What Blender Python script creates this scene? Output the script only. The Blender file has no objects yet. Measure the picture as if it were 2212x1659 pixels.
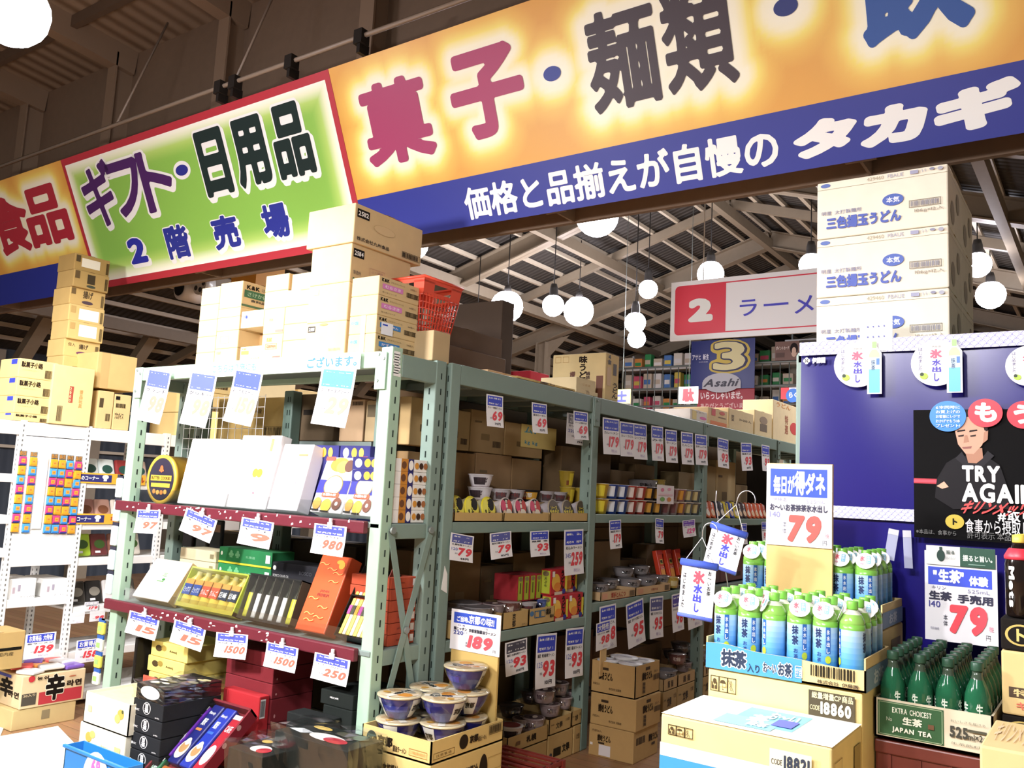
import bpy, bmesh, math, random
import numpy as np
from mathutils import Vector, Matrix

S = bpy.context.scene
COL = S.collection
RND = random.Random(7)
V = Vector

# ------------------------------------------------------------------ camera, world, exposure
F_PX, CX, CY = 1865.76, 1106.0, 829.5
YAW, PITCH, ROLL = 0.613795, 0.122776, 0.050343
EYE = V((0.0, 0.0, 1.5))
FW = V((-math.sin(YAW) * math.cos(PITCH), math.cos(YAW) * math.cos(PITCH), math.sin(PITCH)))
RT0 = V((math.cos(YAW), math.sin(YAW), 0))
UP0 = RT0.cross(FW)
RT = RT0 * math.cos(ROLL) + UP0 * math.sin(ROLL)
UP = -RT0 * math.sin(ROLL) + UP0 * math.cos(ROLL)
cam = bpy.data.cameras.new('camera')
cam.sensor_width = 36.0
cam.lens = 36.0 * F_PX / 2212.0
cam.clip_start = 0.05
cam.clip_end = 120
cob = bpy.data.objects.new('camera', cam)
COL.objects.link(cob)
m3 = Matrix((RT, UP, -FW)).transposed()
cob.matrix_world = Matrix.Translation(EYE) @ m3.to_4x4()
S.camera = cob

W = bpy.data.worlds.new('world')
S.world = W
W.use_nodes = True
W.node_tree.nodes['Background'].inputs[0].default_value = (1.0, 0.95, 0.88, 1)
W.node_tree.nodes['Background'].inputs[1].default_value = 0.19
S.view_settings.view_transform = 'Standard'
S.view_settings.look = 'None'
S.view_settings.exposure = 0.0
S.view_settings.gamma = 1.0
S.view_settings.use_curve_mapping = False


def at(x, y, ax, c):
    """world point where the photo's pixel ray meets the plane coordinate[ax] == c"""
    d = RT * ((x - CX) / F_PX) - UP * ((y - CY) / F_PX) + FW
    return EYE + d * ((c - EYE[ax]) / d[ax])


# ------------------------------------------------------------------ materials
def lin(h):
    h = h.lstrip('#')
    h = h if len(h) == 6 else ''.join(c * 2 for c in h)
    out = []
    for i in (0, 2, 4):
        c = int(h[i:i + 2], 16) / 255
        out.append(c / 12.92 if c <= 0.04045 else ((c + 0.055) / 1.055) ** 2.4)
    return (*out, 1)


_M = {}


def mat(h, rough=0.6, metal=0.0, noise=0.0, name=None, bump=0.0, scale=14.0):
    k = (h, rough, metal, noise, bump)
    if k in _M:
        return _M[k]
    m = bpy.data.materials.new(name or 'paint_' + h.strip('#'))
    m.use_nodes = True
    nt = m.node_tree
    b = nt.nodes['Principled BSDF']
    b.inputs['Base Color'].default_value = lin(h)
    b.inputs['Roughness'].default_value = rough
    b.inputs['Metallic'].default_value = metal
    if max(lin(h)[:3]) < 0.03 and rough > .2:
        b.inputs['Specular IOR Level'].default_value = .15      # matt dark print and card
    if noise or bump:
        tc = nt.nodes.new('ShaderNodeTexCoord')
        nz = nt.nodes.new('ShaderNodeTexNoise')
        nz.inputs['Scale'].default_value = scale
        nz.inputs['Detail'].default_value = 5
        nt.links.new(tc.outputs['Object'], nz.inputs['Vector'])
        if noise:
            mx = nt.nodes.new('ShaderNodeMix')
            mx.data_type = 'RGBA'
            c = V(lin(h)[:3])
            mx.inputs[6].default_value = (*(c * (1 - noise)), 1)
            mx.inputs[7].default_value = (*[min(1, x * (1 + noise)) for x in c], 1)
            nt.links.new(nz.outputs['Fac'], mx.inputs[0])
            nt.links.new(mx.outputs[2], b.inputs['Base Color'])
        if bump:
            bp = nt.nodes.new('ShaderNodeBump')
            bp.inputs['Strength'].default_value = bump
            bp.inputs['Distance'].default_value = 0.02
            nt.links.new(nz.outputs['Fac'], bp.inputs['Height'])
            nt.links.new(bp.outputs[0], b.inputs['Normal'])
    _M[k] = m
    return m


def card(h='#cfae74'):
    return mat(h, 0.85, 0, 0.08, 'cardboard')


def emit(h, s, name):
    k = ('e', h, s)
    if k not in _M:
        m = bpy.data.materials.new(name)
        m.use_nodes = True
        nt = m.node_tree
        b = nt.nodes['Principled BSDF']
        b.inputs['Base Color'].default_value = lin(h)
        b.inputs['Emission Color'].default_value = lin(h)
        b.inputs['Emission Strength'].default_value = s
        _M[k] = m
    return _M[k]


def film(h='#ffffff', alpha=0.25, name='clear_plastic', rough=0.12, milky=False):
    """thin clear plastic: mostly see-through with a glossy coat"""
    k = ('f', h, alpha, rough, milky)
    if k not in _M:
        m = bpy.data.materials.new(name)
        m.use_nodes = True
        nt = m.node_tree
        nt.nodes.remove(nt.nodes['Principled BSDF'])
        out = nt.nodes['Material Output']
        tr = nt.nodes.new('ShaderNodeBsdfTransparent')
        tr.inputs[0].default_value = (0.96, 0.97, 0.97, 1)
        if milky:
            pr = nt.nodes.new('ShaderNodeBsdfPrincipled')
            pr.inputs['Base Color'].default_value = lin(h)
        else:
            pr = nt.nodes.new('ShaderNodeBsdfGlossy')
            pr.inputs['Color'].default_value = lin(h)
        pr.inputs['Roughness'].default_value = rough
        mx = nt.nodes.new('ShaderNodeMixShader')
        lw = nt.nodes.new('ShaderNodeLayerWeight')
        lw.inputs[0].default_value = 0.25
        ad = nt.nodes.new('ShaderNodeMath')
        ad.operation = 'MULTIPLY_ADD'
        ad.inputs[1].default_value = 0.6 if milky else 0.3
        ad.inputs[2].default_value = alpha
        ad.use_clamp = True
        nt.links.new(lw.outputs['Facing'], ad.inputs[0])
        nt.links.new(ad.outputs[0], mx.inputs[0])
        nt.links.new(tr.outputs[0], mx.inputs[1])
        nt.links.new(pr.outputs[0], mx.inputs[2])
        nt.links.new(mx.outputs[0], out.inputs[0])
        _M[k] = m
    return _M[k]


def printed(name, rough=0.5):
    """material whose printed colours come from the mesh's own 'print' attribute"""
    m = bpy.data.materials.new(name)
    m.use_nodes = True
    nt = m.node_tree
    a = nt.nodes.new('ShaderNodeAttribute')
    a.attribute_name = 'print'
    nt.links.new(a.outputs['Color'], nt.nodes['Principled BSDF'].inputs['Base Color'])
    nt.nodes['Principled BSDF'].inputs['Roughness'].default_value = rough
    return m


# ------------------------------------------------------------------ lettering
def font_mesh(s):
    c = bpy.data.curves.new('lettering', 'FONT')
    c.body = s
    c.size = 1
    c.resolution_u = 3
    o = bpy.data.objects.new('lettering', c)
    COL.objects.link(o)
    dg = bpy.context.evaluated_depsgraph_get()
    dg.update()
    me = o.evaluated_get(dg).to_mesh()
    vs = np.array([(v.co.x, v.co.y) for v in me.vertices]).reshape(-1, 2)
    fs = [tuple(p.vertices) for p in me.polygons]
    o.evaluated_get(dg).to_mesh_clear()
    bpy.data.objects.remove(o)
    bpy.data.curves.remove(c)
    return vs, fs


_T = {}


def thin(s):
    k = ('thin', s)
    if k not in _T:
        _T[k] = font_mesh(s)
    return _T[k]


def outline(s):
    vs, fs = thin(s)
    cnt = {}
    for f in fs:
        for i in range(len(f)):
            a, b = f[i], f[(i + 1) % len(f)]
            # merge coincident vertices by position
            ka, kb = tuple(np.round(vs[a], 5)), tuple(np.round(vs[b], 5))
            if ka == kb:
                continue
            e = (min(ka, kb), max(ka, kb))
            cnt[e] = cnt.get(e, 0) + 1
    return np.array([(*a, *b) for (a, b), n in cnt.items() if n == 1])


def sdf(seg, px, py):
    """signed distance (negative inside) of points to closed outline segments"""
    ax, ay, bx, by = [seg[:, i][None] for i in range(4)]
    X, Y = px[:, None], py[:, None]
    dx, dy = bx - ax, by - ay
    t = np.clip(((X - ax) * dx + (Y - ay) * dy) / (dx * dx + dy * dy + 1e-12), 0, 1)
    d = np.sqrt(((X - ax - t * dx) ** 2 + (Y - ay - t * dy) ** 2).min(1))
    cr = ((ay > Y) != (by > Y)) & (X < ax + (Y - ay) * dx / np.where(dy == 0, 1e-12, dy))
    ins = cr.sum(1) % 2 == 1
    return np.where(ins, -d, d)


def bold_char(ch, off, res=44):
    """contour of one character's distance field at `off`: a cleanly emboldened flat glyph"""
    k = ('b', ch, off, res)
    if k in _T:
        return _T[k]
    seg = outline(ch)
    if len(seg) == 0:
        _T[k] = (np.zeros((0, 2)), [])
        return _T[k]
    x0, x1 = seg[:, [0, 2]].min() - off - .04, seg[:, [0, 2]].max() + off + .04
    y0, y1 = seg[:, [1, 3]].min() - off - .04, seg[:, [1, 3]].max() + off + .04
    h = 1.0 / res
    nx, ny = int((x1 - x0) / h) + 2, int((y1 - y0) / h) + 2
    gx, gy = x0 + np.arange(nx) * h, y0 + np.arange(ny) * h
    PX, PY = np.meshgrid(gx, gy)
    ph = (sdf(seg, PX.ravel(), PY.ravel()) - off).reshape(ny, nx)
    vs, fs, vi = [], [], {}

    def vert(p):
        kk = (round(p[0], 5), round(p[1], 5))
        if kk not in vi:
            vi[kk] = len(vs)
            vs.append(kk)
        return vi[kk]
    ins = ph < 0
    for j in range(ny - 1):
        run = None
        for i in range(nx):
            full = i < nx - 1 and ins[j, i] and ins[j, i + 1] and ins[j + 1, i] and ins[j + 1, i + 1]
            if full:
                if run is None:
                    run = i
                continue
            if run is not None:
                fs.append(tuple(vert(p) for p in ((gx[run], gy[j]), (gx[i], gy[j]), (gx[i], gy[j + 1]), (gx[run], gy[j + 1]))))
                run = None
            if i == nx - 1:
                continue
            c = [(j, i), (j, i + 1), (j + 1, i + 1), (j + 1, i)]
            if not any(ins[q] for q in c):
                continue
            poly = []
            for q in range(4):
                a, b = c[q], c[(q + 1) % 4]
                if ins[a]:
                    poly.append((gx[a[1]], gy[a[0]]))
                if ins[a] != ins[b]:
                    t = ph[a] / (ph[a] - ph[b])
                    poly.append((gx[a[1]] + t * (gx[b[1]] - gx[a[1]]), gy[a[0]] + t * (gy[b[0]] - gy[a[0]])))
            ids = []
            for p in poly:
                w = vert(p)
                if w not in ids:
                    ids.append(w)
            if len(ids) > 2:
                fs.append(tuple(ids))
    _T[k] = (np.array(vs).reshape(-1, 2), fs)
    return _T[k]


def advance(ch):
    if ch == ' ':
        return .45
    if ord(ch) > 0x2000:
        return 1.0
    vs, _ = thin(ch)
    return (vs[:, 0].max() - vs[:, 0].min() if len(vs) else .3) + .07


def word(s, off):
    """flat mesh of a whole string, thin (off == 0) or emboldened"""
    k = ('w', s, off)
    if k in _T:
        return _T[k]
    if off == 0:
        _T[k] = thin(s)
        return _T[k]
    vs, fs, x = [], [], 0.0
    for ch in s:
        if ch != ' ':
            v, f = bold_char(ch, off, 30 if len(s) > 4 else 44)
            lo = 0.0 if ord(ch) > 0x2000 else thin(ch)[0][:, 0].min()
            n = len(vs)
            vs += [(p[0] + x - lo, p[1]) for p in v]
            fs += [tuple(i + n for i in q) for q in f]
        x += advance(ch) + (2 * off if ord(ch) < 0x2000 else 0)
    _T[k] = (np.array(vs).reshape(-1, 2), fs)
    return _T[k]


# ------------------------------------------------------------------ mesh builder
class MB:
    def __init__(s, M=None):
        s.v, s.f, s.mi, s.sm, s.mats = [], [], [], [], []
        s.M = M or Matrix()

    def slot(s, m):
        if m not in s.mats:
            s.mats.append(m)
        return s.mats.index(m)

    def add(s, vs, fs, m, smooth=False):
        n = len(s.v)
        M = s.M
        s.v += [M @ V(p) for p in vs]
        k = s.slot(m)
        for f in fs:
            s.f.append(tuple(i + n for i in f))
            s.mi.append(k)
            s.sm.append(smooth)

    def box(s, x0, x1, y0, y1, z0, z1, m, bev=0.0):
        if bev:
            bm = bmesh.new()
            bmesh.ops.create_cube(bm, size=1)
            for v in bm.verts:
                v.co = V(((x0 + x1) / 2 + v.co.x * (x1 - x0), (y0 + y1) / 2 + v.co.y * (y1 - y0), (z0 + z1) / 2 + v.co.z * (z1 - z0)))
            bmesh.ops.bevel(bm, geom=list(bm.edges), offset=bev, segments=2, affect='EDGES', profile=.5)
            bm.verts.index_update()
            s.add([tuple(v.co) for v in bm.verts], [tuple(v.index for v in f.verts) for f in bm.faces], m)
            bm.free()
            return
        s.add([(x, y, z) for z in (z0, z1) for y in (y0, y1) for x in (x0, x1)],
              [(0, 2, 3, 1), (4, 5, 7, 6), (0, 1, 5, 4), (2, 6, 7, 3), (0, 4, 6, 2), (1, 3, 7, 5)], m)

    def beam(s, a, b, w, h, m, up=(0, 0, 1)):
        """rectangular bar from a to b, w across, h along `up`"""
        a, b = V(a), V(b)
        d = (b - a).normalized()
        side = d.cross(V(up)).normalized() * (w / 2)
        u = side.cross(d).normalized() * (h / 2)
        vs = [p + i * side + j * u for p in (a, b) for i, j in ((-1, -1), (1, -1), (1, 1), (-1, 1))]
        s.add(vs, [(3, 2, 1, 0), (4, 5, 6, 7), (0, 1, 5, 4), (1, 2, 6, 5), (2, 3, 7, 6), (3, 0, 4, 7)], m)

    def prism(s, pts, d, m):
        """polygon pts extruded by vector d"""
        n = len(pts)
        d = V(d)
        vs = [V(p) for p in pts] + [V(p) + d for p in pts]
        s.add(vs, [tuple(range(n))[::-1], tuple(range(n, 2 * n))] + [(i, (i + 1) % n, n + (i + 1) % n, n + i) for i in range(n)], m)

    def tube(s, pts, r, m, seg=6):
        pts = [V(p) for p in pts]
        vs, fs = [], []
        ref = V((0, 0, 1))
        for i, p in enumerate(pts):
            d = (pts[min(i + 1, len(pts) - 1)] - pts[max(i - 1, 0)]).normalized()
            a = d.cross(ref)
            if a.length < .05:
                a = d.cross(V((1, 0, 0)))
            a.normalize()
            b = d.cross(a)
            for k in range(seg):
                t = 2 * math.pi * k / seg
                vs.append(p + a * (r * math.cos(t)) + b * (r * math.sin(t)))
        for i in range(len(pts) - 1):
            for k in range(seg):
                fs.append((i * seg + k, i * seg + (k + 1) % seg, (i + 1) * seg + (k + 1) % seg, (i + 1) * seg + k))
        fs += [tuple(range(seg))[::-1], tuple(range((len(pts) - 1) * seg, len(pts) * seg))]
        s.add(vs, fs, m, True)

    def lathe(s, prof, m, seg=20, c=(0, 0, 0), axis='z', sq=0.0):
        """surface of revolution of (r, h) points; m one material or one per step; sq squares the section"""
        vs, n = [], len(prof)
        for r, h in prof:
            for k in range(seg):
                t = 2 * math.pi * k / seg
                q = 1.0 + sq * (abs(math.sin(2 * t)) - .5)
                x, y = r * q * math.cos(t), r * q * math.sin(t)
                p = (x, y, h) if axis == 'z' else (h, x, y) if axis == 'x' else (y, h, x)
                vs.append(V(c) + V(p))
        for i in range(n - 1):
            fs = [(i * seg + k, i * seg + (k + 1) % seg, (i + 1) * seg + (k + 1) % seg, (i + 1) * seg + k) for k in range(seg)]
            if i == 0:
                base = len(s.v)
                s.v += [s.M @ p for p in vs]
            kk = s.slot(m[i] if isinstance(m, (list, tuple)) else m)
            for f in fs:
                s.f.append(tuple(base + q for q in f))
                s.mi.append(kk)
                s.sm.append(True)
        for i, rev in ((0, True), (n - 1, False)):
            if prof[i][0] > 1e-5:
                kk = s.slot((m[0] if i == 0 else m[-1]) if isinstance(m, (list, tuple)) else m)
                f = tuple(base + i * seg + k for k in range(seg))
                s.f.append(f[::-1] if rev else f)
                s.mi.append(kk)
                s.sm.append(False)

    def quad(s, o, u, v, m):
        o, u, v = V(o), V(u), V(v)
        s.add([o, o + u, o + u + v, o + v], [(0, 1, 2, 3)], m)

    def text(s, t, o, u, v, m, off=0.0, ref=None, shear=0.0, fn=None):
        """lettering stretched to the rectangle o, o+u, o+u+v, o+v (of weight `ref`)"""
        vs, fs = word(t, off)
        if len(vs) == 0:
            return
        rv = word(t, off if ref is None else ref)[0]
        lo, hi = rv.min(0), rv.max(0)
        sz = np.maximum(hi - lo, 1e-4)
        q = (vs - lo) / sz
        o, u, v = V(o), V(u), V(v)
        if fn:
            s.add([fn(a, b) for a, b in q], fs, m)
        else:
            s.add([o + u * float(a + shear * (b - .5)) + v * float(b) for a, b in q], fs, m)

    def vtext(s, t, o, u, v, m, off=0.0):
        """vertical lettering: characters share the column o..o+v (top first), each one cell u wide"""
        n = len(t)
        o, u, v = V(o), V(u), V(v)
        for i, ch in enumerate(t):
            vs, fs = bold_char(ch, off, 30) if off else thin(ch)
            if len(vs) == 0:
                continue
            cell = o + v * ((n - 1 - i) / n)
            s.add([cell + u * float(a) + v * float((b + .12) / n) for a, b in vs], fs, m)

    def decals(s, items, o, u, v, n, e=.0012):
        """printing on a face: 'r' patch, 'd' disc, 'o' frame, 'b' barcode, 't' text, 'v' vertical text; coordinates 0..1"""
        o, u, v, n = V(o), V(u), V(v), V(n)
        for k, it in enumerate(items):
            q = o + n * (e * (1 + .45 * k))
            c = it[-1] if it[0] in 'rdob' else it[6]
            m = c if not isinstance(c, str) else mat(c, .55)
            if it[0] == 'd':
                _, cu, cv, ru, rv, _c = it
                pts = [q + u * (cu + ru * math.cos(a * math.pi / 12)) + v * (cv + rv * math.sin(a * math.pi / 12)) for a in range(24)]
                s.add(pts, [tuple(range(24))], m)
                continue
            u0, v0, u1, v1 = it[1:5] if it[0] in 'rob' else it[2:6]
            oo, uu, vv = q + u * u0 + v * v0, u * (u1 - u0), v * (v1 - v0)
            if it[0] == 'r':
                s.quad(oo, uu, vv, m)
            elif it[0] == 'o':
                t = .0018
                a, b = t / max(uu.length, 1e-4), t / max(vv.length, 1e-4)
                s.quad(oo, uu, vv * b, m)
                s.quad(oo + vv * (1 - b), uu, vv * b, m)
                s.quad(oo, uu * a, vv, m)
                s.quad(oo + uu * (1 - a), uu * a, vv, m)
            elif it[0] == 'b':
                r = random.Random(int(u0 * 997) + int(v0 * 31))
                x = 0.0
                while x < .96:
                    w = r.choice((.015, .03, .045))
                    s.quad(oo + uu * x, uu * w, vv, m)
                    x += w + r.choice((.015, .03))
            elif it[0] == 't':
                s.text(it[1], oo, uu, vv, m, it[7] if len(it) > 7 else 0.0, shear=it[8] if len(it) > 8 else 0.0)
            elif it[0] == 'v':
                s.vtext(it[1], oo, uu, vv, m, it[7] if len(it) > 7 else 0.0)

    def mesh(s, name):
        me = bpy.data.meshes.new(name)
        me.from_pydata([tuple(p) for p in s.v], [], s.f)
        for m in s.mats:
            me.materials.append(m)
        me.polygons.foreach_set('material_index', s.mi)
        me.polygons.foreach_set('use_smooth', s.sm)
        me.update()
        return me

    def build(s, name, parent=None, loc=None, rot=None):
        o = bpy.data.objects.new(name, s.mesh(name))
        COL.objects.link(o)
        if parent:
            o.parent = parent
        if loc is not None:
            o.location = loc
        if rot is not None:
            o.rotation_euler = rot
        return o

    def at_base(s, name, parent=None):
        """link with the origin moved to the centre of the mesh's base"""
        a = np.array([tuple(p) for p in s.v])
        c = V(((a[:, 0].min() + a[:, 0].max()) / 2, (a[:, 1].min() + a[:, 1].max()) / 2, a[:, 2].min()))
        s.v = [p - c for p in s.v]
        return s.build(name, parent, c)


def tag(o, label, cat, group=None, kind=None):
    if label:
        o['label'] = label
        o['category'] = cat
    if group:
        o['group'] = group
    if kind:
        o['kind'] = kind
    return o


def thing(name, label, cat, loc=(0, 0, 0), rz=0.0, group=None, rot=None):
    o = bpy.data.objects.new(name, None)
    o.empty_display_size = .05
    COL.objects.link(o)
    o.location = loc
    o.rotation_euler = rot or (0, 0, rz)
    return tag(o, label, cat, group)


def structure(o):
    o['kind'] = 'structure'
    return o


def dup(root, loc=None, rot=None, label=None, group=None):
    r = root.copy()
    COL.objects.link(r)
    if loc is not None:
        r.location = loc
    if rot is not None:
        r.rotation_euler = rot
    if label:
        r['label'] = label
    if group:
        r['group'] = group
    for ch in list(root.children):
        c = ch.copy()
        COL.objects.link(c)
        c.parent = r
        for g in ch.children:
            d = g.copy()
            COL.objects.link(d)
            d.parent = c
    return r


ORD = ['first', 'second', 'third', 'fourth', 'fifth', 'sixth', 'seventh', 'eighth', 'ninth', 'tenth', 'eleventh', 'twelfth']
TAN, PALE, DARKP = '#d4b988', '#ddc79a', '#3a2d20'
BLACK, WHITE, BLUE, RED, NAVY = '#15130f', '#f4f4f0', '#2f49c4', '#e03a48', '#1f2a86'
RX, RY = math.pi / 2, math.pi / 2
ROT_Y = (RX, 0, 0)                    # flat things facing -Y: local x right, y up, z towards the viewer
ROT_X = (RX, 0, RX)                   # flat things facing +X


def seams(mb, w, d, h, tape='#c2a066'):
    """closed carton look: flap line and tape on the top, running down the two ends"""
    mb.decals([('r', 0, .497, 1, .503, '#7d6238'), ('r', 0, .43, 1, .57, tape)], (-w / 2, -d / 2, h), (w, 0, 0), (0, d, 0), (0, 0, 1), .0008)


def carton(name, label, cat, x0, x1, y0, y1, z0, z1, col=TAN, front=(), side=(), top=(), group=None, rz=0.0, tape=True):
    w, d, h = x1 - x0, y1 - y0, z1 - z0
    mb = MB()
    mb.box(-w / 2, w / 2, -d / 2, d / 2, 0, h, card(col), min(.005, h * .05))
    mb.decals(front, (-w / 2, -d / 2, 0), (w, 0, 0), (0, 0, h), (0, -1, 0))
    mb.decals(side, (w / 2, -d / 2, 0), (0, d, 0), (0, 0, h), (1, 0, 0))
    mb.decals(top, (-w / 2, -d / 2, h), (w, 0, 0), (0, d, 0), (0, 0, 1))
    if tape:
        seams(mb, w, d, h)
    o = mb.build(name, None, ((x0 + x1) / 2, (y0 + y1) / 2, z0), (0, 0, rz))
    return tag(o, label, cat, group)


def open_case(mb, w, d, h, m, t=.005, x=0, y=0, z=0, hb=None):
    """open-topped carton tray walls and floor; hb = back wall height"""
    mb.box(x - w / 2, x + w / 2, y - d / 2, y + d / 2, z, z + t, m)
    mb.box(x - w / 2, x + w / 2, y - d / 2, y - d / 2 + t, z, z + h, m)
    mb.box(x - w / 2, x + w / 2, y + d / 2 - t, y + d / 2, z, z + (hb or h), m)
    mb.box(x - w / 2, x - w / 2 + t, y - d / 2, y + d / 2, z, z + h, m)
    mb.box(x + w / 2 - t, x + w / 2, y - d / 2, y + d / 2, z, z + h, m)


def sheet(w, h, m, bend=0.0, n=6, t=.0015):
    """thin curled card hanging from its top edge; local x right, y up (top edge at 0), z out"""
    mb = MB()
    vs = []
    for k in (0, 1):
        for i in range(n + 1):
            y = -h * i / n
            z = bend * (i / n) ** 2 + (t if k == 0 else 0)
            vs += [(-w / 2, y, z), (w / 2, y, z)]
    N = 2 * (n + 1)
    fs = []
    for i in range(n):
        a = 2 * i
        fs += [(a, a + 2, a + 3, a + 1), (N + a, N + a + 1, N + a + 3, N + a + 2), (a, N + a, N + a + 2, a + 2), (a + 1, a + 3, N + a + 3, N + a + 1)]
    fs += [(0, 1, N + 1, N), (2 * n, N + 2 * n, N + 2 * n + 1, 2 * n + 1)]
    mb.add(vs, fs, m)
    mb.curl = (w, h, bend, t)
    return mb


def curl(mb, first):
    """bend the printing added after vertex `first` onto the curled sheet"""
    w, h, b, t = mb.curl
    for i in range(first, len(mb.v)):
        p = mb.v[i]
        p.z += b * (max(0.0, -p.y) / h) ** 2


def price_tag(label, tl, br, plane, c, price, head='毎日が得ダネ', item='ラーメン', small=None, old=None, yaw=0.0, roll=0.0, bend=0.0,
              clip=False, hcol='#3547c8', pcol='#e5444e', group=None, name='price_tag'):
    """printed price card hanging flat on plane coordinate[plane] == c; pixel corners give its place and size"""
    a, b = at(tl[0], tl[1], plane, c), at(br[0], br[1], plane, c)
    ax = 1 if plane == 0 else 0
    w, h = abs(b[ax] - a[ax]), abs(a.z - b.z)
    top = V(a)
    top[ax] = (a[ax] + b[ax]) / 2
    mb = sheet(w, h, mat('#f6f4f4', .6), bend)
    n0 = len(mb.v)
    hb = .30 if h < w * 1.6 else .24
    D = [('r', .06, .96 - hb, .94, .96, hcol), ('t', head, .12, .99 - hb, .88, .93, WHITE, .03),
         ('t', item, .08, .86 - hb, .92, .93 - hb, '#2a2733', .015),
         ('t', price, .34, .20, .94, .80 - hb, pcol, .048, .12)]
    if old:
        D.append(('t', old, .06, .50 - hb * .4, .32, .60 - hb * .4, '#5a62b8', 0))
    D += [('t', '本体', .20, .24, .32, .30, '#5a5560', 0), ('t', small or '税込', .45, .06, .80, .14, '#2a2733' if small else '#b8a8c8', .03 if small else 0)]
    mb.decals(D, (-w / 2, -h, .0015), (w, 0, 0), (0, h, 0), (0, 0, 1), .0005)
    curl(mb, n0)
    base = Matrix.Translation(top) @ Matrix(((1, 0, 0), (0, 0, -1), (0, 1, 0)) if plane == 1 else ((0, 0, 1), (1, 0, 0), (0, 1, 0))).to_4x4()
    M = base @ Matrix.Rotation(roll, 4, 'Z') @ Matrix.Rotation(yaw, 4, 'Y')
    if clip:
        root = thing(name, label, 'price tag', group=group)
        root.matrix_world = M
        mb.build('card', root)
        cb = MB()
        cb.box(-.014, .014, -.012, .012, .002, .008, mat('#e8e8e8', .35))
        cb.box(-.007, .007, .008, .03, -.002, .006, mat('#e8e8e8', .35))
        cb.build('clip', root)
        return root
    o = mb.build(name)
    o.matrix_world = M
    return tag(o, label, 'price tag', group)

# ------------------------------------------------------------------ floor, walls, roof
def wood_floor():
    m = bpy.data.materials.new('wood_plank_floor')
    m.use_nodes = True
    nt = m.node_tree
    b = nt.nodes['Principled BSDF']
    tc = nt.nodes.new('ShaderNodeTexCoord')
    br = nt.nodes.new('ShaderNodeTexBrick')
    br.inputs['Scale'].default_value = 1.0
    br.inputs['Brick Width'].default_value = 1.2
    br.inputs['Row Height'].default_value = 0.09
    br.inputs['Mortar Size'].default_value = 0.002
    br.inputs['Color1'].default_value = lin('#b48a62')
    br.inputs['Color2'].default_value = lin('#a37a55')
    br.inputs['Mortar'].default_value = lin('#6e5038')
    nz = nt.nodes.new('ShaderNodeTexNoise')
    nz.inputs['Scale'].default_value = 30
    mp = nt.nodes.new('ShaderNodeMapping')
    mp.inputs['Scale'].default_value = (.15, 2, 1)
    mx = nt.nodes.new('ShaderNodeMix')
    mx.data_type = 'RGBA'
    mx.blend_type = 'MULTIPLY'
    mx.inputs[0].default_value = .35
    nt.links.new(tc.outputs['Object'], br.inputs['Vector'])
    nt.links.new(tc.outputs['Object'], mp.inputs['Vector'])
    nt.links.new(mp.outputs[0], nz.inputs['Vector'])
    nt.links.new(br.outputs['Color'], mx.inputs[6])
    nt.links.new(nz.outputs['Color'], mx.inputs[7])
    nt.links.new(mx.outputs[2], b.inputs['Base Color'])
    b.inputs['Roughness'].default_value = .45
    return m


mb = MB()
mb.box(-14, 5, -3, 27, -.1, 0, wood_floor())
structure(mb.build('floor'))


def ribbed(h, name, axis, period, dark=.55):
    """corrugated sheet: wave bump plus shallow dark joints"""
    m = bpy.data.materials.new(name)
    m.use_nodes = True
    nt = m.node_tree
    b = nt.nodes['Principled BSDF']
    b.inputs['Base Color'].default_value = lin(h)
    b.inputs['Roughness'].default_value = .7
    tc = nt.nodes.new('ShaderNodeTexCoord')
    wv = nt.nodes.new('ShaderNodeTexWave')
    wv.bands_direction = axis
    wv.inputs['Scale'].default_value = 1 / period / 3.18
    bp = nt.nodes.new('ShaderNodeBump')
    bp.inputs['Strength'].default_value = .8
    bp.inputs['Distance'].default_value = .03
    nt.links.new(tc.outputs['Object'], wv.inputs['Vector'])
    nt.links.new(wv.outputs['Fac'], bp.inputs['Height'])
    nt.links.new(bp.outputs[0], b.inputs['Normal'])
    return m


RIDX, RIDZ, SL = -4.02, 5.46, 0.305


def roofz(x):
    return RIDZ - SL * abs(x - RIDX)


M_ROOF = ribbed('#38332d', 'dark_roof_deck', 'Y', .09)
M_STEEL = mat('#8a7d69', .55, 0, .1, 'painted_steel')
M_STEELD = mat('#7d756b', .6, 0, .1, 'painted_steel_dark')
M_PURL = mat('#c4b8a2', .5, 0, .06, 'pale_purlin')
mb = MB()
for xa, xb in ((-12.0, RIDX), (RIDX, 4.2)):
    za, zb = roofz(xa), roofz(xb)
    mb.add([(xa, 3.75, za), (xb, 3.75, zb), (xb, 27, zb), (xa, 27, za), (xa, 3.75, za + .08), (xb, 3.75, zb + .08), (xb, 27, zb + .08), (xa, 27, za + .08)],
           [(0, 3, 2, 1), (4, 5, 6, 7), (0, 1, 5, 4), (1, 2, 6, 5), (2, 3, 7, 6), (3, 0, 4, 7)], M_ROOF)
structure(mb.build('ceiling'))


def ibeam(name, a, b, w, h, m, up):
    mb = MB()
    a, b, u = V(a), V(b), V(up)
    mb.beam(a, b, .012, h, m, up)
    for s in (-1, 1):
        mb.beam(a + u * s * (h / 2 - .008), b + u * s * (h / 2 - .008), w, .016, m, up)
    return structure(mb.build(name))


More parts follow.
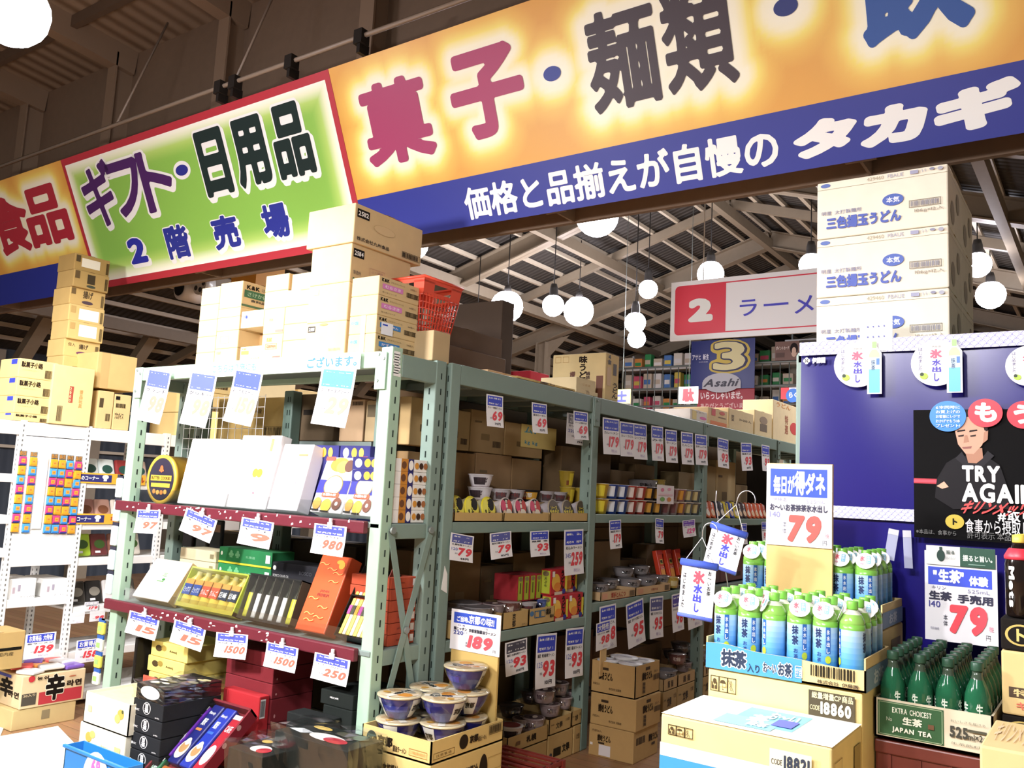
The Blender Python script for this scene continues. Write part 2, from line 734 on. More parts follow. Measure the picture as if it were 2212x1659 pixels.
nrm = V((SL, 0, 1)).normalized()
for y in (8.9, 12, 15.1, 18.2, 21.3):
    for sgn, xe in ((-1, -12.0), (1, 4.2)):
        ze = 5.285 - SL * abs(xe - RIDX)
        up = V((SL * sgn, 0, 1)).normalized()
        ibeam('ceiling_beam', (RIDX, y, 5.285), (xe, y, ze), .15, .24, M_STEEL, up)
for y in (5.8, 7.35, 10.45, 13.55, 16.6, 19.7):
    for sgn, xe in ((-1, -12.0), (1, 4.2)):
        if y < 7:
            continue
        ze = 5.34 - SL * abs(xe - RIDX)
        mb = MB()
        mb.beam((RIDX, y, 5.34), (xe, y, ze), .08, .11, M_STEEL, (SL * sgn, 0, 1))
        structure(mb.build('ceiling_beam'))
for x in (-10.2, -8.7, -7.2, -5.7, RIDX, -2.3, -.8, .7, 2.2):
    mb = MB()
    z = 5.2 - SL * abs(x - RIDX)
    mb.beam((x, 3.8, z), (x, 24, z), .09, .14, M_STEEL)
    structure(mb.build('ceiling_beam'))
x = -11.6
while x < 4:
    z = roofz(x) - .03
    mb = MB()
    mb.beam((x, 3.8, z), (x, 26, z), .045, .05, M_PURL)
    structure(mb.build('ceiling_beam'))
    x += .36
for y in (8.9, 12.0, 15.1, 18.2):
    for x in (-7.85, .6):
        mb = MB()
        z = 5.16 - SL * abs(x - RIDX)
        mb.box(x - .09, x + .09, y - .006, y + .006, 0, z, M_STEEL)
        for s in (-1, 1):
            mb.box(x + s * .09 - .008, x + s * .09 + .008, y - .09, y + .09, 0, z, M_STEEL)
        mb.prism([(x, y, z), (x + .5, y, z + .1), (x, y, z - .35)], (0, .012, 0), M_STEEL)
        structure(mb.build('column'))

# far walls
M_SIDING = ribbed('#39414c', 'dark_siding', 'Y', .2)
mb = MB()
mb.box(-12.1, -12, -3, 27, 0, roofz(-12) + .3, M_SIDING)
structure(mb.build('wall_left'))
mb = MB()
mb.box(-12, 4.2, 26.5, 26.7, 0, 5.6, mat('#6d675f', .8))
structure(mb.build('wall_back'))
mb = MB()
mb.box(4.2, 4.3, -3, 27, 0, 3.2, mat('#b8b0a2', .8))
structure(mb.build('wall_right'))
for y in (5.2, 6.6, 8.0, 9.4, 10.8):
    mb = MB()
    mb.box(-12, -11.78, y - .1, y + .1, 0, roofz(-11.8) - .1, M_STEEL)
    mb.beam((-11.9, y, 2.1), (-10.6, y, roofz(-10.6) - .12), .12, .16, M_STEEL, (0, 1, 0))
    structure(mb.build('column'))
for z in (1.75, 2.35, 2.85):
    mb = MB()
    mb.box(-11.99, -11.93, 3, 12, z - .02, z + .02, M_PURL)
    structure(mb.build('trim_1'))

# upper dividing wall above the sign, with the low lean-to roof in front of it
YW = 3.72
M_BROWN = mat('#7d6753', .75, 0, .1, 'brown_board')
mb = MB()
mb.box(-12, 4.2, YW, YW + .03, 2.9, 5.6, M_BROWN)
structure(mb.build('wall_middle'))
pa, pb = at(535, 70, 1, YW - .1), at(430, 0, 0, at(535, 70, 1, YW - .1).x)
LSL = (pb.z - pa.z) / (pa.y - pb.y)
M_DECK = ribbed('#8a7560', 'brown_deck', 'X', .16)
ztop = 4.97
mb = MB()
y2 = -3.0
z2 = ztop + LSL * (YW - y2)
mb.add([(-12, YW, ztop), (4.2, YW, ztop), (4.2, y2, z2), (-12, y2, z2), (-12, YW, ztop + .08), (4.2, YW, ztop + .08), (4.2, y2, z2 + .08), (-12, y2, z2 + .08)],
       [(0, 1, 2, 3), (7, 6, 5, 4), (0, 4, 5, 1), (1, 5, 6, 2), (2, 6, 7, 3), (3, 7, 4, 0)], M_DECK)
structure(mb.build('ceiling'))
for x in (-9.6, -8.12, -6.66, -5.2, -3.74, -2.28, -.82, .64):
    m1 = mat('#8a735d', .7)
    mb = MB()
    mb.box(x - .006, x + .006, YW - .17, YW, 2.9, 4.97, m1)
    mb.box(x - .06, x + .06, YW - .18, YW - .165, 2.9, 4.9, m1)
    structure(mb.build('column'))
    mb = MB()
    mb.beam((x, YW - .01, 4.87), (x, y2, 4.87 + LSL * (YW - .01 - y2)), .12, .2, m1)
    structure(mb.build('ceiling_beam'))
for k in range(7):
    y = YW - .55 - k * .9
    mb = MB()
    z = ztop + LSL * (YW - y) - .05
    mb.beam((-12, y, z), (4.2, y, z), .05, .09, mat('#5f4d3d', .7))
    structure(mb.build('ceiling_beam'))

mb = MB()
p = [at(0, 1592, 2, 0), at(125, 1570, 2, 0), at(192, 1640, 2, 0), (-4.2, 2.2, 0), (-5.6, 2.2, 0), (-5.6, 2.8, 0)]
mb.prism([V((q[0], q[1], .001)) for q in p], (0, 0, .004), mat('#e3eedd', .6))
tag(mb.at_base('floor_mat'), 'pale green floor mat in the aisle at the lower left', 'mat')

# ------------------------------------------------------------------ the big hanging sign, three boards along Y = 3.5
YS, ZS0, TILT = 3.5, 2.887, math.radians(23.8)     # foot of the boards and their forward tilt
Z0, Z1, ZB = 0.0, .978, .252                         # heights measured along the tilted boards


def sat(x, y):
    """photo pixel to board coordinates: X and the height along the tilted boards"""
    d = RT * ((x - CX) / F_PX) - UP * ((y - CY) / F_PX) + FW
    n = V((0, math.cos(TILT), math.sin(TILT)))
    p = EYE + d * ((V((0, YS, ZS0)) - EYE).dot(n) / d.dot(n))
    return V((p.x, 0, (p.z - ZS0) / math.cos(TILT)))


def rect_at(bl, tr):
    a, b = sat(*bl), sat(*tr)
    return a.x, a.z, b.x - a.x, b.z - a.z


def letter_segs(items, ox):
    """outline segments of all the letters, in board coordinates, for the printed halo"""
    out = []
    for t, bl, tr, off, _c in items:
        x, z, w, h = rect_at(bl, tr)
        if t == '・':
            a = np.linspace(0, 2 * np.pi, 25)
            px, pz = x + w / 2 + w / 2 * np.cos(a), z + h / 2 + h / 2 * np.sin(a)
            s = np.stack([px[:-1] - ox, pz[:-1], px[1:] - ox, pz[1:]], 1)
        else:
            sg = outline(t)
            lo = np.array([sg[:, [0, 2]].min() - off, sg[:, [1, 3]].min() - off])
            hi = np.array([sg[:, [0, 2]].max() + off, sg[:, [1, 3]].max() + off])
            k = np.array([w, h]) / (hi - lo)
            s = np.concatenate([(sg[:, :2] - lo) * k + [x - ox, z], (sg[:, 2:] - lo) * k + [x - ox, z]], 1)
        out.append(s)
    return np.concatenate(out)


def ramp(d, stops):
    d = np.asarray(d)
    xs = [s[0] for s in stops]
    cs = np.array([lin(s[1])[:3] for s in stops])
    return np.stack([np.interp(d, xs, cs[:, i]) for i in range(3)], 1)


def print_grid(name, parent, x0, x1, z0, z1, step, fn, m):
    nx, nz = int((x1 - x0) / step) + 1, int((z1 - z0) / step) + 1
    gx, gz = np.linspace(x0, x1, nx), np.linspace(z0, z1, nz)
    PX, PZ = np.meshgrid(gx, gz)
    col = fn(PX.ravel(), PZ.ravel())
    me = bpy.data.meshes.new(name)
    fs = [(j * nx + i, j * nx + i + 1, (j + 1) * nx + i + 1, (j + 1) * nx + i) for j in range(nz - 1) for i in range(nx - 1)]
    me.from_pydata([(a, -.0165, b) for a, b in zip(PX.ravel(), PZ.ravel())], [], fs)
    at_ = me.attributes.new('print', 'FLOAT_COLOR', 'POINT')
    at_.data.foreach_set('color', np.concatenate([col, np.ones((len(col), 1))], 1).astype(np.float32).ravel())
    me.materials.append(m)
    o = bpy.data.objects.new(name, me)
    COL.objects.link(o)
    o.parent = parent
    return o


def letters(parent, items, ox, outline_w=0.0, drop=None, name='lettering'):
    for t, bl, tr, off, c in items:
        mb = MB()
        x, z, w, h = rect_at(bl, tr)
        o, u, v = V((x - ox, -.0195, z)), V((w, 0, 0)), V((0, 0, h))
        m = mat(c, .5)
        if t == '・':
            def disc(k, e, mm):
                mb.add([(x - ox + w / 2 + (w / 2 + k) * math.cos(q * math.pi / 14), e, z + h / 2 + (h / 2 + k) * math.sin(q * math.pi / 14)) for q in range(28)], [tuple(range(28))], mm)
            if outline_w:
                disc(.025, -.018, mat(WHITE, .5))
            disc(0, -.0195, m)
            mb.build('dot', parent)
            continue
        if outline_w:
            wm = mat(WHITE, .5)
            mb.text(t, o + V((0, .0012, 0)), u, v, wm, off + outline_w, ref=off)
            if drop:
                mb.text(t, o + V((drop[0], .0016, drop[1])), u, v, wm, off + outline_w, ref=off)
        mb.text(t, o, u, v, m, off)
        mb.build('letter', parent)


def board(name, label, x0, x1, frame):
    ox = (x0 + x1) / 2
    root = thing(name, label, 'sign', (ox, YS, ZS0), rot=(TILT, 0, 0))
    mb = MB()
    mb.box(x0 - ox, x1 - ox, -.0155, .0155, Z0, Z1, mat(frame, .5))
    mb.build('backing_board', root)
    return root, ox


M_PRINT = printed('printed_vinyl', .45)
ORANGE = [(0, '#fdfbe8'), (.05, '#fdf8d8'), (.085, '#f8e878'), (.13, '#efc05a'), (.2, '#e2a64a'), (9, '#dfa048')]

XD, XL0 = (sat(714, 150).x + sat(776, 440).x) / 2, (sat(130, 338).x + sat(194, 540).x) / 2
# right board: sweets, noodles, drinks
items = [('菓', (808, 366), (916, 149), .042, '#a83a66'), ('子', (997, 312), (1118, 79), .042, '#a83a66'), ('・', (1181, 180), (1213, 138), 0, '#283a92'),
         ('麺', (1290, 250), (1408, -8), .026, '#372730'), ('類', (1451, 212), (1574, -62), .026, '#372730'), ('・', (1676, 42), (1724, -12), 0, '#1e2c74'),
         ('飲', (1862, 112), (2092, -215), .05, '#1d4f9e')]
root, ox = board('hanging_sign', 'long orange hanging sign for sweets and noodles, with a blue strip below', XD + .002, .8, '#da983f')
sg = letter_segs(items, ox)
print_grid('orange_panel', root, XD + .004 - ox, .8 - ox, ZB, Z1, .022, lambda a, b: ramp(np.concatenate([np.abs(sdf(sg, a[i:i + 2000], b[i:i + 2000])) for i in range(0, len(a), 2000)]), ORANGE), M_PRINT)
letters(root, items, ox)
mb = MB()
mb.box(XD + .004 - ox, .8 - ox, -.017, 0, Z0, ZB, mat('#25308f', .5))
a = sat(1015, 476)
b = sat(1679, 275)
zt = sat(1010, 405).z
mb.text('価格と品揃えが自慢の', V((a.x - ox, -.0185, a.z)), V((b.x - a.x, 0, 0)), V((0, 0, zt - a.z)), mat(WHITE, .5), .028)
a = sat(1721, 347)
b = sat(2200, 200)
zt = sat(1838, 244).z
for i, (ch, f0, f1) in enumerate((('タ', 0, .305), ('カ', .335, .625), ('ギ', .66, 1.0))):
    wv = b.x - a.x
    mb.text(ch, V((a.x - ox + wv * f0, -.0185, a.z)), V((wv * (f1 - f0), 0, 0)), V((0, 0, (zt - a.z) * (1.0 if i < 2 else 1.12))), mat(WHITE, .5), .085, shear=.12)
mb.build('blue_strip', root)

# middle board: gifts and household goods, second floor
gi = [('ギ', (206, 496), (232, 340), .026, '#4b2060'), ('フ', (262, 473), (296, 335), .026, '#4b2060'), ('ト', (329, 461), (357, 312), .026, '#4b2060'),
      ('・', (388, 382), (408, 352), 0, '#2a2f8c'), ('日', (456, 428), (478, 270), .045, '#23302e'), ('用', (528, 409), (562, 243), .045, '#23302e'),
      ('品', (614, 390), (655, 211), .04, '#23302e'), ('2', (291, 571), (312, 509), .05, '#2a2fa0'), ('階', (374, 561), (403, 481), .04, '#26308f'),
      ('売', (474, 541), (511, 459), .04, '#26308f'), ('場', (581, 518), (619, 433), .04, '#26308f')]
root, ox = board('hanging_sign', 'green hanging sign in a red frame for gifts and household goods', XL0, XD, '#b5303c')
gx0, gx1, gz0, gz1 = sat(140, 341).x - ox, sat(702, 154).x - ox, .05, Z1 - .048
GREEN = [(0, '#fbfdf0'), (.035, '#f3f8d8'), (.09, '#b4d86c'), (.16, '#8cc152'), (9, '#84bd4e')]
print_grid('green_panel', root, gx0, gx1, gz0, gz1, .022, lambda a, b: ramp(np.minimum(np.minimum(a - gx0, gx1 - a), np.minimum(b - gz0, gz1 - b)), GREEN), M_PRINT)
letters(root, gi, ox, .034, (.016, -.022))

# left board: food
li = [('食', (5, 556), (48, 413), .036, '#b02838'), ('品', (80, 537), (130, 388), .036, '#b02838')]
root, ox = board('hanging_sign', 'orange hanging sign for food at the far left edge, blue along its foot', -8.4, XL0 - .002, '#da983f')
sg2 = letter_segs(li, ox)
print_grid('orange_panel', root, -8.4 - ox, XL0 - .004 - ox, ZB, Z1, .025, lambda a, b: ramp(np.abs(sdf(sg2, a, b)), ORANGE), M_PRINT)
letters(root, li, ox)
mb = MB()
mb.box(-8.4 - ox, XL0 - .004 - ox, -.017, 0, Z0, ZB, mat('#25308f', .5))
mb.build('blue_strip', root)

# rail with clamps over the sign
root = thing('sign_rail', 'thin grey pipe rail running along the top edge of the hanging signs', 'rail', (-4, YS - .44, ZS0 + .99))
mb = MB()
mb.tube([(-5.4, 0, 0), (4.9, 0, 0)], .014, mat('#8a7a6a', .4))
mb.build('pipe', root)
for px in (480, 510, 628, 775):
    q = at(px, 160, 1, YS - .44)
    mb = MB()
    mb.box(-.03, .03, -.03, .03, -.05, .03, mat('#26221f', .5))
    mb.box(-.012, .012, -.02, .05, -.1, -.04, mat('#26221f', .5))
    mb.build('clamp', root, (q.x + 4, 0, 0))
for px in (250, 505):
    q = at(px, 280 if px < 300 else 190, 1, YS - .44)
    mb = MB()
    mb.tube([(0, 0, 0), (0, .3, .9)], .008, mat('#8a7a6a', .4))
    mb.build('hanger_rod', root, (q.x + 4, 0, 0))


# ------------------------------------------------------------------ lamps
LAMP_W = 1.0


def pendant(label, p, power, rb=.11, top=None, group='pendant lamps under the roof', tint=(1.0, .97, 1.0), dome=False):
    root = thing('pendant_lamp', label, 'lamp', p, group=group)
    zt = (top if top is not None else roofz(p[0]) - .06) - p[2]
    mb = MB()
    mb.tube([(0, 0, .22), (0, 0, max(.3, zt))], .006, mat('#2a2826', .5))
    mb.build('cord', root)
    mb = MB()
    mb.lathe([(.035, .26), (.05, .2), (.055, .1), (rb * .8, rb * .55)], mat('#3a3836', .4), 14)
    sk_ = mb.build('socket', root)
    mb = MB()
    mb.lathe([(.001, -rb)] + [(rb * math.sin(math.pi * k / 10), -rb * math.cos(math.pi * k / 10)) for k in range(1, 9)] + [(rb * .5, rb * .85)], emit('#f6f2ff', 38, 'lit_bulb'), 18)
    mb.build('bulb', sk_)
    mb = MB()
    if dome:  # dome shapes the added lamps' light, keeping it off the signs
        mb.lathe([(.05, .2), (.16, .12), (.26, -.1), (.27, -.22), (.262, -.22), (.25, -.1), (.15, .11), (.045, .19)], mat('#c9c5be', .4), 24)
        mb.build('reflector', root)
    l = bpy.data.lights.new('bulb_light', 'POINT' if dome else 'SPOT')
    if not dome:
        l.spot_size = math.radians(168)
        l.spot_blend = .35
    l.energy = power * LAMP_W
    l.color = tint
    l.shadow_soft_size = rb * 1.02
    lo = bpy.data.objects.new('bulb_light', l)
    COL.objects.link(lo)
    lo.parent = root
    lo.location = (0, 0, -rb - rb * 1.1)
    return root


pendant('brilliant lamp at the top left corner, hanging in front of the signs', (-4.12, 1.7, 3.58), 200, .16, 5.4)
LP = [((1290, 465), 4.05, 190, 'large brilliant lamp just below the middle of the blue sign strip', .2),
      ((895, 530), 3.9, 110, 'bright lamp beside the topmost 25112 carton', .14),
      ((1535, 592), 4.05, 120, 'bright lamp on a cord over the red number 2 aisle sign', .15),
      ((1195, 660), 3.7, 90, 'lamp hanging over the aisle between the red basket and the number 2 sign', .13),
      ((1095, 662), 3.75, 90, 'bright lamp above the far dark cartons, left of the corner column', .2),
      ((1250, 672), 3.9, 90, 'bright lamp right of the white corner column, below the rafters', .2),
      ((1400, 625), 4.1, 90, 'small lamp left of the red number 2 aisle sign', .12),
      ((1375, 732), 3.9, 80, 'lowest of the lamps left of the number 2 aisle sign', .14),
      ((1372, 697), 3.6, 70, 'lamp just above the lowest one, left of the number 2 sign', .13),
      ((1030, 706), 3.6, 30, 'small bluish lamp right of the red basket', .09),
      ((2112, 572), 4.0, 130, 'upper lamp right of the tall udon cartons', .13),
      ((2140, 637), 4.0, 110, 'lower lamp right of the tall udon cartons', .16),
      ((1752, 572), 4.1, 110, 'lamp half hidden by the left edge of the tall udon cartons', .13)]
for (x, y), z, pw, lab, rb in LP:
    q = at(x, y, 2, z)
    pendant(lab, q, pw, rb)
# unseen lamps added to brighten the box fronts and the signs
for x, y, z, pw, dm, lab in ((-1.0, .5, 2.9, 165, True, 'domed lamp over the matcha display'), (-3.5, .4, 2.8, 430, True, 'domed lamp over the gift boxes'), (-4.6, -2.2, 4.4, 620, False, 'lamp over the front aisle, left'), (-.4, -2.4, 4.4, 480, False, 'lamp over the front aisle, right')):
    pendant(lab + ', added out of view to brighten the fronts', (x, y, z), pw, .13, 5.8, group='added lamps over the front aisle', dome=dm)

# ------------------------------------------------------------------ pallet racking helpers
M_GREEN = mat('#82978c', .42, 0, .05, 'green_grey_rack_paint')
M_LITGREEN = mat('#a9c7ae', .42, 0, .04, 'lit_green_rack_paint')  # rack green lightened to stand for light on the front members
M_RED = mat('#641c2a', .5, 0, .12, 'red_shelf_paint')
M_SLOT = mat('#26302c', .8)
M_STEELB = mat('#8b948f', .45, .3)
M_WHITEP = mat('#f2f2ee', .5)


def post(root, x, y, z1, w=.075, d=.075, m=None, faces='fr', z0=0.0, slots=True, patch=False):
    """slotted upright; local centre x, y"""
    mb = MB()
    m = m or M_GREEN
    mb.box(x - w / 2, x + w / 2, y - d / 2, y + d / 2, z0, z1, m, .006)
    if slots:
        k = z0 + .06
        while k < z1 - .05:
            if 'r' in faces:
                mb.quad((x + w / 2 + .0012, y - .004, k), (0, .008, 0), (0, 0, .03), M_SLOT)
            if 'f' in faces:
                mb.quad((x - .004, y - d / 2 - .0012, k), (.008, 0, 0), (0, 0, .03), M_SLOT)
            if 'e' in faces:
                mb.quad((x + w / 2 - .022, y - d / 2 - .0012, k), (.006, 0, 0), (0, 0, .03), M_SLOT)
            k += .075
    if patch:
        r = random.Random(3)
        for i in range(9):
            zz = z1 - .02 - .012 * i
            mb.quad((x + w / 2 + .0014, y - .03 + r.random() * .012, zz - .016), (0, .03 + r.random() * .02, 0), (0, 0, .016), M_WHITEP)
    return mb.build('post', root)


def bracket(root, x, y, z, plane):
    mb = MB()
    if plane == 'f':
        mb.box(x - .03, x + .035, y - .008, y, z - .14, z + .03, M_LITGREEN, .003)
        for a, b in ((-.012, .02), (-.012, -.1), (.02, .0)):
            mb.lathe([(.008, 0), (.008, .006)], M_STEELB, 8, (x + a, y - .012, z + b), 'y')
    else:
        mb.box(x, x + .008, y - .035, y + .035, z - .14, z + .04, M_GREEN, .003)
        for b in (.02, -.1):
            mb.lathe([(.008, 0), (.008, .006)], M_STEELB, 8, (x + .008, y, z + b), 'x')
    return mb.build('bracket', root)


def bar(root, name, x0, x1, y0, y1, z0, z1, m, bev=.004):
    mb = MB()
    mb.box(x0, x1, y0, y1, z0, z1, m, bev)
    return mb.build(name, root)


# ------------------------------------------------------------------ the near rack: front along Y = 2.81, right end at X = -2.64
NX0, NX1, NY0, NY1 = -4.66, -2.64, 2.81, 3.19
CXN, CYN = (NX0 + NX1) / 2, (NY0 + NY1) / 2
rk = thing('pallet_rack', 'green steel end rack with dark red front shelves, full of gift boxes', 'shelf rack', (CXN, CYN, 0))
hx, hy = (NX1 - NX0) / 2, (NY1 - NY0) / 2
post(rk, hx - .035, -hy + .035, 2.115, .07, .07, M_LITGREEN, 'r', patch=True)
post(rk, -hx + .035, -hy + .035, 2.1, .07, .07, M_LITGREEN, 'r')
post(rk, hx - .035, hy - .035, 2.1)
post(rk, -hx + .035, hy - .035, 2.1)
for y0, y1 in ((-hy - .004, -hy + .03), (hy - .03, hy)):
    bar(rk, 'beam', -hx + .07, hx - .07, y0, y1, 2.02, 2.095, M_LITGREEN)
bar(rk, 'beam', hx - .035, hx, -hy + .07, hy - .07, 1.985, 2.09, M_GREEN)
bar(rk, 'beam', -hx, -hx + .035, -hy + .07, hy - .07, 1.985, 2.09, M_GREEN)
bar(rk, 'shelf_board', -hx + .04, hx - .04, -hy + .03, hy - .03, 2.05, 2.075, mat('#6d7f78', .6))
bracket(rk, hx - .06, -hy - .004, 2.06, 'f')
bracket(rk, -hx + .06, -hy - .004, 2.06, 'f')


def red_edge(z, y_out):
    """dark red front beam with stuck-on paper scraps"""
    mb = MB()
    mb.box(-hx - .01, hx - .075, -hy - y_out, -hy - y_out + .03, z - .055, z, M_RED, .006)
    r = random.Random(int(z * 100))
    for i in range(34):
        u = -hx + .1 + r.random() * (2 * hx - .25)
        w, h = .006 + r.random() * .02, .004 + r.random() * .012
        zz = z - .05 + r.random() * .04
        mb.add([(u, -hy - y_out - .0012, zz), (u + w, -hy - y_out - .0012, zz + h * r.random() * .5), (u + w * .8, -hy - y_out - .0012, zz + h), (u + w * .1, -hy - y_out - .0012, zz + h * .7)], [(0, 1, 2, 3)], M_WHITEP)
    mb.build('beam', rk)['label'] = 'dark red shelf front'
    bar(rk, 'shelf_board', -hx + .01, hx - .01, -hy - y_out + .03, hy - .01, z - .03, z - .006, mat('#7b8a84', .6))
    bar(rk, 'beam', hx - .03, hx - .002, -hy + .07, hy - .07, z - .075, z - .008, M_GREEN)
    bar(rk, 'beam', -hx + .07, hx - .07, hy - .03, hy, z - .075, z - .008, M_GREEN)


red_edge(1.335, .03)
red_edge(.79, .035)
bar(rk, 'shelf_board', -hx + .01, hx - .01, -hy + .01, hy - .01, .1, .12, mat('#7b8a84', .6))
bar(rk, 'beam', -hx + .07, hx - .07, -hy, -hy + .03, .05, .12, M_RED)
# crossed braces on the right end
for a, b in (((-hy + .06, 1.3), (hy - .06, .42)), ((hy - .05, 1.3), (-hy + .05, .42))):
    mb = MB()
    mb.beam((hx + .004 + (.006 if a[0] > 0 else 0), a[0], a[1]), (hx + .004 + (.006 if a[0] > 0 else 0), b[0], b[1]), .006, .034, M_GREEN, (0, 1, 0) if False else (0, 0, 1))
    mb.build('brace', rk)
for y, z in ((0, .86), (-hy + .06, 1.3), (-hy + .06, .42), (hy - .06, 1.3), (hy - .06, .42)):
    mb = MB()
    mb.lathe([(.016, 0), (.016, .014)], M_STEELB, 10, (hx + .01, y, z), 'x')
    mb.build('bolt', rk)

# grid panel at the back of the rack, left part
mp = thing('wire_grid_panel', 'white wire grid panel behind the gold cookie tin', 'grid panel', (-4.2, 3.1, 1.34))
mb = MB()
for i in range(13):
    mb.tube([(-.36 + .06 * i, 0, 0), (-.36 + .06 * i, 0, .62)], .0018, M_WHITEP, 4)
for i in range(11):
    mb.tube([(-.36, .003, .01 + .06 * i), (.36, .003, .01 + .06 * i)], .0018, M_WHITEP, 4)
mb.build('wires', mp)

# ------------------------------------------------------------------ cartons on top of the near rack
YF = 2.83
PINK, PBLUE, PGREEN = '#d884c0', '#3f86c6', '#3d6b4c'


def stack(xl, xr, ys, z0, sidepx, specs, group, Y=YF):
    """pile of cartons: px columns of the front face, tops given bottom-up in px, sidepx = px column of the far edge of the side"""
    ym = (ys[0] + ys[-1]) / 2
    x0, x1 = at(xl, ym, 1, Y).x, at(xr, ym, 1, Y).x
    d = at(sidepx, ym, 0, x1).y - Y if sidepx > 5 else sidepx
    z = z0
    out = []
    for y, sp in zip(ys, specs):
        zn = at(xr, y, 1, Y).z
        out.append(carton(sp.get('name', 'carton'), sp['label'], 'carton', x0, x1 - .004, Y, Y + d, z, zn - .002, sp.get('c', TAN), sp.get('f', ()), sp.get('s', ()), sp.get('t', ()), group, sp.get('rz', 0), sp.get('tape', True)))
        z = zn - .002
    return x0, x1, z, d


GT = 'cartons piled on top of the near rack'
ZT = 2.097


def kk(pill, word_):
    return [('t', 'K&K', .06, .72, .24, .9, BLACK, .05), ('t', 'プチカマンベール', .27, .74, .62, .84, '#8a7a5a'), ('r', .08, .36, .58, .62, pill), ('t', word_, .14, .42, .52, .56, '#f6e6f0', .02),
            ('t', '缶つまシリーズ', .08, .14, .42, .22, '#5a4a3a'), ('b', .68, .3, .95, .5, '#2a2218'), ('o', .66, .28, .97, .52, '#2a2218'), ('t', '24個入', .74, .7, .92, .8, '#5a4a3a')]


P5 = lambda a, b: (400 + a / 3.607, 440 + b / 3.607)
stack(P5(110, 0)[0], P5(255, 0)[0], [P5(0, b)[1] for b in (1150, 1025, 895, 775, 640)], ZT, .3,
      [dict(label=l + ' carton of the leftmost pile on the near rack', f=[('r', .1, .7, .3, .8, '#e6d6b0')]) for l in ('bottom pale', 'second lowest pale', 'middle pale', 'second highest pale', 'topmost pale')], GT, YF + .04)
x0, x1, z, d = stack(P5(258, 0)[0], P5(432, 0)[0], [P5(0, b)[1] for b in (1115, 975, 870, 800, 597)], ZT, .28,
      [dict(label='bottom carton under the green-printed carton pile', f=[('t', 'K&K', .1, .6, .3, .8, '#d8b870')]), dict(label='second carton up in the pile below the green-printed carton', f=[('o', .2, .3, .6, .7, '#e0c898')]),
       dict(label='third carton up in the pile below the green-printed carton'), dict(label='shallow carton right under the green-printed carton'),
       dict(label='carton with a dark green oval and stripe on its side, left on the rack top', s=[('t', 'K&K', .1, .72, .4, .88, BLACK, .05), ('t', 'ほていの', .45, .74, .8, .86, '#555'), ('r', .05, .4, .8, .68, PGREEN), ('t', 'さけかに缶', .12, .46, .72, .62, '#9fbf9f', .02), ('t', '食料品部', .2, .26, .7, .36, '#333', .02), ('r', 0, .05, 1, .13, '#4d6b4a'), ('r', .9, .2, .98, .36, BLACK)])], GT)
xa = at(P5(432, 0)[0], 760, 1, YF).x
carton('carton', 'small white-fronted carton with a short blue mark, right of the green-oval carton', 'carton', at(P5(432, 0)[0], 690, 1, YF).x + .004, at(P5(607, 0)[0], 690, 1, YF).x, YF, YF + .16, at(520, P5(0, 972)[1], 1, YF).z, at(568, P5(0, 822)[1], 1, YF).z, '#e8dcc0', [('t', '上箱', .08, .55, .3, .75, BLUE, .03)], group=GT)
carton('carton', 'dark recessed carton with a white label, under the small white-fronted carton', 'carton', at(P5(400, 0)[0], 760, 1, YF + .14).x + .05, at(P5(500, 0)[0], 760, 1, YF + .14).x, YF + .14, YF + .33, ZT, at(520, P5(0, 975)[1], 1, YF).z - .003, '#a8865a', [('r', .1, .5, .8, .8, '#d8d4c8'), ('t', '冷凍', .2, .84, .7, .94, '#553')], group=GT)
carton('carton', 'recessed carton with an orange print, behind the orange-lettered bottom carton', 'carton', at(P5(500, 0)[0], 760, 1, YF + .14).x + .004, at(P5(606, 0)[0], 760, 1, YF + .14).x, YF + .14, YF + .33, ZT, at(520, P5(0, 975)[1], 1, YF).z - .003, '#b89060', [('t', 'K&K', .1, .75, .4, .9, BLACK, .04), ('d', .5, .55, .32, .13, '#cf6a48'), ('r', 0, .1, 1, .16, '#cf6a48')], group=GT)
carton('carton', 'low front carton with orange lettering at the middle of the rack top edge', 'carton', at(P5(428, 0)[0], 760, 1, YF).x, at(P5(600, 0)[0], 760, 1, YF).x, YF, YF + .13, ZT, at(560, P5(0, 1105)[1], 1, YF).z, '#e6d4a8', [('r', .06, .45, .4, .7, '#e8b050'), ('t', 'K&K', .1, .76, .3, .9, '#c8a050', .03), ('t', 'おつまみ料理', .3, .1, .9, .22, '#e07848')], group=GT)
stack(P5(612, 0)[0], P5(775, 0)[0], [P5(0, b)[1] for b in (1002, 802)], ZT, .3,
      [dict(label='carton with a red-outlined logo above the front price strip', f=[('o', .2, .4, .75, .62, '#d86a50'), ('t', 'K&K', .25, .7, .5, .85, '#d8a050', .04), ('t', 'GERMAN', .26, .45, .7, .57, '#d86a50', .03), ('r', .6, .04, .95, .12, '#d86a60')]),
       dict(label='carton with a short red line, second in the pile left of the tall 25111 cartons', f=[('r', .62, .06, .98, .15, '#e07a70'), ('t', 'KK', .3, .5, .5, .6, '#d8b870')])], GT)
z2 = at(P5(775, 0)[0], P5(0, 802)[1], 1, YF).z
stack(P5(630, 0)[0], P5(812, 0)[0], [P5(0, b)[1] for b in (662, 535)], z2, .26,
      [dict(label='lower of the two blank cartons leaning left of the tall pile'), dict(label='upper of the two blank cartons standing highest at the middle of the rack')], GT, YF + .01)
stack(P5(778, 0)[0], P5(965, 0)[0], [P5(0, b)[1] for b in (1050, 920, 780, 650)], ZT, .3,
      [dict(label='bottom carton next left of the 25111 carton'), dict(label='second carton up next left of the 25111 carton'), dict(label='third carton up, left of the tall pile'), dict(label='fourth carton up, left of the tall pile, below the top one', f=[('r', .6, .9, .95, .94, '#b09060')])], GT)
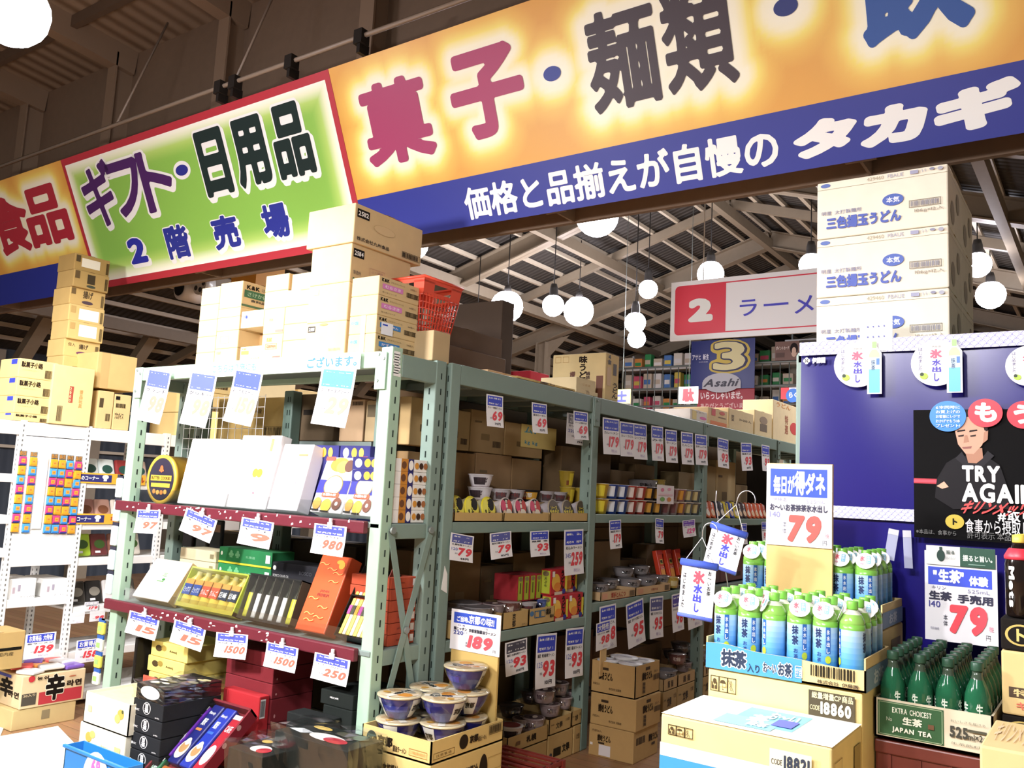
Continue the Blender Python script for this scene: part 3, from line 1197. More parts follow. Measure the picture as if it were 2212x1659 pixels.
z3 = at(P5(965, 0)[0], P5(0, 650)[1], 1, YF).z
stack(P5(838, 0)[0], P5(992, 0)[0], [P5(0, b)[1] for b in (525,)], z3, .28, [dict(label='topmost blank carton touching the left side of the 25114 carton')], GT, YF + .02)
N = lambda t: [('r', .03, .66, .2, .88, BLACK), ('t', t, .045, .71, .185, .83, WHITE, .03)]
xs, x1t, z4, dt = stack(P5(972, 0)[0], P5(1285, 0)[0], [P5(0, b)[1] for b in (900, 600, 302)], ZT, .42,
      [dict(label='bottom carton of the tall pile, black 25111 label on its front', f=[('r', .06, .72, .24, .9, '#3a3428'), ('t', '25111', .08, .76, .22, .86, WHITE, .03), ('d', .45, .93, .1, .035, '#a89058'), ('t', '製造所', .6, .12, .9, .2, '#b8a070')]),
       dict(label='second carton of the tall pile, between the 25111 and 25114 cartons', f=[('r', .1, .74, .26, .88, '#c8b890')]),
       dict(label='carton with a black 25114 label and pink cloud print on its side', s=N('25114') + [('o', .3, .2, .55, .5, '#c89a80'), ('t', 'ふく福梅', .33, .38, .52, .46, '#b89080'), ('t', '梅', .58, .12, .68, .34, '#d07890', .03), ('t', '製造所', .04, .22, .16, .32, '#555'), ('d', .05, .1, .015, .03, PGREEN)])], GT, YF - .01)
zt5 = at(P5(1300, 0)[0], P5(0, 10)[1], 1, YF).z
carton('carton', 'topmost carton of all, black 25112 label on its side, under the sign', 'carton', xs - .035, x1t + .01, YF - .02, YF + .47, z4, zt5, '#d6bd8e', [], N('25112') + [('d', .42, .55, .16, .12, '#c4a878'), ('d', .42, .55, .15, .11, '#d6bd8e'), ('t', '株式会社九州食品', .04, .08, .5, .18, '#3a3022', .02), ('b', .7, .08, .96, .2, BLACK), ('o', .69, .06, .97, .22, BLACK)], group=GT)
stack(P5(1290, 0)[0], P5(1505, 0)[0], [P5(0, b)[1] for b in (1000, 855, 700, 552)], ZT, 906,
      [dict(label='bottom carton with a blue pill-shaped print, at the front right corner of the rack top', f=[('t', '中国', .08, .5, .35, .7, '#58b0d8', .03), ('r', .45, 0, .62, 1, '#d8c088')], s=kk(PBLUE, 'かずのこ')),
       dict(label='carton with a blue pill-shaped print and a white note stuck on it', f=[('t', '中国', .08, .5, .35, .7, '#58b0d8', .03), ('r', .45, 0, .62, 1, '#d8c088')], s=kk(PBLUE, '糖質みかん') + [('r', .1, .0, .38, .66, '#f0f0f4'), ('r', .13, .48, .25, .56, BLUE)]),
       dict(label='lower of the two cartons with a pink pill-shaped print', s=kk(PINK, 'むらさき')),
       dict(label='upper of the two cartons with a pink pill-shaped print, beside the red basket', s=kk(PINK, 'むらさき'))], GT, YF)
p = at(967, 712, 0, -2.66)
carton('carton', 'plain tan carton standing under the red basket at the right end of the rack top', 'carton', -2.98, -2.655, 3.10, p.y + .02, ZT, p.z - .02, '#bda57c', [], [], group=GT)

# red plastic basket lying tilted on the plain carton
bk = thing('shopping_basket', 'red plastic shopping basket standing on the plain tan carton', 'basket', (-2.86, 3.25, p.z - .018))
M_BASK = mat('#e2543c', .35)
mb = MB()
wb, wt, lb, lt, hh = .085, .125, .11, .15, .27


def bpt(u, side, h):
    k = h / hh
    w, l = wb + (wt - wb) * k, lb + (lt - lb) * k
    return {'f': V((u * w, -l, h)), 'b': V((u * w, l, h)), 'l': V((-w, u * l, h)), 'r': V((w, u * l, h))}[side]


for side in 'fblr':
    for i in range(12):
        u = -1 + 2 * i / 11
        mb.tube([bpt(u, side, 0), bpt(u, side, hh * .72)], .0035, M_BASK, 4)
    for h in (0, .03, .06, .09, .12, .15, .185):
        mb.tube([bpt(-1, side, h), bpt(1, side, h)], .0035, M_BASK, 4)
    for a, b, c, d_ in ((-1, 1, .185, .205), (-1, -.45, .205, .255), (.45, 1, .205, .255), (-1, 1, .245, .27)):
        mb.add([bpt(a, side, c), bpt(b, side, c), bpt(b, side, d_), bpt(a, side, d_)], [(0, 1, 2, 3)], M_BASK)
mb.box(-wb, wb, -lb, lb, -.002, .004, M_BASK)
mb.build('body', bk)
mb = MB()
mb.tube([bpt(-1, 'f', hh), bpt(1, 'f', hh), bpt(1, 'r', hh), bpt(1, 'b', hh), bpt(-1, 'b', hh), bpt(-1, 'f', hh)], .008, M_BASK, 6)
mb.build('rim', bk)
# ------------------------------------------------------------------ price strip and long tags on the top beam
q0, q1 = at(455, 792, 1, 2.79), at(778, 796, 1, 2.79)
mb = MB()
wq = q1.x - q0.x
mb.box(0, wq, 0, .08, 0, .0015, mat('#f4f6f8', .6))
mb.decals([('t', 'こちらは２階にも', .02, .25, .34, .8, '#5ab0e0', .02), ('t', '日用品', .42, .25, .62, .75, '#e8a090', .02), ('t', 'ございます。', .68, .2, .98, .85, '#3f78d0', .03)], (0, 0, .0015), (wq, 0, 0), (0, .08, 0), (0, 0, 1), .0005)
tag(mb.build('paper_strip', None, (q0.x, 2.79, 2.015), ROT_Y), 'long white paper strip with pale blue and red lettering along the top beam', 'paper strip')
for tl, br, h, i, pr, lab, ro, col in (((321, 800), (361, 913), '新入荷', 'クランチ', '98', 'leftmost long price card hanging from the top beam', -.13, '#5a66d8'),
                                 ((413, 806), (460, 921), '売場', 'クッキー', '98', 'long price card hanging from the top beam, second from the left', -.12, '#5a66d8'),
                                 ((508, 802), (560, 917), '新発売', 'おくりものゼリー', '150', 'long price card hanging from the top beam, third from the left', -.14, '#4a58d0'),
                                 ((696, 797), (762, 921), '超お買得', 'クッキースアソート', '29', 'long price card on the top beam nearest the right post', -.1, '#4f86dc')):
    price_tag(lab, tl, br, 1, 2.783, pr, h, i, roll=ro, bend=.02, hcol=col, pcol='#e88a78', group='long price cards on the top beam')
NT = [((297, 1099), (342, 1155), 'leftmost price card clipped under the upper red shelf', '97', 'バターサブレ', 0.03, 0), ((411, 1108), (458, 1165), 'second price card from the left under the upper red shelf, swinging left', '97', 'ギフト', -.3, .3),
      ((528, 1120), (583, 1184), 'third price card from the left under the upper red shelf, over the green boxes', '9', 'ギフト', -.08, .15), ((680, 1131), (745, 1203), 'price card under the upper red shelf just above the orange gift box', '980', 'フレンチクスキー', -.02, 0),
      ((289, 1322), (333, 1381), 'leftmost price card clipped under the lower red shelf', '15', 'ギフト', -.12, .25), ((383, 1342), (436, 1404), 'second price card from the left under the lower red shelf, over the yellow boxes', '15', 'ギフト', -.12, .15),
      ((472, 1362), (528, 1428), 'price card reading 1500 under the lower red shelf, third from the left', '1500', 'AGFギフト', .06, .1), ((577, 1386), (641, 1454), 'price card reading 1500 under the lower red shelf, in front of the dark red boxes', '1500', 'コーヒーギフト', 0, 0), ((684, 1410), (750, 1482), 'price card reading 250 under the lower red shelf, nearest the right post', '250', 'コーヒーリロティー', -.05, .1)]
for tl, br, lab, pr, it, ro, yw in NT:
    price_tag(lab, tl, br, 1, 2.765, pr, 'お買得の品', it, roll=ro, yaw=yw, bend=.012, clip=True, hcol='#4a55d0', pcol='#e66a55', group='price cards clipped to the red shelf fronts')

# clear guards along the red shelves
for z, a, b, lab in ((1.336, -4.5, -2.78, 'upper'), (.791, -4.5, -2.78, 'lower')):
    mb = MB()
    mb.box(a, b, 0, .003, 0, .075, film('#f4f8fa', .1, 'clear_acrylic'))
    tag(mb.build('shelf_guard', None, (0, 2.795 if z > 1 else 2.79, z)), 'clear acrylic guard strip standing along the %s red shelf' % lab, 'shelf guard')

# ------------------------------------------------------------------ gold cookie tins on the upper red shelf
tin = thing('cookie_tin', 'round gold and navy butter cookie tin standing on edge', 'cookie tin', (-4.36, 2.85, 1.331))
M_GOLD = mat('#c9a23c', .28, .8)
M_GOLDP = mat('#d8b040', .4)
mb = MB()
mb.lathe([(.128, .02), (.13, .03), (.13, .13), (.122, .135)], M_GOLD, 40, (0, 0, .135), 'y')
mb.build('body', tin)
mb = MB()
mb.lathe([(.118, .002), (.135, 0), (.135, .022), (.13, .024)], M_GOLDP, 40, (0, 0, .135), 'y')
mb.lathe([(.0, .0015), (.112, .0012), (.118, .002)], mat('#2b2638', .4), 40, (0, 0, .135), 'y')
mb.decals([('r', .06, .46, .94, .6, '#d9b23e'), ('r', .1, .3, .9, .4, '#d9b23e'), ('t', 'BUTTER COOKIES', .1, .49, .9, .57, '#3a2c18', .03), ('d', .5, .76, .07, .09, '#d86a3a'), ('r', .4, .7, .6, .74, '#d86a3a'),
           ('d', .26, .19, .07, .06, '#c98a3a'), ('d', .42, .17, .07, .06, '#d8a04a'), ('d', .58, .17, .07, .06, '#c07a30'), ('d', .74, .19, .07, .06, '#d8a04a')], (-.11, .001, .025), (.22, 0, 0), (0, 0, .22), (0, -1, 0), .0008)
mb.build('lid', tin)
t2 = dup(tin, (-4.17, 3.0, 1.331), None, 'gold cookie tin standing behind, half hidden by the blank white boxes')
mb = MB()
mb.box(-.16, .16, 0, .03, 0, .2, mat('#2a2640', .4))
mb.decals([('t', 'Cookies', .05, .55, .95, .9, '#e0c050', .03), ('r', 0, .3, 1, .42, '#d9b23e'), ('t', 'DANISH', .1, .12, .9, .26, WHITE, .03)], (-.16, 0, 0), (.32, 0, 0), (0, 0, .2), (0, -1, 0))
tag(mb.build('cookie_box', None, (-4.4, 3.05, 1.331)), 'navy and gold cookie box behind the round cookie tin', 'cookie box')

# blank white gift boxes, stacked leaning on the upper shelf
def slant(name, label, cat, xl, xr, yb, yt, Y, lean, t, m, front=(), group=None, z0=None, deep_m=None, box=True):
    """flat box leaning back: px left/right of its bottom edge, bottom and top px; lean = backward shift of its top"""
    a, b = at(xl, yb, 1, Y), at(xr, yb, 1, Y)
    z = a.z if z0 is None else z0
    w = b.x - a.x
    mid = at((xl + xr) / 2, yt, 1, Y + lean)
    h = math.hypot(mid.z - z, lean)
    mb = MB()
    mb.box(-w / 2, w / 2, 0, t, 0, h, m, min(.004, t / 4))
    if deep_m:
        mb.box(-w / 2 - .001, w / 2 + .001, .004, t + .001, -.001, h + .001, deep_m)
    mb.decals(front, (-w / 2, 0, 0), (w, 0, 0), (0, 0, h), (0, -1, 0))
    o = mb.build(name, None, ((a.x + b.x) / 2, Y, z + t * lean / h + .002), (-math.atan2(lean, mid.z - z), 0, 0))
    return tag(o, label, cat, group)


M_WB = mat('#f2f0ee', .5)
WG = 'white gift boxes on the upper red shelf'
slant('gift_box', 'plain white gift box standing upright, right of the cookie tin', 'gift box', 381, 484, 1093, 953, 2.825, .06, .07, M_WB, [], WG, 1.331)
slant('gift_box', 'white gift box with a yellow heart printed on it', 'gift box', 487, 572, 1102, 946, 2.83, .07, .07, M_WB, [('d', .55, .48, .07, .06, '#f2b43a'), ('d', .66, .48, .07, .06, '#f2b43a'), ('r', .78, .78, .84, .95, '#d8cf7a'), ('r', .6, .2, .64, .22, '#a06070')], WG, 1.331)
slant('gift_box', 'white gift box with faint pink confetti, left of the cookie assortments', 'gift box', 575, 640, 1110, 968, 2.83, .08, .08, mat('#efe9ec', .5), [('r', .2, .7, .24, .76, '#e8a0b8'), ('r', .7, .4, .75, .44, '#d890b0'), ('r', .4, .55, .43, .6, '#e8b0c0'), ('r', .6, .82, .9, .85, '#b88a60')], WG, 1.331)
for i in range(3):
    carton('gift_box', ('lowest', 'middle', 'highest')[i] + ' of the white gift boxes lying flat behind the plain white one', 'gift box', -3.99, -3.52, 3.0, 3.15, 1.331 + .09 * i, 1.331 + .09 * (i + 1) - .002, '#f0eee8', group=WG, tape=False)

# cookie assortment boxes
CK = '#c8862e'
COOK = [('r', 0, .34, 1, .58, '#24248c'), ('d', .5, .48, .3, .19, '#8a7a3a'), ('d', .5, .48, .27, .17, '#f6f4ee'), ('d', .5, .86, .3, .13, CK), ('d', .62, .82, .2, .11, '#e8b84a'), ('d', .82, .84, .14, .11, '#5a3420'), ('r', .0, .93, .3, 1, '#d84a38'), ('r', .24, .27, .78, .35, '#c9562e'),
        ('d', .17, .15, .13, .11, '#d89a3c'), ('d', .48, .12, .16, .12, '#e8c03c'), ('d', .8, .16, .14, .11, '#6b3a22'), ('d', .8, .16, .045, .035, '#f2ede4'), ('r', .05, .02, .3, .05, BLACK), ('r', .36, .0, .62, .03, BLACK), ('t', '15種50枚', .3, .285, .72, .335, WHITE, .02)]
slant('cookie_box', 'left one of the two cookie assortment boxes leaning towards the aisle', 'cookie box', 668, 735, 1112, 998, 2.835, .09, .07, M_WB, COOK, None, 1.331)
slant('cookie_box', 'right one of the two leaning cookie assortment boxes, next to the post', 'cookie box', 738, 800, 1119, 998, 2.835, .09, .07, M_WB, COOK, None, 1.331)
NAVY2 = '#24246c'
SIDE = [('r', 0, 0, .22, 1, '#f4f2ee'), ('r', .22, 0, .42, 1, '#c8862e'), ('d', .3, .5, .07, .3, '#6a4020'), ('r', .42, 0, .58, 1, NAVY2), ('d', .5, .5, .07, .4, '#f6f4ee'), ('d', .67, .5, .06, .26, '#d8963a'), ('d', .8, .5, .06, .26, '#3f2418'), ('d', .93, .5, .06, .26, '#a8683a')]
FR = [('r', 0, 0, 1, 1, NAVY2), ('d', .15, .5, .09, .36, '#f4f0e8'), ('d', .38, .52, .08, .34, '#e8b03c'), ('d', .55, .52, .08, .34, '#e8c050'), ('d', .72, .48, .07, .3, '#4a3040'), ('d', .9, .5, .09, .36, '#f4f0e8')]
for i in range(5):
    w_ = .235
    carton('cookie_box', ORD[i] + ' cookie box from the bottom in the pile seen past the right post', 'cookie box', -2.66 - w_ - .02, -2.66, 2.886, 3.117, 1.331 + .058 * i, 1.331 + .058 * (i + 1) - .001, '#f2f0ea', FR, SIDE, group='cookie boxes piled at the right end of the upper shelf', tape=False)
for i in range(2):
    carton('cookie_box', ('left', 'right')[i] + ' navy cookie box lying behind the leaning assortments', 'cookie box', -3.3 + .21 * i, -3.3 + .2 + .21 * i, 2.97, 3.15, 1.331 + .0, 1.331 + .345, '#2a2a6c', [('r', 0, .8, 1, 1, NAVY2), ('d', .2, .9, .1, .07, '#f4f0e8'), ('d', .48, .9, .09, .07, '#e8b03c'), ('d', .72, .9, .08, .07, '#e8c050')], tape=False)

# ------------------------------------------------------------------ lower red shelf
ZS = .786
M_JUICE = mat('#f0e24a', .5)
slant('gift_box', 'white gift box with a green leaf sprig, leaning at the lower shelf left end', 'gift box', 284, 362, 1297, 1216, 2.83, .13, .06, mat('#f2efe6', .5), [('t', '三', .46, .58, .58, .66, '#6aa84a', .03), ('d', .55, .5, .04, .03, '#3a8a3a'), ('r', .4, .44, .58, .46, '#5a9a4a')], None, ZS, mat('#b8a070', .7))

# juice gift set: open-faced yellow box with six bottles
jb = at(376, 1315, 1, 2.83)
je = at(500, 1335, 1, 2.83)
jw = je.x - jb.x
js = thing('juice_gift_set', 'yellow gift box showing six small juice bottles behind a clear front', 'gift set', ((jb.x + je.x) / 2, 2.83, ZS + .03), rot=(-.42, 0, 0))
mb = MB()
jh = .215
jk = jh / .285
mb.box(-jw / 2, jw / 2, .06, .068, 0, jh, M_JUICE)
for a, b in ((-jw / 2, -jw / 2 + .008), (jw / 2 - .008, jw / 2)):
    mb.box(a, b, 0, .06, 0, jh, mat('#c8d84a', .5))
mb.box(-jw / 2, jw / 2, 0, .06, jh - .008, jh, mat('#c8d84a', .5))
mb.box(-jw / 2, jw / 2, 0, .06, 0, .02, M_JUICE)
mb.build('box', js)
LC = ['#2f4fa0', '#2f4fa0', '#e0603c', '#e0603c', '#24304a', '#24304a']
for i in range(6):
    mb = MB()
    r = jw / 13.5
    cx_ = -jw / 2 + jw * (i + .5) / 6 * .96 + jw * .02
    mb.lathe([(r * .9, .02), (r, .03 * jk), (r, .17 * jk), (r * .95, .2 * jk), (r * .45, .235 * jk), (r * .42, .262 * jk), (r * .001, .264 * jk)], [mat('#f0d860', .25)] * 3 + [mat('#e8d070', .25)] + [mat('#d8cf8a', .3)] * 2, 14, (cx_, .032, 0))
    bo_ = mb.build('bottle', js)
    mb = MB()
    mb.box(cx_ - r * .92, cx_ + r * .92, -.004, .001, .085 * jk, .16 * jk, mat(LC[i], .5))
    mb.box(cx_ - r * .92, cx_ + r * .92, -.004, .001, .16 * jk, .195 * jk, mat('#e8a850', .5))
    mb.text(('ミックス', 'ミックス', 'りんご', 'りんご', '巨峰', '巨峰')[i], (cx_ - r * .8, -.0055, .1 * jk), (r * 1.6, 0, 0), (0, 0, .03), M_WHITEP, .02)
    mb.build('bottle_label', bo_)
mb = MB()
mb.box(-jw / 2, jw / 2, -.008, -.006, .0, jh, film('#fffef0', .12))
mb.build('clear_front', js)

# oil gift set
ob, oe = at(508, 1338, 1, 2.82), at(620, 1357, 1, 2.82)
ow = oe.x - ob.x
os_ = thing('oil_gift_set', 'black gift box with six little bottles, yellow labels at both ends', 'gift set', ((ob.x + oe.x) / 2, 2.825, ZS + .029), rot=(-.3, 0, 0))
mb = MB()
oh = .222
M_BLK = mat('#1b1917', .35)
mb.box(-ow / 2, ow / 2, .06, .09, 0, oh, M_BLK)
for i in range(7):
    x_ = -ow / 2 + ow * i / 6
    mb.box(max(-ow / 2, x_ - .002), min(ow / 2, x_ + .002), .004, .06, 0, oh, mat('#5a5344', .5))
mb.box(-ow / 2, ow / 2, 0, .06, oh - .006, oh, M_BLK)
mb.box(-ow / 2, ow / 2, 0, .06, 0, .012, M_BLK)
mb.build('box', os_)
for i in range(6):
    mb = MB()
    x_ = -ow / 2 + ow * (i + .5) / 6
    c_ = mat('#e0d838', .4) if i in (0, 5) else mat('#eeeae0', .4)
    g_ = mat('#3a3a2a', .15)
    mb.lathe([(.021, .012), (.022, .02), (.022, .13), (.009, .165), (.009, .2), (.0, .202)], [c_, c_, g_, g_, g_], 12, (x_, .032, 0))
    mb.build('bottle', os_)
mb = MB()
mb.box(-ow / 2, ow / 2, -.003, -.001, 0, oh, film('#ffffff', .1))
mb.build('clear_front', os_)

M_OR = mat('#cf5320', .45)
slant('gift_box', 'tall orange gift box with gold swirls, leaning in the middle of the lower shelf', 'gift box', 636, 700, 1363, 1208, 2.82, .14, .075, M_OR,
      [('t', 'JAPAN', .38, .5, .68, .54, '#8a2a18', .02), ('t', 'PREMIUM', .33, .45, .72, .49, '#8a2a18', .02), ('d', .8, .88, .1, .05, '#f0a030'), ('d', .72, .92, .12, .03, '#f0a030')] +
      [('t', '〜', a, b, a + .34, b + .035, '#f0a55a', 0) for a, b in ((.04, .86), (.36, .8), (.6, .75), (.55, .64), (.1, .4), (.5, .3), (.14, .2), (.48, .17), (.2, .12))], None, ZS, mat('#a8401c', .5))
carton('gift_box', 'end of an orange box lying behind the leaning orange one', 'gift box', -2.93, -2.87, 2.98, 3.14, ZS, ZS + .17, '#c4532a', tape=False)

# coffee stick set near the post
sb, se = at(716, 1385, 1, 2.82), at(800, 1395, 1, 2.82)
sw = min(se.x, -2.72) - sb.x
ss = thing('coffee_stick_set', 'black open gift box of slim coffee sticks beside the right post', 'gift set', (sb.x + sw / 2, 2.83, ZS + .035), rot=(-.5, 0, 0))
mb = MB()
sh = .34
mb.box(-sw / 2, sw / 2, .03, .07, 0, sh, M_BLK)
for b in (0, .19, sh - .045):
    mb.box(-sw / 2, sw / 2, .0, .03, b, b + (.04 if b > .3 else .006), M_BLK)
mb.box(-sw / 2, -sw / 2 + .005, 0, .03, 0, sh, M_BLK)
mb.box(sw / 2 - .005, sw / 2, 0, .03, 0, sh, mat('#7a2c1c', .5))
mb.text('MAXIM', (-.04, -.0015, sh - .03), (.08, 0, 0), (0, 0, .016), mat('#d8cfa8', .4), .02)
mb.build('box', ss)
for row, z_, h_ in ((0, .012, .17), (1, .2, .09)):
    for i in range(7):
        mb = MB()
        x_ = -sw / 2 + .012 + (sw - .024) * (i + .5) / 7
        mb.box(x_ - .009, x_ + .009, .008, .026, z_, z_ + h_, mat('#e8e2c8' if i % 2 else '#d8c860', .35), .003)
        mb.box(x_ - .009, x_ + .009, .006, .009, z_ + h_ * .55, z_ + h_ * .8, mat(('#a04a8a', '#3a3a2a', '#c89030')[i % 3], .4))
        mb.build('coffee_stick', ss)

GB = 'gift boxes stacked at the back of the lower shelf'
for i in range(5):
    carton('gift_box', ORD[i] + ' cream box from the bottom in the pile left of the green boxes', 'gift box', -4.32, -4.0, 2.99, 3.15, ZS + .062 * i, ZS + .062 * (i + 1) - .002, '#d8ceaa', [('r', .84, .3, .94, .7, '#8a8060')], group=GB, tape=False)
for i in range(4):
    carton('gift_box', ORD[i] + ' green box from the bottom in the green pile with yellow edges', 'gift box', -3.99, -3.56, 3.0, 3.15, ZS + .085 * i, ZS + .085 * (i + 1) - .002, '#1f7a45',
           [('r', 0, 0, 1, .12, '#e8d83c'), ('t', '北海道', .52, .45, .7, .6, '#8fc8a0', .0), ('d', .06, .6, .02, .13, '#e8f0e0'), ('t', '♣♣', .2, .4, .42, .85, '#6ab080'), ('r', .9, .3, .98, .8, '#e8ecec')], group=GB, tape=False)
for i in range(3):
    carton('gift_box', ORD[i] + ' black box from the bottom in the black pile beside the green boxes', 'gift box', -3.54, -3.13, 2.99, 3.15, ZS + .1 * i, ZS + .1 * (i + 1) - .003, '#26262a',
           [('d', .05, .7, .03, .12, '#d8d8d4'), ('t', 'BOSCO OLIVE OIL', .03, .25, .32, .38, '#b8b8b4'), ('t', 'BOSCO', .5, .5, .72, .68, '#4a4a50', .02)], group=GB, tape=False)
for i in range(6):
    carton('gift_box', ORD[i] + ' rust-red box from the bottom in the pile behind the crossed braces', 'gift box', -2.93 + .006 * (i % 2), -2.675, 2.94, 3.115, ZS + .05 * i, ZS + .05 * (i + 1) - .002, '#b24a2c',
           [], [('r', .82, .2, .96, .85, '#e4e0dc'), ('t', 'JAPAN', .3, .4, .5, .6, '#7a2a18', .02)], group='rust-red boxes at the right end of the lower shelf', tape=False)
# black snack packets hanging on the grid behind, left
for i in range(6):
    q = V((-4.48 + .13 * (i % 3), 3.15, .88 + .2 * (i // 3)))
    mb = MB()
    mb.box(-.05, .05, -.012, .012, 0, .17, mat(('#2c2a2e', '#3a3630', '#24262c')[i % 3], .3), .008)
    mb.decals([('r', .1, .6, .9, .85, ('#4a70c0', '#e8e4dc', '#7a5a40')[i % 3])], (-.05, -.012, 0), (.1, 0, 0), (0, 0, .17), (0, -1, 0))
    tag(mb.build('snack_packet', None, q), 'dark snack packet hanging at the back left of the lower shelf', 'snack packet', 'dark snack packets at the back of the near rack')

# ------------------------------------------------------------------ green rack standing back to back behind the near rack
gr = thing('rear_rack', 'dark green rack seen through the near rack, holding cartons', 'shelf rack', (-4.0, 3.5, 0))
px_ = [at(437, 930, 1, 3.3).x, at(628, 930, 1, 3.3).x]
for x_ in px_:
    post(gr, x_ + 4.0, -.2, 2.0, .075, .07, mat('#5d7268', .5), 'fe')
    post(gr, x_ + 4.0, .2, 2.0, .07, .07, mat('#5d7268', .5), '', slots=False)
for z in (1.72, 1.3, .8, .3):
    bar(gr, 'shelf_board', px_[0] + 4.04, .75, -.16, .2, z - .045, z, mat('#7c8984', .5))
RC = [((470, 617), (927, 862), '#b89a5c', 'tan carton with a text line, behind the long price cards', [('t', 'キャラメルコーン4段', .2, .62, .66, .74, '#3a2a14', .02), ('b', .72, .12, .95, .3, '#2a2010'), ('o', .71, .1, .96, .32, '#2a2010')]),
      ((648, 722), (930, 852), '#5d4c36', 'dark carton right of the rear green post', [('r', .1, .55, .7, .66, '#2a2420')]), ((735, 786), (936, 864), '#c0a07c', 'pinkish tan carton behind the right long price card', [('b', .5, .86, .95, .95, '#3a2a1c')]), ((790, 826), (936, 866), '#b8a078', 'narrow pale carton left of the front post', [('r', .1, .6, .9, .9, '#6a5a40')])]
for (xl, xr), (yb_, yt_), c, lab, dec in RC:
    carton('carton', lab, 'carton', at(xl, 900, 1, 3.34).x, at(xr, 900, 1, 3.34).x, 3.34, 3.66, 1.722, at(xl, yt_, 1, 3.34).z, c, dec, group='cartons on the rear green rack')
for i in range(6):
    xa = at(636 + 32 * i, 960, 1, 3.34).x
    carton('carton', '%s upright brown carton from the left above the navy cookie boxes' % ORD[i], 'carton', xa, at(667 + 32 * i, 960, 1, 3.34).x, 3.34, 3.6, 1.303, 1.67, '#8a6c44', group='cartons on the rear green rack')
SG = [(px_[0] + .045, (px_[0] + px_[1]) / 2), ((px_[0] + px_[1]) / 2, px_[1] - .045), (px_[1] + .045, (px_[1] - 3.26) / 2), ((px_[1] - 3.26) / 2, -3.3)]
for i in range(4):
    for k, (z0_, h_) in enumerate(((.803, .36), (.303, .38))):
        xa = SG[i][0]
        carton('carton', 'carton darkened for shade behind the %s red shelf, %s from the left' % (('lower', 'bottom')[k], ORD[i]), 'carton', xa, SG[i][1] - .006, 3.342, 3.66, z0_, z0_ + h_, '#4a3c2c', group='cartons on the rear green rack')  # added backing cartons, coloured dark to stand for shade under the shelf

# ------------------------------------------------------------------ floor level of the near rack and the goods standing before it
ZF = .122
for i in range(6):
    carton('gift_box', ORD[i] + ' yellow box from the bottom in the yellow pile under the lower red shelf', 'gift box', -4.3 + (.02 if i % 2 else 0), -3.98 + (.02 if i % 2 else 0), 2.84, 3.13, ZF + .082 * i, ZF + .082 * (i + 1) - .002, '#ecd978',
           [('d', .22, .55, .09, .2, '#4a3a20'), ('d', .36, .62, .07, .18, '#a89040'), ('t', 'Amoj', .52, .42, .72, .6, '#5a4a28', .03)], group='yellow boxes under the lower red shelf', tape=False)
mb = MB()
mb.box(-.012, .012, -.05, .05, 0, .5, mat('#1c1a18', .3), .005)
tag(mb.build('film_roll', None, (-4.33, 2.83, ZF)), 'narrow black wrapped strip standing left of the yellow boxes', 'strip')

BX0, BX1, BY = at(284, 1560, 1, 2.45).x, at(350, 1560, 1, 2.45).x, 2.45
M_BK = '#232527'
zs = [at(350, y, 1, BY).z for y in (1639, 1602, 1563, 1523)]
hz = (zs[3] - zs[0]) / 3
for i in range(5):
    zb = zs[3] - hz * (5 - i)
    carton('tea_box', ORD[i] + ' black white-marked box from the floor in the black pile at lower left', 'gift box', BX0, BX1, BY, BY + .31, zb if i else 0, zb + hz - .003, M_BK,
           [('d', .47, .56, .13, .38, '#e8e8e4'), ('d', .47, .56, .11, .34, M_BK), ('v', '百福', .41, .3, .53, .85, '#f0f0ec', .05), ('d', .1, .36, .03, .09, '#e8e8e4'), ('t', 'UCC', .14, .3, .24, .42, '#e8e8e4', .03), ('t', 'φ/10t', .78, .12, .92, .22, '#e8e8e4', .02)],
           [('t', 'UCC', .8, .5, .9, .6, '#4a4c50')], group='black boxes piled at the lower left', tape=False)
wb = thing('wrapped_gift_box', 'black gift box wrapped in crinkled clear film, on top of the black pile', 'gift box', ((BX0 + BX1) / 2, BY + .155, zs[3] - .002))
zt = at(350, 1486, 1, BY).z - zs[3]
w2 = (BX1 - BX0) / 2
mb = MB()
mb.box(-w2 + .004, w2 - .004, -.15, .155, 0, zt - .006, mat('#1a1a1c', .3), .004)
r = random.Random(4)
for i in range(14):
    mb.decals([('d', r.random(), r.random(), .1 + .1 * r.random(), .04 + .04 * r.random(), ('#d8cf9a', '#8a8468', '#40403a', '#e8e4d0')[i % 4])], (-w2 + .03, -.12, zt - .006), (2 * w2 - .06, 0, 0), (0, .25, 0), (0, 0, 1), .0008 + .0002 * i)
mb.decals([('d', .5, .5, .32, .4, '#dfe8e4')], (-w2, -.15, 0), (2 * w2, 0, 0), (0, 0, zt), (0, -1, 0))
mb.build('box', wb)


def crinkle(w, d, h, m, seed, lift=.012):
    """crumpled film bag over a box"""
    bm = bmesh.new()
    bmesh.ops.create_cube(bm, size=1)
    for v in bm.verts:
        v.co = V((v.co.x * w, v.co.y * d, (v.co.z + .5) * h))
    bmesh.ops.subdivide_edges(bm, edges=bm.edges[:], cuts=7, use_grid_fill=True)
    rr = random.Random(seed)
    for v in bm.verts:
        n = V((v.co.x / w, v.co.y / d, (v.co.z / h - .3)))
        v.co += n * (rr.random() * lift * 1.6)
        if v.co.z < .004:
            v.co.z = .001
    bm.verts.index_update()
    mb = MB()
    mb.add([tuple(v.co) for v in bm.verts], [tuple(v.index for v in f.verts) for f in bm.faces], m)
    bm.free()
    return mb


M_FILM = film('#f4f8f6', .06, 'crinkled_film', .16)
crinkle(2 * w2, .315, zt, M_FILM, 5).build('film_wrap', wb)

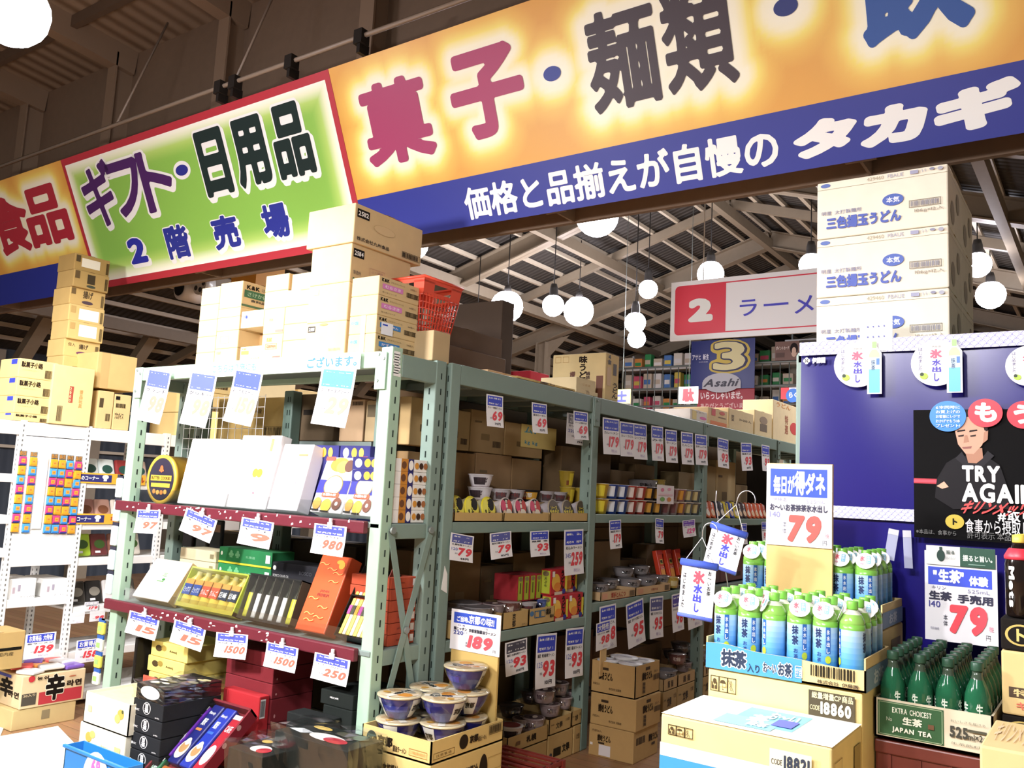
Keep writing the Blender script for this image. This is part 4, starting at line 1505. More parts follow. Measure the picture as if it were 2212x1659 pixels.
WX0, WX1 = at(183, 1520, 1, 2.42).x, at(282, 1520, 1, 2.42).x
zt_ = at(184, 1492, 1, 2.42).z
zw = [0, zt_ * .335, zt_ * .67]
for i in range(2):
    carton('gift_box', ('lowest', 'middle')[i] + ' of the white and pale yellow boxes left of the black pile', 'gift box', WX0 - .02, WX1 - .012, 2.42, 2.72, zw[i], zw[i + 1] - .002, '#f3eed2',
           [('d', .22, .6, .07, .16, '#c8b050'), ('d', .3, .72, .06, .12, '#e0cf70'), ('d', .24, .4, .03, .06, '#5a5a30'), ('r', .8, .3, .92, .6, '#e8d98a'), ('t', 'Amoj', .5, .4, .66, .52, '#d8c880')], group='white boxes left of the black pile', tape=False)
wt = thing('gift_box', 'open topmost white box with a red back flap, left of the black pile', 'gift box', ((WX0 + WX1) / 2, 2.57, zw[2]), group='white boxes left of the black pile')
ww, wh = WX1 - WX0, zt_ - zw[2]
mb = MB()
open_case(mb, ww, .3, wh, mat('#f3eed2', .6), .005)
mb.decals([('d', .82, .62, .07, .16, '#c8b050'), ('d', .76, .46, .06, .14, '#e0cf70'), ('d', .86, .72, .02, .06, '#50582c'), ('r', .1, .4, .18, .6, '#f0e0a0')], (-ww / 2, -.15, 0), (ww, 0, 0), (0, 0, wh), (0, -1, 0))
mb.build('box', wt)
mb = MB()
mb.box(-ww / 2 + .006, ww / 2 - .006, -.144, .144, wh - .03, wh - .012, mat('#ead9a0', .6, 0, .25, scale=40))
mb.build('contents', wt)
mb = MB()
mb.box(-ww / 2, ww / 2, .15, .155, wh * .4, wh + .035, mat('#c2503e', .6))
mb.build('flap', wt)

# blue tub with a white price sign
q0, q1 = at(142, 1608, 1, 2.3), at(272, 1654, 1, 2.3)
tb = thing('plastic_tub', 'blue plastic tub with a white round-cornered sign, bottom left corner', 'tub', ((q0.x + q1.x) / 2, 2.345, 0))
tw, th = (q1.x - q0.x) / 2, q0.z
mb = MB()
open_case(mb, 2 * tw, .09, max(.06, th), mat('#2f86cf', .35), .006)
mb.box(-tw - .01, tw + .01, -.055, -.04, max(.05, th - .012), max(.06, th) + .002, mat('#2f86cf', .35), .003)
mb.build('tub', tb)
mb = MB()
zz = max(.06, th)
pts = [(.0 + .1 * math.cos(a), -.052, zz * .6 + .5 * zz * math.sin(a)) for a in [math.pi * k / 12 for k in range(13)]]
mb.prism([(p[0] + .03, p[1], p[2]) for p in pts], (0, .003, 0), M_WHITEP)
mb.text('69', (-.005, -.0535, zz * .66), (.07, 0, 0), (0, 0, zz * .3), mat('#e070c0', .5), .05)
mb.build('sign', tb)

# dark red boxes and the red coffee gift
RXa, RXb = at(487, 1460, 1, 2.86).x, at(590, 1460, 1, 2.86).x
zr = [at(588, y, 1, 2.86).z for y in (1512, 1478, 1445, 1412)]
M_DR = '#741620'
n = 0
zlist = [.122 + (zr[0] - .122) / 3 * k for k in range(4)] + zr[1:]
for i in range(len(zlist) - 1):
    carton('gift_box', ORD[i] + ' dark red box from the bottom in the dark red pile under the lower shelf', 'gift box', RXa, RXb, 2.86, 3.12, zlist[i], zlist[i + 1] - .002, M_DR, [], [('d', .1, .3, .02, .08, '#c88a8a')], group='dark red boxes under the lower red shelf', tape=False)
zb_ = at(580, 1530, 1, 2.75).z
carton('gift_box', 'bright red film-wrapped box with a barcode, in front of the dark red pile', 'gift box', at(465, 1500, 1, 2.75).x, at(563, 1510, 1, 2.8).x, 2.795, 2.855, 0.125, at(500, 1497, 1, 2.75).z, '#ac1c24', [], [('r', .1, .72, .6, .96, '#eceae6'), ('b', .12, .74, .58, .94, '#222')], tape=False)
ga, gb = at(442, 1502, 1, 2.72), at(538, 1528, 1, 2.72)
gw = gb.x - ga.x
gt = thing('coffee_gift_set', 'open dark red gift box of coffee packets with cup pictures, leaning at the bottom', 'gift set', ((ga.x + gb.x) / 2 + .02, 2.72 - (ga.z - .03) * math.tan(.85), 0.03), rot=(-.85, 0, 0))
gh = (ga.z - .03) / math.cos(.85)
M_DRM = mat('#8a2430', .5)
mb = MB()
mb.box(-gw / 2, gw / 2, .05, .06, 0, gh, M_DRM)
for a, b in ((-gw / 2, -gw / 2 + .01), (gw / 2 - .01, gw / 2)):
    mb.box(a, b, 0, .05, 0, gh, M_DRM)
mb.box(-gw / 2, gw / 2, 0, .05, gh - .01, gh, M_DRM)
mb.decals([('d', .2, .85, .2, .02, '#d8a8a0'), ('d', .2, .7, .2, .02, '#d8a8a0')], (gw / 2, 0, 0), (0, .06, 0), (0, 0, gh), (1, 0, 0))
mb.build('box', gt)
iw = gw - .02
PK = [(0, .2, .52, .95, '#7a2fc0', 'plum'), (.2, .47, .48, .98, '#232a7a', 'blue'), (.48, .75, .48, .98, '#2a3fb4', 'blue'), (.77, 1, .42, .95, '#c02838', 'red'), (0, .2, .16, .5, '#1f7a4a', 'green'), (.22, .5, .16, .46, '#b86a34', 'brown'), (.5, .76, .16, .46, '#4a3a7a', 'blue')]
for i, (a, b, c, d_, col, nm) in enumerate(PK):
    mb = MB()
    x_ = -iw / 2 + iw * a
    pw_ = iw * (b - a) - .006
    z_ = gh * c
    mb.box(x_, x_ + pw_, .012, .045, z_, gh * d_ - .006, mat(col, .3), .008)
    hh_ = gh * (d_ - c)
    if nm == 'blue' and c > .4:
        mb.decals([('t', 'Blendy', .2, .8, .75, .86, WHITE, .02), ('t', '贅沢', .25, .62, .6, .74, WHITE, .04), ('r', .2, .53, .7, .57, '#e08a40' if i == 1 else '#3a70d8'), ('d', .5, .22, .42, .15, '#f2e8d8'), ('d', .5, .25, .3, .09, '#c89a60'), ('d', .5, .34, .2, .06, '#f4ecdc')], (x_, .012, z_), (pw_, 0, 0), (0, 0, hh_), (0, -1, 0))
    elif nm == 'brown':
        mb.decals([('d', .5, .7, .45, .2, '#e8b878'), ('t', 'MAXIM', .1, .3, .9, .42, WHITE, .03)], (x_, .012, z_), (pw_, 0, 0), (0, 0, hh_), (0, -1, 0))
    else:
        mb.decals([('d', .5, .35, .4, .15, '#efe4f4'), ('t', 'CAFE', .2, .7, .8, .8, WHITE, .03), ('r', .1, .9, .9, .97, '#e8e4dc')], (x_, .012, z_), (pw_, 0, 0), (0, 0, hh_), (0, -1, 0))
    mb.build('coffee_packet', gt)
mb = MB()
mb.box(-gw / 2, gw / 2, -.004, -.002, 0, gh, film('#ffffff', .06))
mb.build('clear_front', gt)

# black coffee boxes and two wrapped trays in front of the right post
NB = [('t', 'NESCAFE', .3, .5, .56, .62, '#e8e8e4', .03)]
carton('coffee_box', 'black coffee box lying low, left of the two stacked black coffee boxes', 'gift box', at(618, 1560, 1, 2.7).x, at(700, 1570, 1, 2.7).x, 2.7, 2.8, .13, at(640, 1542, 1, 2.7).z, '#1e2120', NB, tape=False)
ca, cb = at(694, 1530, 1, 2.79), at(768, 1545, 1, 2.79)
zc = [.122, at(720, 1527, 1, 2.79).z, at(720, 1494, 1, 2.79).z]
for i in range(2):
    carton('coffee_box', ('lower', 'upper')[i] + ' of the two stacked black coffee boxes beside the right post', 'gift box', ca.x - .02 * i, cb.x - .03, 2.80, 3.1, zc[i] if i else .122, zc[i + 1] - .002, '#1e2320', NB, tape=False)
TRAY = [((488, 566), 1605, .55, 'smaller wrapped black gift tray at the bottom, left of the big one', 2.4), ((588, 752), 1580, .7, 'large wrapped black gift tray at the bottom, against the right post', 2.52)]
for (xl, xr), yt, a_, lab, Y_ in TRAY:
    p, q = at(xl, yt, 1, Y_), at(xr, yt + 20, 1, Y_)
    h_ = at((xl + xr) / 2, yt + 10, 1, Y_).z
    w_ = q.x - p.x
    t_ = thing('wrapped_gift_tray', lab, 'gift set', ((p.x + q.x) / 2, Y_ + .11, 0))
    mb = MB()
    mb.box(-w_ / 2 + .006, w_ / 2 - .006, -.1, .1, 0, h_ - .02, mat('#1d2220', .4), .004)
    mb.decals([('r', .08, .55, .3, .66, '#e6e6e2'), ('r', .62, .48, .86, .6, '#e6e6e2')], (-w_ / 2, -.1, 0), (w_, 0, 0), (0, 0, h_), (0, -1, 0))
    mb.decals([('r', .1, .62, .9, .75, '#dadcd8')], (w_ / 2 - .006, -.1, 0), (0, .2, 0), (0, 0, h_), (1, 0, 0))
    mb.decals([('d', .55, .35, .22, .2, '#e4e0d8'), ('d', .68, .3, .14, .16, '#b02030'), ('d', .3, .75, .12, .1, '#d8b860'), ('d', .7, .75, .2, .16, '#4a4a3a')], (-w_ / 2, -.1, h_ - .02), (w_, 0, 0), (0, .2, 0), (0, 0, 1))
    mb.build('tray', t_)
    crinkle(w_, .21, h_, M_FILM, xl, .014).build('film_wrap', t_)

# ------------------------------------------------------------------ white shelving at the far left, face along X = -5.5
XL = -5.5
wr = thing('white_shelving', 'white perforated-post shelving with a sweets panel, far left', 'shelf rack', (-5.75, 3.0, 0))


def wb_(name, x0, x1, y0, y1, z0, z1, m=M_WHITEP, bev=.003):
    mb = MB()
    mb.box(x0 + 5.75, x1 + 5.75, y0 - 3, y1 - 3, z0, z1, m, bev)
    return mb.build(name, wr)


PY = [at(24, 1150, 0, XL).y, at(168, 1150, 0, XL).y, 3.62, 5.2]
for y in PY:
    for x in (XL - .0165, -5.98):
        mb = MB()
        mb.box(x + 5.75 - .02, x + 5.75 + .02, y - 3 - .02, y - 3 + .02, 0, 1.78, M_WHITEP, .002)
        k = .03
        while k < 1.76:
            mb.quad((x + 5.75 + .0212, y - 3 - .004, k), (0, .008, 0), (0, 0, .014), mat('#6a6a66', .7))
            mb.quad((x + 5.75 + .006, y - 3 - .0212, k), (.008, 0, 0), (0, 0, .014), mat('#6a6a66', .7))
            k += .03
        mb.build('post', wr)
wb_('beam', XL - .03, XL, 2.0, 5.4, 1.69, 1.772)
wb_('shelf_board', -6.0, XL - .03, 2.0, 5.4, 1.755, 1.77)
for z in (1.43, 1.16, .93, .62, .34, .08):
    wb_('beam', XL - .03, XL - .005, PY[1] + .02, 5.2, z - .05, z)
    wb_('shelf_board', -6.0, XL - .03, PY[1], 5.2, z - .02, z - .005)
z_p0, z_p1 = at(70, 1223, 0, XL).z, 1.685
wb_('sweets_panel', XL - .012, XL + .002, PY[0] + .02, PY[1] - .02, z_p0, z_p1)
for px_y in (1300, 1420):
    z = at(70, px_y, 0, XL).z
    wb_('beam', XL - .03, XL - .005, PY[0] - .6, PY[1], z - .03, z + .02)
    wb_('shelf_board', -6.0, XL - .03, PY[0] - .6, PY[1], z, z + .015)
for z in (1.45, 1.2, 1.0):
    wb_('beam', XL - .03, XL, 2.0, PY[0], z - .05, z)
    wb_('shelf_board', -6.0, XL - .03, 2.0, PY[0], z - .02, z)

# strips of little sweet bags on the panel
BC = {'p': ('#e0407c', '#2a2a7c'), 'y': ('#f0a828', '#c88a20'), 'b': ('#4aa0dc', '#2a70b8')}
SEQ = ['pybpybpy', 'ybpybpyb', '', 'ybpybpyb', 'ybpybypb', 'bpybpybp', 'pybpybpy']
bis = [52, 75, 96, 120, 137, 154, 172]
proto = None
for i, px in enumerate(bis):
    a = at(px, 968 + .1 * px, 0, XL + .012)
    if not SEQ[i]:
        mb = MB()
        mb.box(-.0015, .0015, -.03, .03, -.44, 0, M_WHITEP)
        tag(mb.build('empty_strip', None, (XL + .012, a.y, a.z - .03)), 'empty white hanging strip between the strips of sweet bags', 'strip')
        continue
    root = thing('sweets_strip', ORD[i if i < 2 else i - 1] + ' strip from the left of small sweet bags on the white panel', 'sweets strip', (XL + .006, a.y, a.z), group='strips of sweet bags on the white panel')
    mb = MB()
    mb.box(-.001, .001, -.022, .022, -.5, 0, film('#ffffff', .5))
    mb.text('BiS', (.002, -.018, -.028), (0, .036, 0), (0, 0, .024), mat('#b07a30', .5), .04)
    mb.build('strip', root)
    for k, c in enumerate(SEQ[i]):
        mb = MB()
        z = -.088 - .058 * k
        mb.box(.0, .012, -.021, .021, z, z + .052, mat(BC[c][0], .35), .004)
        mb.decals([('r', .22, .3, .78, .75, '#f2a040'), ('r', 0, .0, 1, .18, BC[c][1]), ('r', .35, .45, .65, .6, '#d87828')], (.012, -.021, z), (0, .042, 0), (0, 0, .052), (1, 0, 0))
        mb.build('sweet_bag', root)

# right bay of the white shelving: bagged snacks behind orange shelf strips
for px, yp, nm in ((225, 1034, 'upper'), (208, 1121, 'lower')):
    a = at(px, yp, 0, XL + .01)
    mb = MB()
    mb.box(0, .004, -.28, .28, -.034, .034, mat('#f0b03a', .5))
    mb.decals([('r', .12, .15, .56, .85, '#2a2a6a'), ('t', 'このコーナー', .15, .3, .4, .7, WHITE, .03), ('r', .46, .25, .5, .6, WHITE), ('d', .48, .65, .04, .2, WHITE), ('t', 'キャラメル', .64, .2, .98, .8, '#b03a20', .03)], (.004, -.28, -.034), (0, .56, 0), (0, 0, .068), (1, 0, 0))
    tag(mb.build('shelf_strip', None, (XL + .004, a.y + .02, a.z)), nm + ' orange shelf strip with a dark blue corner mark, on the white shelving', 'shelf strip')
BAGS = [(1.43, ['#dfe6e2', '#cfd8d4', '#8a3030', '#b8a090'], 'white bag with a dark green oval', '#1f4a40'), (1.16, ['#a87a70', '#b89080', '#e8dcd0', '#c8a090'], 'brown biscuit bag', '#7a4a30'), (.93, ['#a8c83a', '#6a3030', '#8a5a4a', '#d8cfc0'], 'sweets bag', '#3a5a20'), (.62, ['#3a3630', '#2c2a28', '#e8e4e0', '#4a443c'], 'dark candy bag', '#8a8478')]
for z, cols, nm, oc in BAGS:
    for i in range(4):
        mb = MB()
        mb.box(-.015, .015, -.058, .058, 0, .15, mat(cols[i], .3), .012)
        mb.decals([('d', .5, .5, .36, .2, oc), ('r', .15, .1, .5, .2, '#e8e8e8')], (.015, -.055, 0), (0, .11, 0), (0, 0, .15), (1, 0, 0))
        tag(mb.build('snack_bag', None, (XL - .1, PY[1] + .1 + .12 * i, z + .002), (0, -.35, .1 * (i % 2))), '%s leaning %s from the left on its white shelf' % (nm, ORD[i]), 'snack bag', 'snack bags on the white shelving')
price_tag('small price label at the lowest visible white shelf edge', (183, 1301), (211, 1319), 0, XL + .006, '179', 'お買得', '飴', hcol='#c8c8d8')
price_tag('left one of the two white labels hanging below the low white shelf', (152, 1325), (181, 1345), 0, XL + .006, '', '　', ' ', hcol='#f0f0f0')
price_tag('right one of the two white labels hanging below the low white shelf', (195, 1320), (225, 1340), 0, XL + .006, '98', '　', ' ', hcol='#f0f0f0')
price_tag('white price card reading 139 on the ramen carton', (56, 1371), (116, 1417), 0, -5.22, '139', 'お買得品 大特価', '新ラーメン')
price_tag('white price card reading 15 behind the strip of yellow bags', (166, 1384), (212, 1427), 0, -5.3, '158', 'お買得品', 'ラーメン')
# white trays on the panel's low shelf
for i in range(2):
    a = at(28 + 75 * i, 1292, 0, XL - .02)
    b = at(64 + 70 * i, 1250, 0, XL - .02)
    carton('white_tray_box', ('left', 'right')[i] + ' white box on the low shelf under the sweets panel', 'box', XL - .3, XL - .03, a.y - .02, b.y + .05, at(70, 1300, 0, XL).z + .016, b.z, '#efefea', side=[('r', .1, .3, .2, .6, '#b8a8b0'), ('r', .3, .4, .4, .7, '#a8a0b0'), ('t', 'マシュマロ', .4, .08, .95, .16, '#4a4a5a')], tape=False)


# hanging strips of packets beside the near rack's left post
def hang_strip(label, px, y0, y1, n, cols, X=-4.76):
    a, b = at(px, y0, 0, X), at(px - .1 * (y1 - y0), y1, 0, X)
    root = thing('packet_strip', label, 'packet strip', (X, a.y, a.z))
    L = a.z - b.z
    mb = MB()
    mb.box(-.004, .1, -.004, .004, -.008, .0, M_STEELB)
    mb.build('hook', root)
    for k in range(n):
        mb = MB()
        h = L / n
        mb.box(-.03, .03, -.012, .012, -h * (k + 1) + .004, -h * k - .02, mat(cols[k % len(cols)], .3), .008)
        mb.box(-.03, .03, -.004, .004, -h * k - .022, -h * k, mat('#26283a' if cols[0] != '#e8e060' else '#2a5aa8', .4))
        mb.decals([('r', .2, .3, .8, .7, '#c8dcd8' if cols[0] != '#e8e060' else '#9ac070')], (-.03, -.012, -h * (k + 1) + .004), (.06, 0, 0), (0, 0, h - .024), (0, -1, 0))
        mb.build('packet', root)


hang_strip('hanging strip of white and teal packets beside the left post of the near rack', 262, 1025, 1285, 5, ['#d4e4e2', '#c4d8d8'])
hang_strip('hanging strip of yellow packets lower down beside the left post', 222, 1336, 1480, 4, ['#e8e060', '#e8e8d8'])

# ramen carton on the floor
XR_ = -5.19
a, b = at(39, 1548, 0, XR_), at(178, 1520, 0, XR_)
zlo, zhi = .115, at(39, 1464, 0, XR_).z
carton('carton', 'low plain tan carton on the floor under the printed ramen carton', 'carton', -5.52 + .0, XR_ - .005, a.y - .03, at(163, 1540, 0, XR_).y, 0, zlo - .002, '#c9b07a', side=[('r', .45, .35, .58, .8, '#8a7a5a')])
rc = carton('ramen_carton', 'white and red ramen carton with a big black brush character, open at the top', 'carton', -5.5, XR_, a.y, b.y, zlo, zhi, '#dcc49a',
            front=[('t', '辛', .2, .25, .7, .85, '#1a1512', .05), ('t', '라면', .55, .3, .95, .5, '#2a2018', .04), ('r', .05, .86, .6, .95, '#4a50a8')],
            side=[('r', .28, .06, .96, .44, '#b3323a'), ('r', .02, .1, .24, .46, '#4a4238'), ('t', '20入り', .04, .36, .22, .44, '#dcc49a', .02), ('t', '辛', .36, .12, .68, .98, '#f0e4cc', .09), ('t', '辛', .37, .14, .67, .96, '#17110e', .05), ('t', '라면', .7, .5, .94, .7, '#2a1a14', .05), ('d', .14, .9, .05, .1, '#c03038'), ('t', '농심', .22, .84, .4, .94, '#2a1a14', .04), ('d', .78, .82, .06, .02, '#b06040')],
            tape=False)
r = random.Random(9)
for i in range(9):
    mb = MB()
    mb.box(-.06, .06, -.05, .05, 0, .022, mat(('#e8e4dc', '#d84a40', '#e8e8e8', '#7a5ab0', '#e8a050')[i % 5], .3), .008)
    tag(mb.build('noodle_packet', None, (-5.35 + .13 * (i % 3 - 1) * .8, a.y + .07 + .12 * (i // 3), zhi + .003 + .012 * (i % 2)), (0, 0, r.random() * 3)), 'noodle packet lying on top of the printed ramen carton', 'noodle packet', 'noodle packets on the ramen carton')
carton('carton', 'tan carton with a cut-away front, at the left edge behind the ramen carton', 'carton', -5.48, -5.25, at(0, 1400, 0, -5.25).y - .15, at(52, 1400, 0, -5.25).y, .34, at(52, 1362, 0, -5.25).z, '#b89a60', side=[('r', .5, .5, .95, .58, BLACK), ('t', '国内産', .5, .36, .8, .46, '#4a3a20')])

# ------------------------------------------------------------------ cartons on top of the white shelving
ZL = 1.774
GL = 'cartons on top of the white shelving'


def side_stack(xl, xr, ys, X, z0, depth, specs, ref='r', rz=0):
    """pile seen from its +X side: px columns of the side face, tops bottom-up (at the nearer, left edge)"""
    ym = (ys[0] + ys[-1]) / 2
    ya, yb = at(xl, ym, 0, X).y, at(xr, ym, 0, X).y
    z = z0
    for y, sp in zip(ys, specs):
        zn = at(xl, y, 0, X).z
        carton('carton', sp['label'], 'carton', X - depth + sp.get('dx', 0), X + sp.get('dx', 0), ya, yb, z, zn - .002, sp.get('c', TAN), sp.get('f', ()), sp.get('s', ()), sp.get('t', ()), GL, 0, sp.get('tape', True))
        z = zn - .002
    return ya, yb, z


side_stack(36, 122, [891, 853, 813, 771], XL - .0, ZL, .24,
           [dict(label='%s carton of the four with brush lettering at the far left' % w, c='#dcc080', s=[('t', '駄菓子小路', .06, .55, .6, .86, '#2a2014', .04), ('t', 'ミックスキャンディー', .1, .38, .5, .46, '#b8945a'), ('b', .68, .12, .95, .5, '#2a2014'), ('o', .67, .1, .96, .52, '#2a2014')], f=[('r', .6, .7, .9, .95, '#3a48d0')]) for w in ('lowest', 'second lowest', 'second highest', 'highest')])
side_stack(118, 208, [785], XL + .02, ZL, .26, [dict(label='large tan carton with a small red 2000 label, right of the brush-lettered cartons', c='#e0c688', s=[('r', .42, .38, .52, .66, '#a84a38'), ('v', '2000', .43, .39, .51, .65, '#e8d8a0', .02), ('v', '景品玩具', .66, .3, .76, .62, '#b8863a'), ('b', .18, .06, .28, .3, '#3a2a14'), ('o', .17, .05, .29, .31, '#3a2a14')])])
TW = [dict(c='#cdb06e'), dict(c='#cdb06e'), dict(c='#cdb06e', s=[('t', '個入', .1, .6, .3, .8, '#3a2a14'), ('t', '揚げ', .4, .5, .66, .8, '#4a3a20', .03), ('d', .5, .26, .16, .1, '#6a3a58'), ('b', .86, .1, .96, .8, '#4a3a1c')]),
      dict(c='#cdb06e', s=[('r', .3, .2, .8, .85, '#f2f0ee'), ('b', .88, .1, .96, .8, '#4a3a1c'), ('r', .05, .55, .18, .9, '#b8985a')]), dict(c='#cdb06e', s=[('r', .28, .15, .84, .8, '#f2f0ee'), ('b', .88, .1, .96, .8, '#4a3a1c'), ('r', .05, .5, .18, .9, '#b8985a')]),
      dict(c='#c0a060', s=[('t', '揚げ', .36, .45, .64, .9, '#4a3a20', .03), ('d', .5, .22, .16, .1, '#4a3840'), ('b', .88, .1, .96, .8, '#3a2c14'), ('r', .03, .6, .15, .95, '#6a5430')]), dict(c='#a88a50', s=[('r', .38, .3, .6, .85, '#3a2e18'), ('d', .5, .16, .13, .08, '#3a4030'), ('b', .88, .1, .96, .8, '#2a2010'), ('r', .03, .5, .16, .95, '#5a4626')]),
      dict(c='#a08248', s=[('r', .2, .25, .72, .78, '#dcd4c0'), ('b', .9, .1, .98, .8, '#2a2010'), ('r', .04, .5, .16, .9, '#4a3a20')])]
for i, t_ in enumerate(TW):
    t_['label'] = '%s carton from the bottom in the tall eight-carton tower at the left' % ORD[i]
    t_['dx'] = -.012 * (i % 3)
side_stack(150, 228, [818, 768, 730, 690, 653, 615, 577, 540], XL - .27, ZL, .22, TW)
carton('carton', 'plain tan carton standing right of the tall carton tower', 'carton', XL - .3, XL - .03, at(214, 800, 0, XL).y, at(300, 800, 0, XL).y, at(250, 842, 0, XL).z + .002, at(226, 760, 0, XL).z, '#d0b070', side=[('r', .1, 0, .3, 1, '#c8a468')], group=GL)
for i, (xl, xr, yt, lab, dec) in enumerate(((212, 246, 842, 'small carton with a barcode block, lower row under the plain tan carton', [('r', .1, .55, .35, .8, '#4a3a20'), ('b', .55, .2, .85, .4, '#2a2010')]), (248, 284, 850, 'small carton with a handwritten word, right of the barcode carton', [('t', 'プロポイス', .08, .3, .6, .48, '#3a2a18', .02), ('b', .1, .62, .7, .74, '#2a2010'), ('r', .05, .84, .3, .94, BLACK)]))):
    carton('carton', lab, 'carton', XL - .26, XL - .015, at(xl, 890, 0, XL).y, at(xr, 890, 0, XL).y, ZL, at(xl, yt, 0, XL).z, '#d8bc80', side=dec, group=GL)
# far end of the same shelving, seen between the near rack's posts
Q = [(4.2, 4.75, .5, 'pale carton behind the left post, below the sign', '#e6d2a0'), (4.8, 5.3, .47, 'tan carton further along the white shelving top', '#d8bd84')]
for ya, yb, h, lab, c in Q:
    carton('carton', lab, 'carton', XL - .4, XL - .02, ya, yb, ZL, ZL + h, c, group=GL)
for i in range(3):
    carton('carton', '%s of three stacked cartons seen behind the long price cards' % ('lowest', 'middle', 'highest')[i], 'carton', XL - .4, XL - .03, 3.72, 4.15, ZL + .17 * i, ZL + .17 * (i + 1) - .002, '#d6bb7c', side=[('r', .1, .5, .4, .8, BLACK), ('b', .6, .2, .9, .4, '#2a2010')], group=GL)
carton('carton', 'tall tan carton with a black code label, seen between the long price cards', 'carton', XL + .05, XL + .3, 3.8, 4.05, 1.36, 1.95, '#d8bd7c', [('r', .1, .8, .6, .92, BLACK), ('t', '02409', .14, .82, .56, .9, '#d8bd7c', .02), ('b', .2, .1, .6, .2, '#2a2010')], [('t', '上', .4, .8, .6, .9, '#4a3a20', .03)])
mb = MB()
mb.box(-.14, .14, -.14, .14, 0, 1.36, mat('#e8e4dc', .6), .01)
tag(mb.build('display_plinth', None, (-5.32, 3.93, 0)), 'white plinth carrying the tall carton behind the near rack', 'plinth')

# ------------------------------------------------------------------ noodle racking along the aisle: face along X = -2.638
XN, XB = -2.638, -3.14
PYN = [3.27, 4.67, 6.43, 8.2, 9.95]
nr = thing('noodle_rack', 'long green steel racking along the aisle, stocked with instant noodles', 'shelf rack', ((XN + XB) / 2, 6.6, 0))
NCX = (XN + XB) / 2


def nbar(name, x0, x1, y0, y1, z0, z1, m=M_GREEN, bev=.004):
    return bar(nr, name, x0 - NCX, x1 - NCX, y0 - 6.6, y1 - 6.6, z0, z1, m, bev)


for i, y in enumerate(PYN):
    post(nr, XN - .04 - NCX, y - 6.6, 2.104, .08, .075, M_GREEN, 'e')
    post(nr, XB + .04 - NCX, y - 6.6, 2.1, .07, .07, M_GREEN, '')
    if i:
        bracket(nr, XN - NCX, y - 6.6, 2.06, 's')
BZ = [(1.335, .775), (1.383, .845), (1.36, .83), (1.36, .83)]
for i in range(4):
    ya, yb = PYN[i] + .04, PYN[i + 1] - .04
    for z, h in ((2.105, .1),) + tuple((z, .055) for z in BZ[i]):
        nbar('beam', XN - .045, XN - .004, ya, yb, z - h, z)
        nbar('beam', XB, XB + .04, ya, yb, z - h, z)
        nbar('shelf_board', XB + .04, XN - .045, ya, yb, z - .03, z - .012, mat('#56645e', .6))
    for k in range(5):
        y = ya + (yb - ya) * (k + .5) / 5
        nbar('joist', XB + .04, XN - .045, y - .02, y + .02, 2.0, 2.04, mat('#6f7d77', .5))
# stuck paper scrap on the first post
mb = MB()
mb.prism([(XN - .0 + .0015, 3.245, 1.02), (XN + .0015, 3.29, 1.0), (XN + .0015, 3.285, 1.09), (XN + .0015, 3.262, 1.13)], (.001, 0, 0), M_WHITEP)
mb.v = [p - V((NCX, 6.6, 0)) for p in mb.v]
mb.build('paper_scrap', nr)

# cartons on the racking's shelves, towards the back
GN = 'shade-browned cartons at the back of the noodle shelves'  # tan card coloured dark brown to stand for shade inside the shelves
r = random.Random(21)
PLACE = ['beside the first post', 'left of the yellow paper', 'behind the yellow paper', 'next to the second post']


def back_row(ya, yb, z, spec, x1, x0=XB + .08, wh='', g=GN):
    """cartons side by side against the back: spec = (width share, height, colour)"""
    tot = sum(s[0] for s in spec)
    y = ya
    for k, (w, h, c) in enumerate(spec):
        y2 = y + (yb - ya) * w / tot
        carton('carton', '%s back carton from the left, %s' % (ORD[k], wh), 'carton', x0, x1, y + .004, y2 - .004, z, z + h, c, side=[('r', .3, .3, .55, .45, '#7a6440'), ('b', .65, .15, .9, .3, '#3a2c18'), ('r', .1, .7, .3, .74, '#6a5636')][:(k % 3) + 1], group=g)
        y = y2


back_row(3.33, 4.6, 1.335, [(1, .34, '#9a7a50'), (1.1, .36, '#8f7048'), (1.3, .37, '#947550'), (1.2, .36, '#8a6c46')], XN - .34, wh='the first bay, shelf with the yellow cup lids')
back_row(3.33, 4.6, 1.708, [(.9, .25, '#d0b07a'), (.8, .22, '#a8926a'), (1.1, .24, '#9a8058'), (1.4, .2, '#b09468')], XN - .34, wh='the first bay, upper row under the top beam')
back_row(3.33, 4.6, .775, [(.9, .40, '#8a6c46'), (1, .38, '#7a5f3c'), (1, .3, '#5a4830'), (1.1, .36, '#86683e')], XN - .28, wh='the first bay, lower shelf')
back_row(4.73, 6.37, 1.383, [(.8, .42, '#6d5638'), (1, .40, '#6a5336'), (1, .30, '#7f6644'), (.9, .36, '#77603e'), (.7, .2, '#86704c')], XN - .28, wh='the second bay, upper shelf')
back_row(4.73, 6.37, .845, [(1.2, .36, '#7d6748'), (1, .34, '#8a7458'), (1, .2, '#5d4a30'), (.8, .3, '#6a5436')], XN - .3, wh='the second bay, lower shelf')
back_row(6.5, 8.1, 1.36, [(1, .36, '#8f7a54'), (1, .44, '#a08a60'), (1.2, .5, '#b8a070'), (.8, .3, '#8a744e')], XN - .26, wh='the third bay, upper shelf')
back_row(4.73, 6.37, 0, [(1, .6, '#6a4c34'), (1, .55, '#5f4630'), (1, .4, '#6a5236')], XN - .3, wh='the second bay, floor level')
# the cartons stocked back to back on the far side of the racking
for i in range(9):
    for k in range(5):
        carton('carton', 'brown carton behind the noodle racking, %s column from the front, %s up' % (ORD[i], ORD[k]), 'carton', -3.62, -3.18, 3.74 + .57 * i, 3.74 + .57 * i + .56, .4213 * k, .4213 * k + .4193, ('#6e573a', '#7d6444', '#665034')[(i + 2 * k) % 3], group='cartons on the far side of the noodle racking')
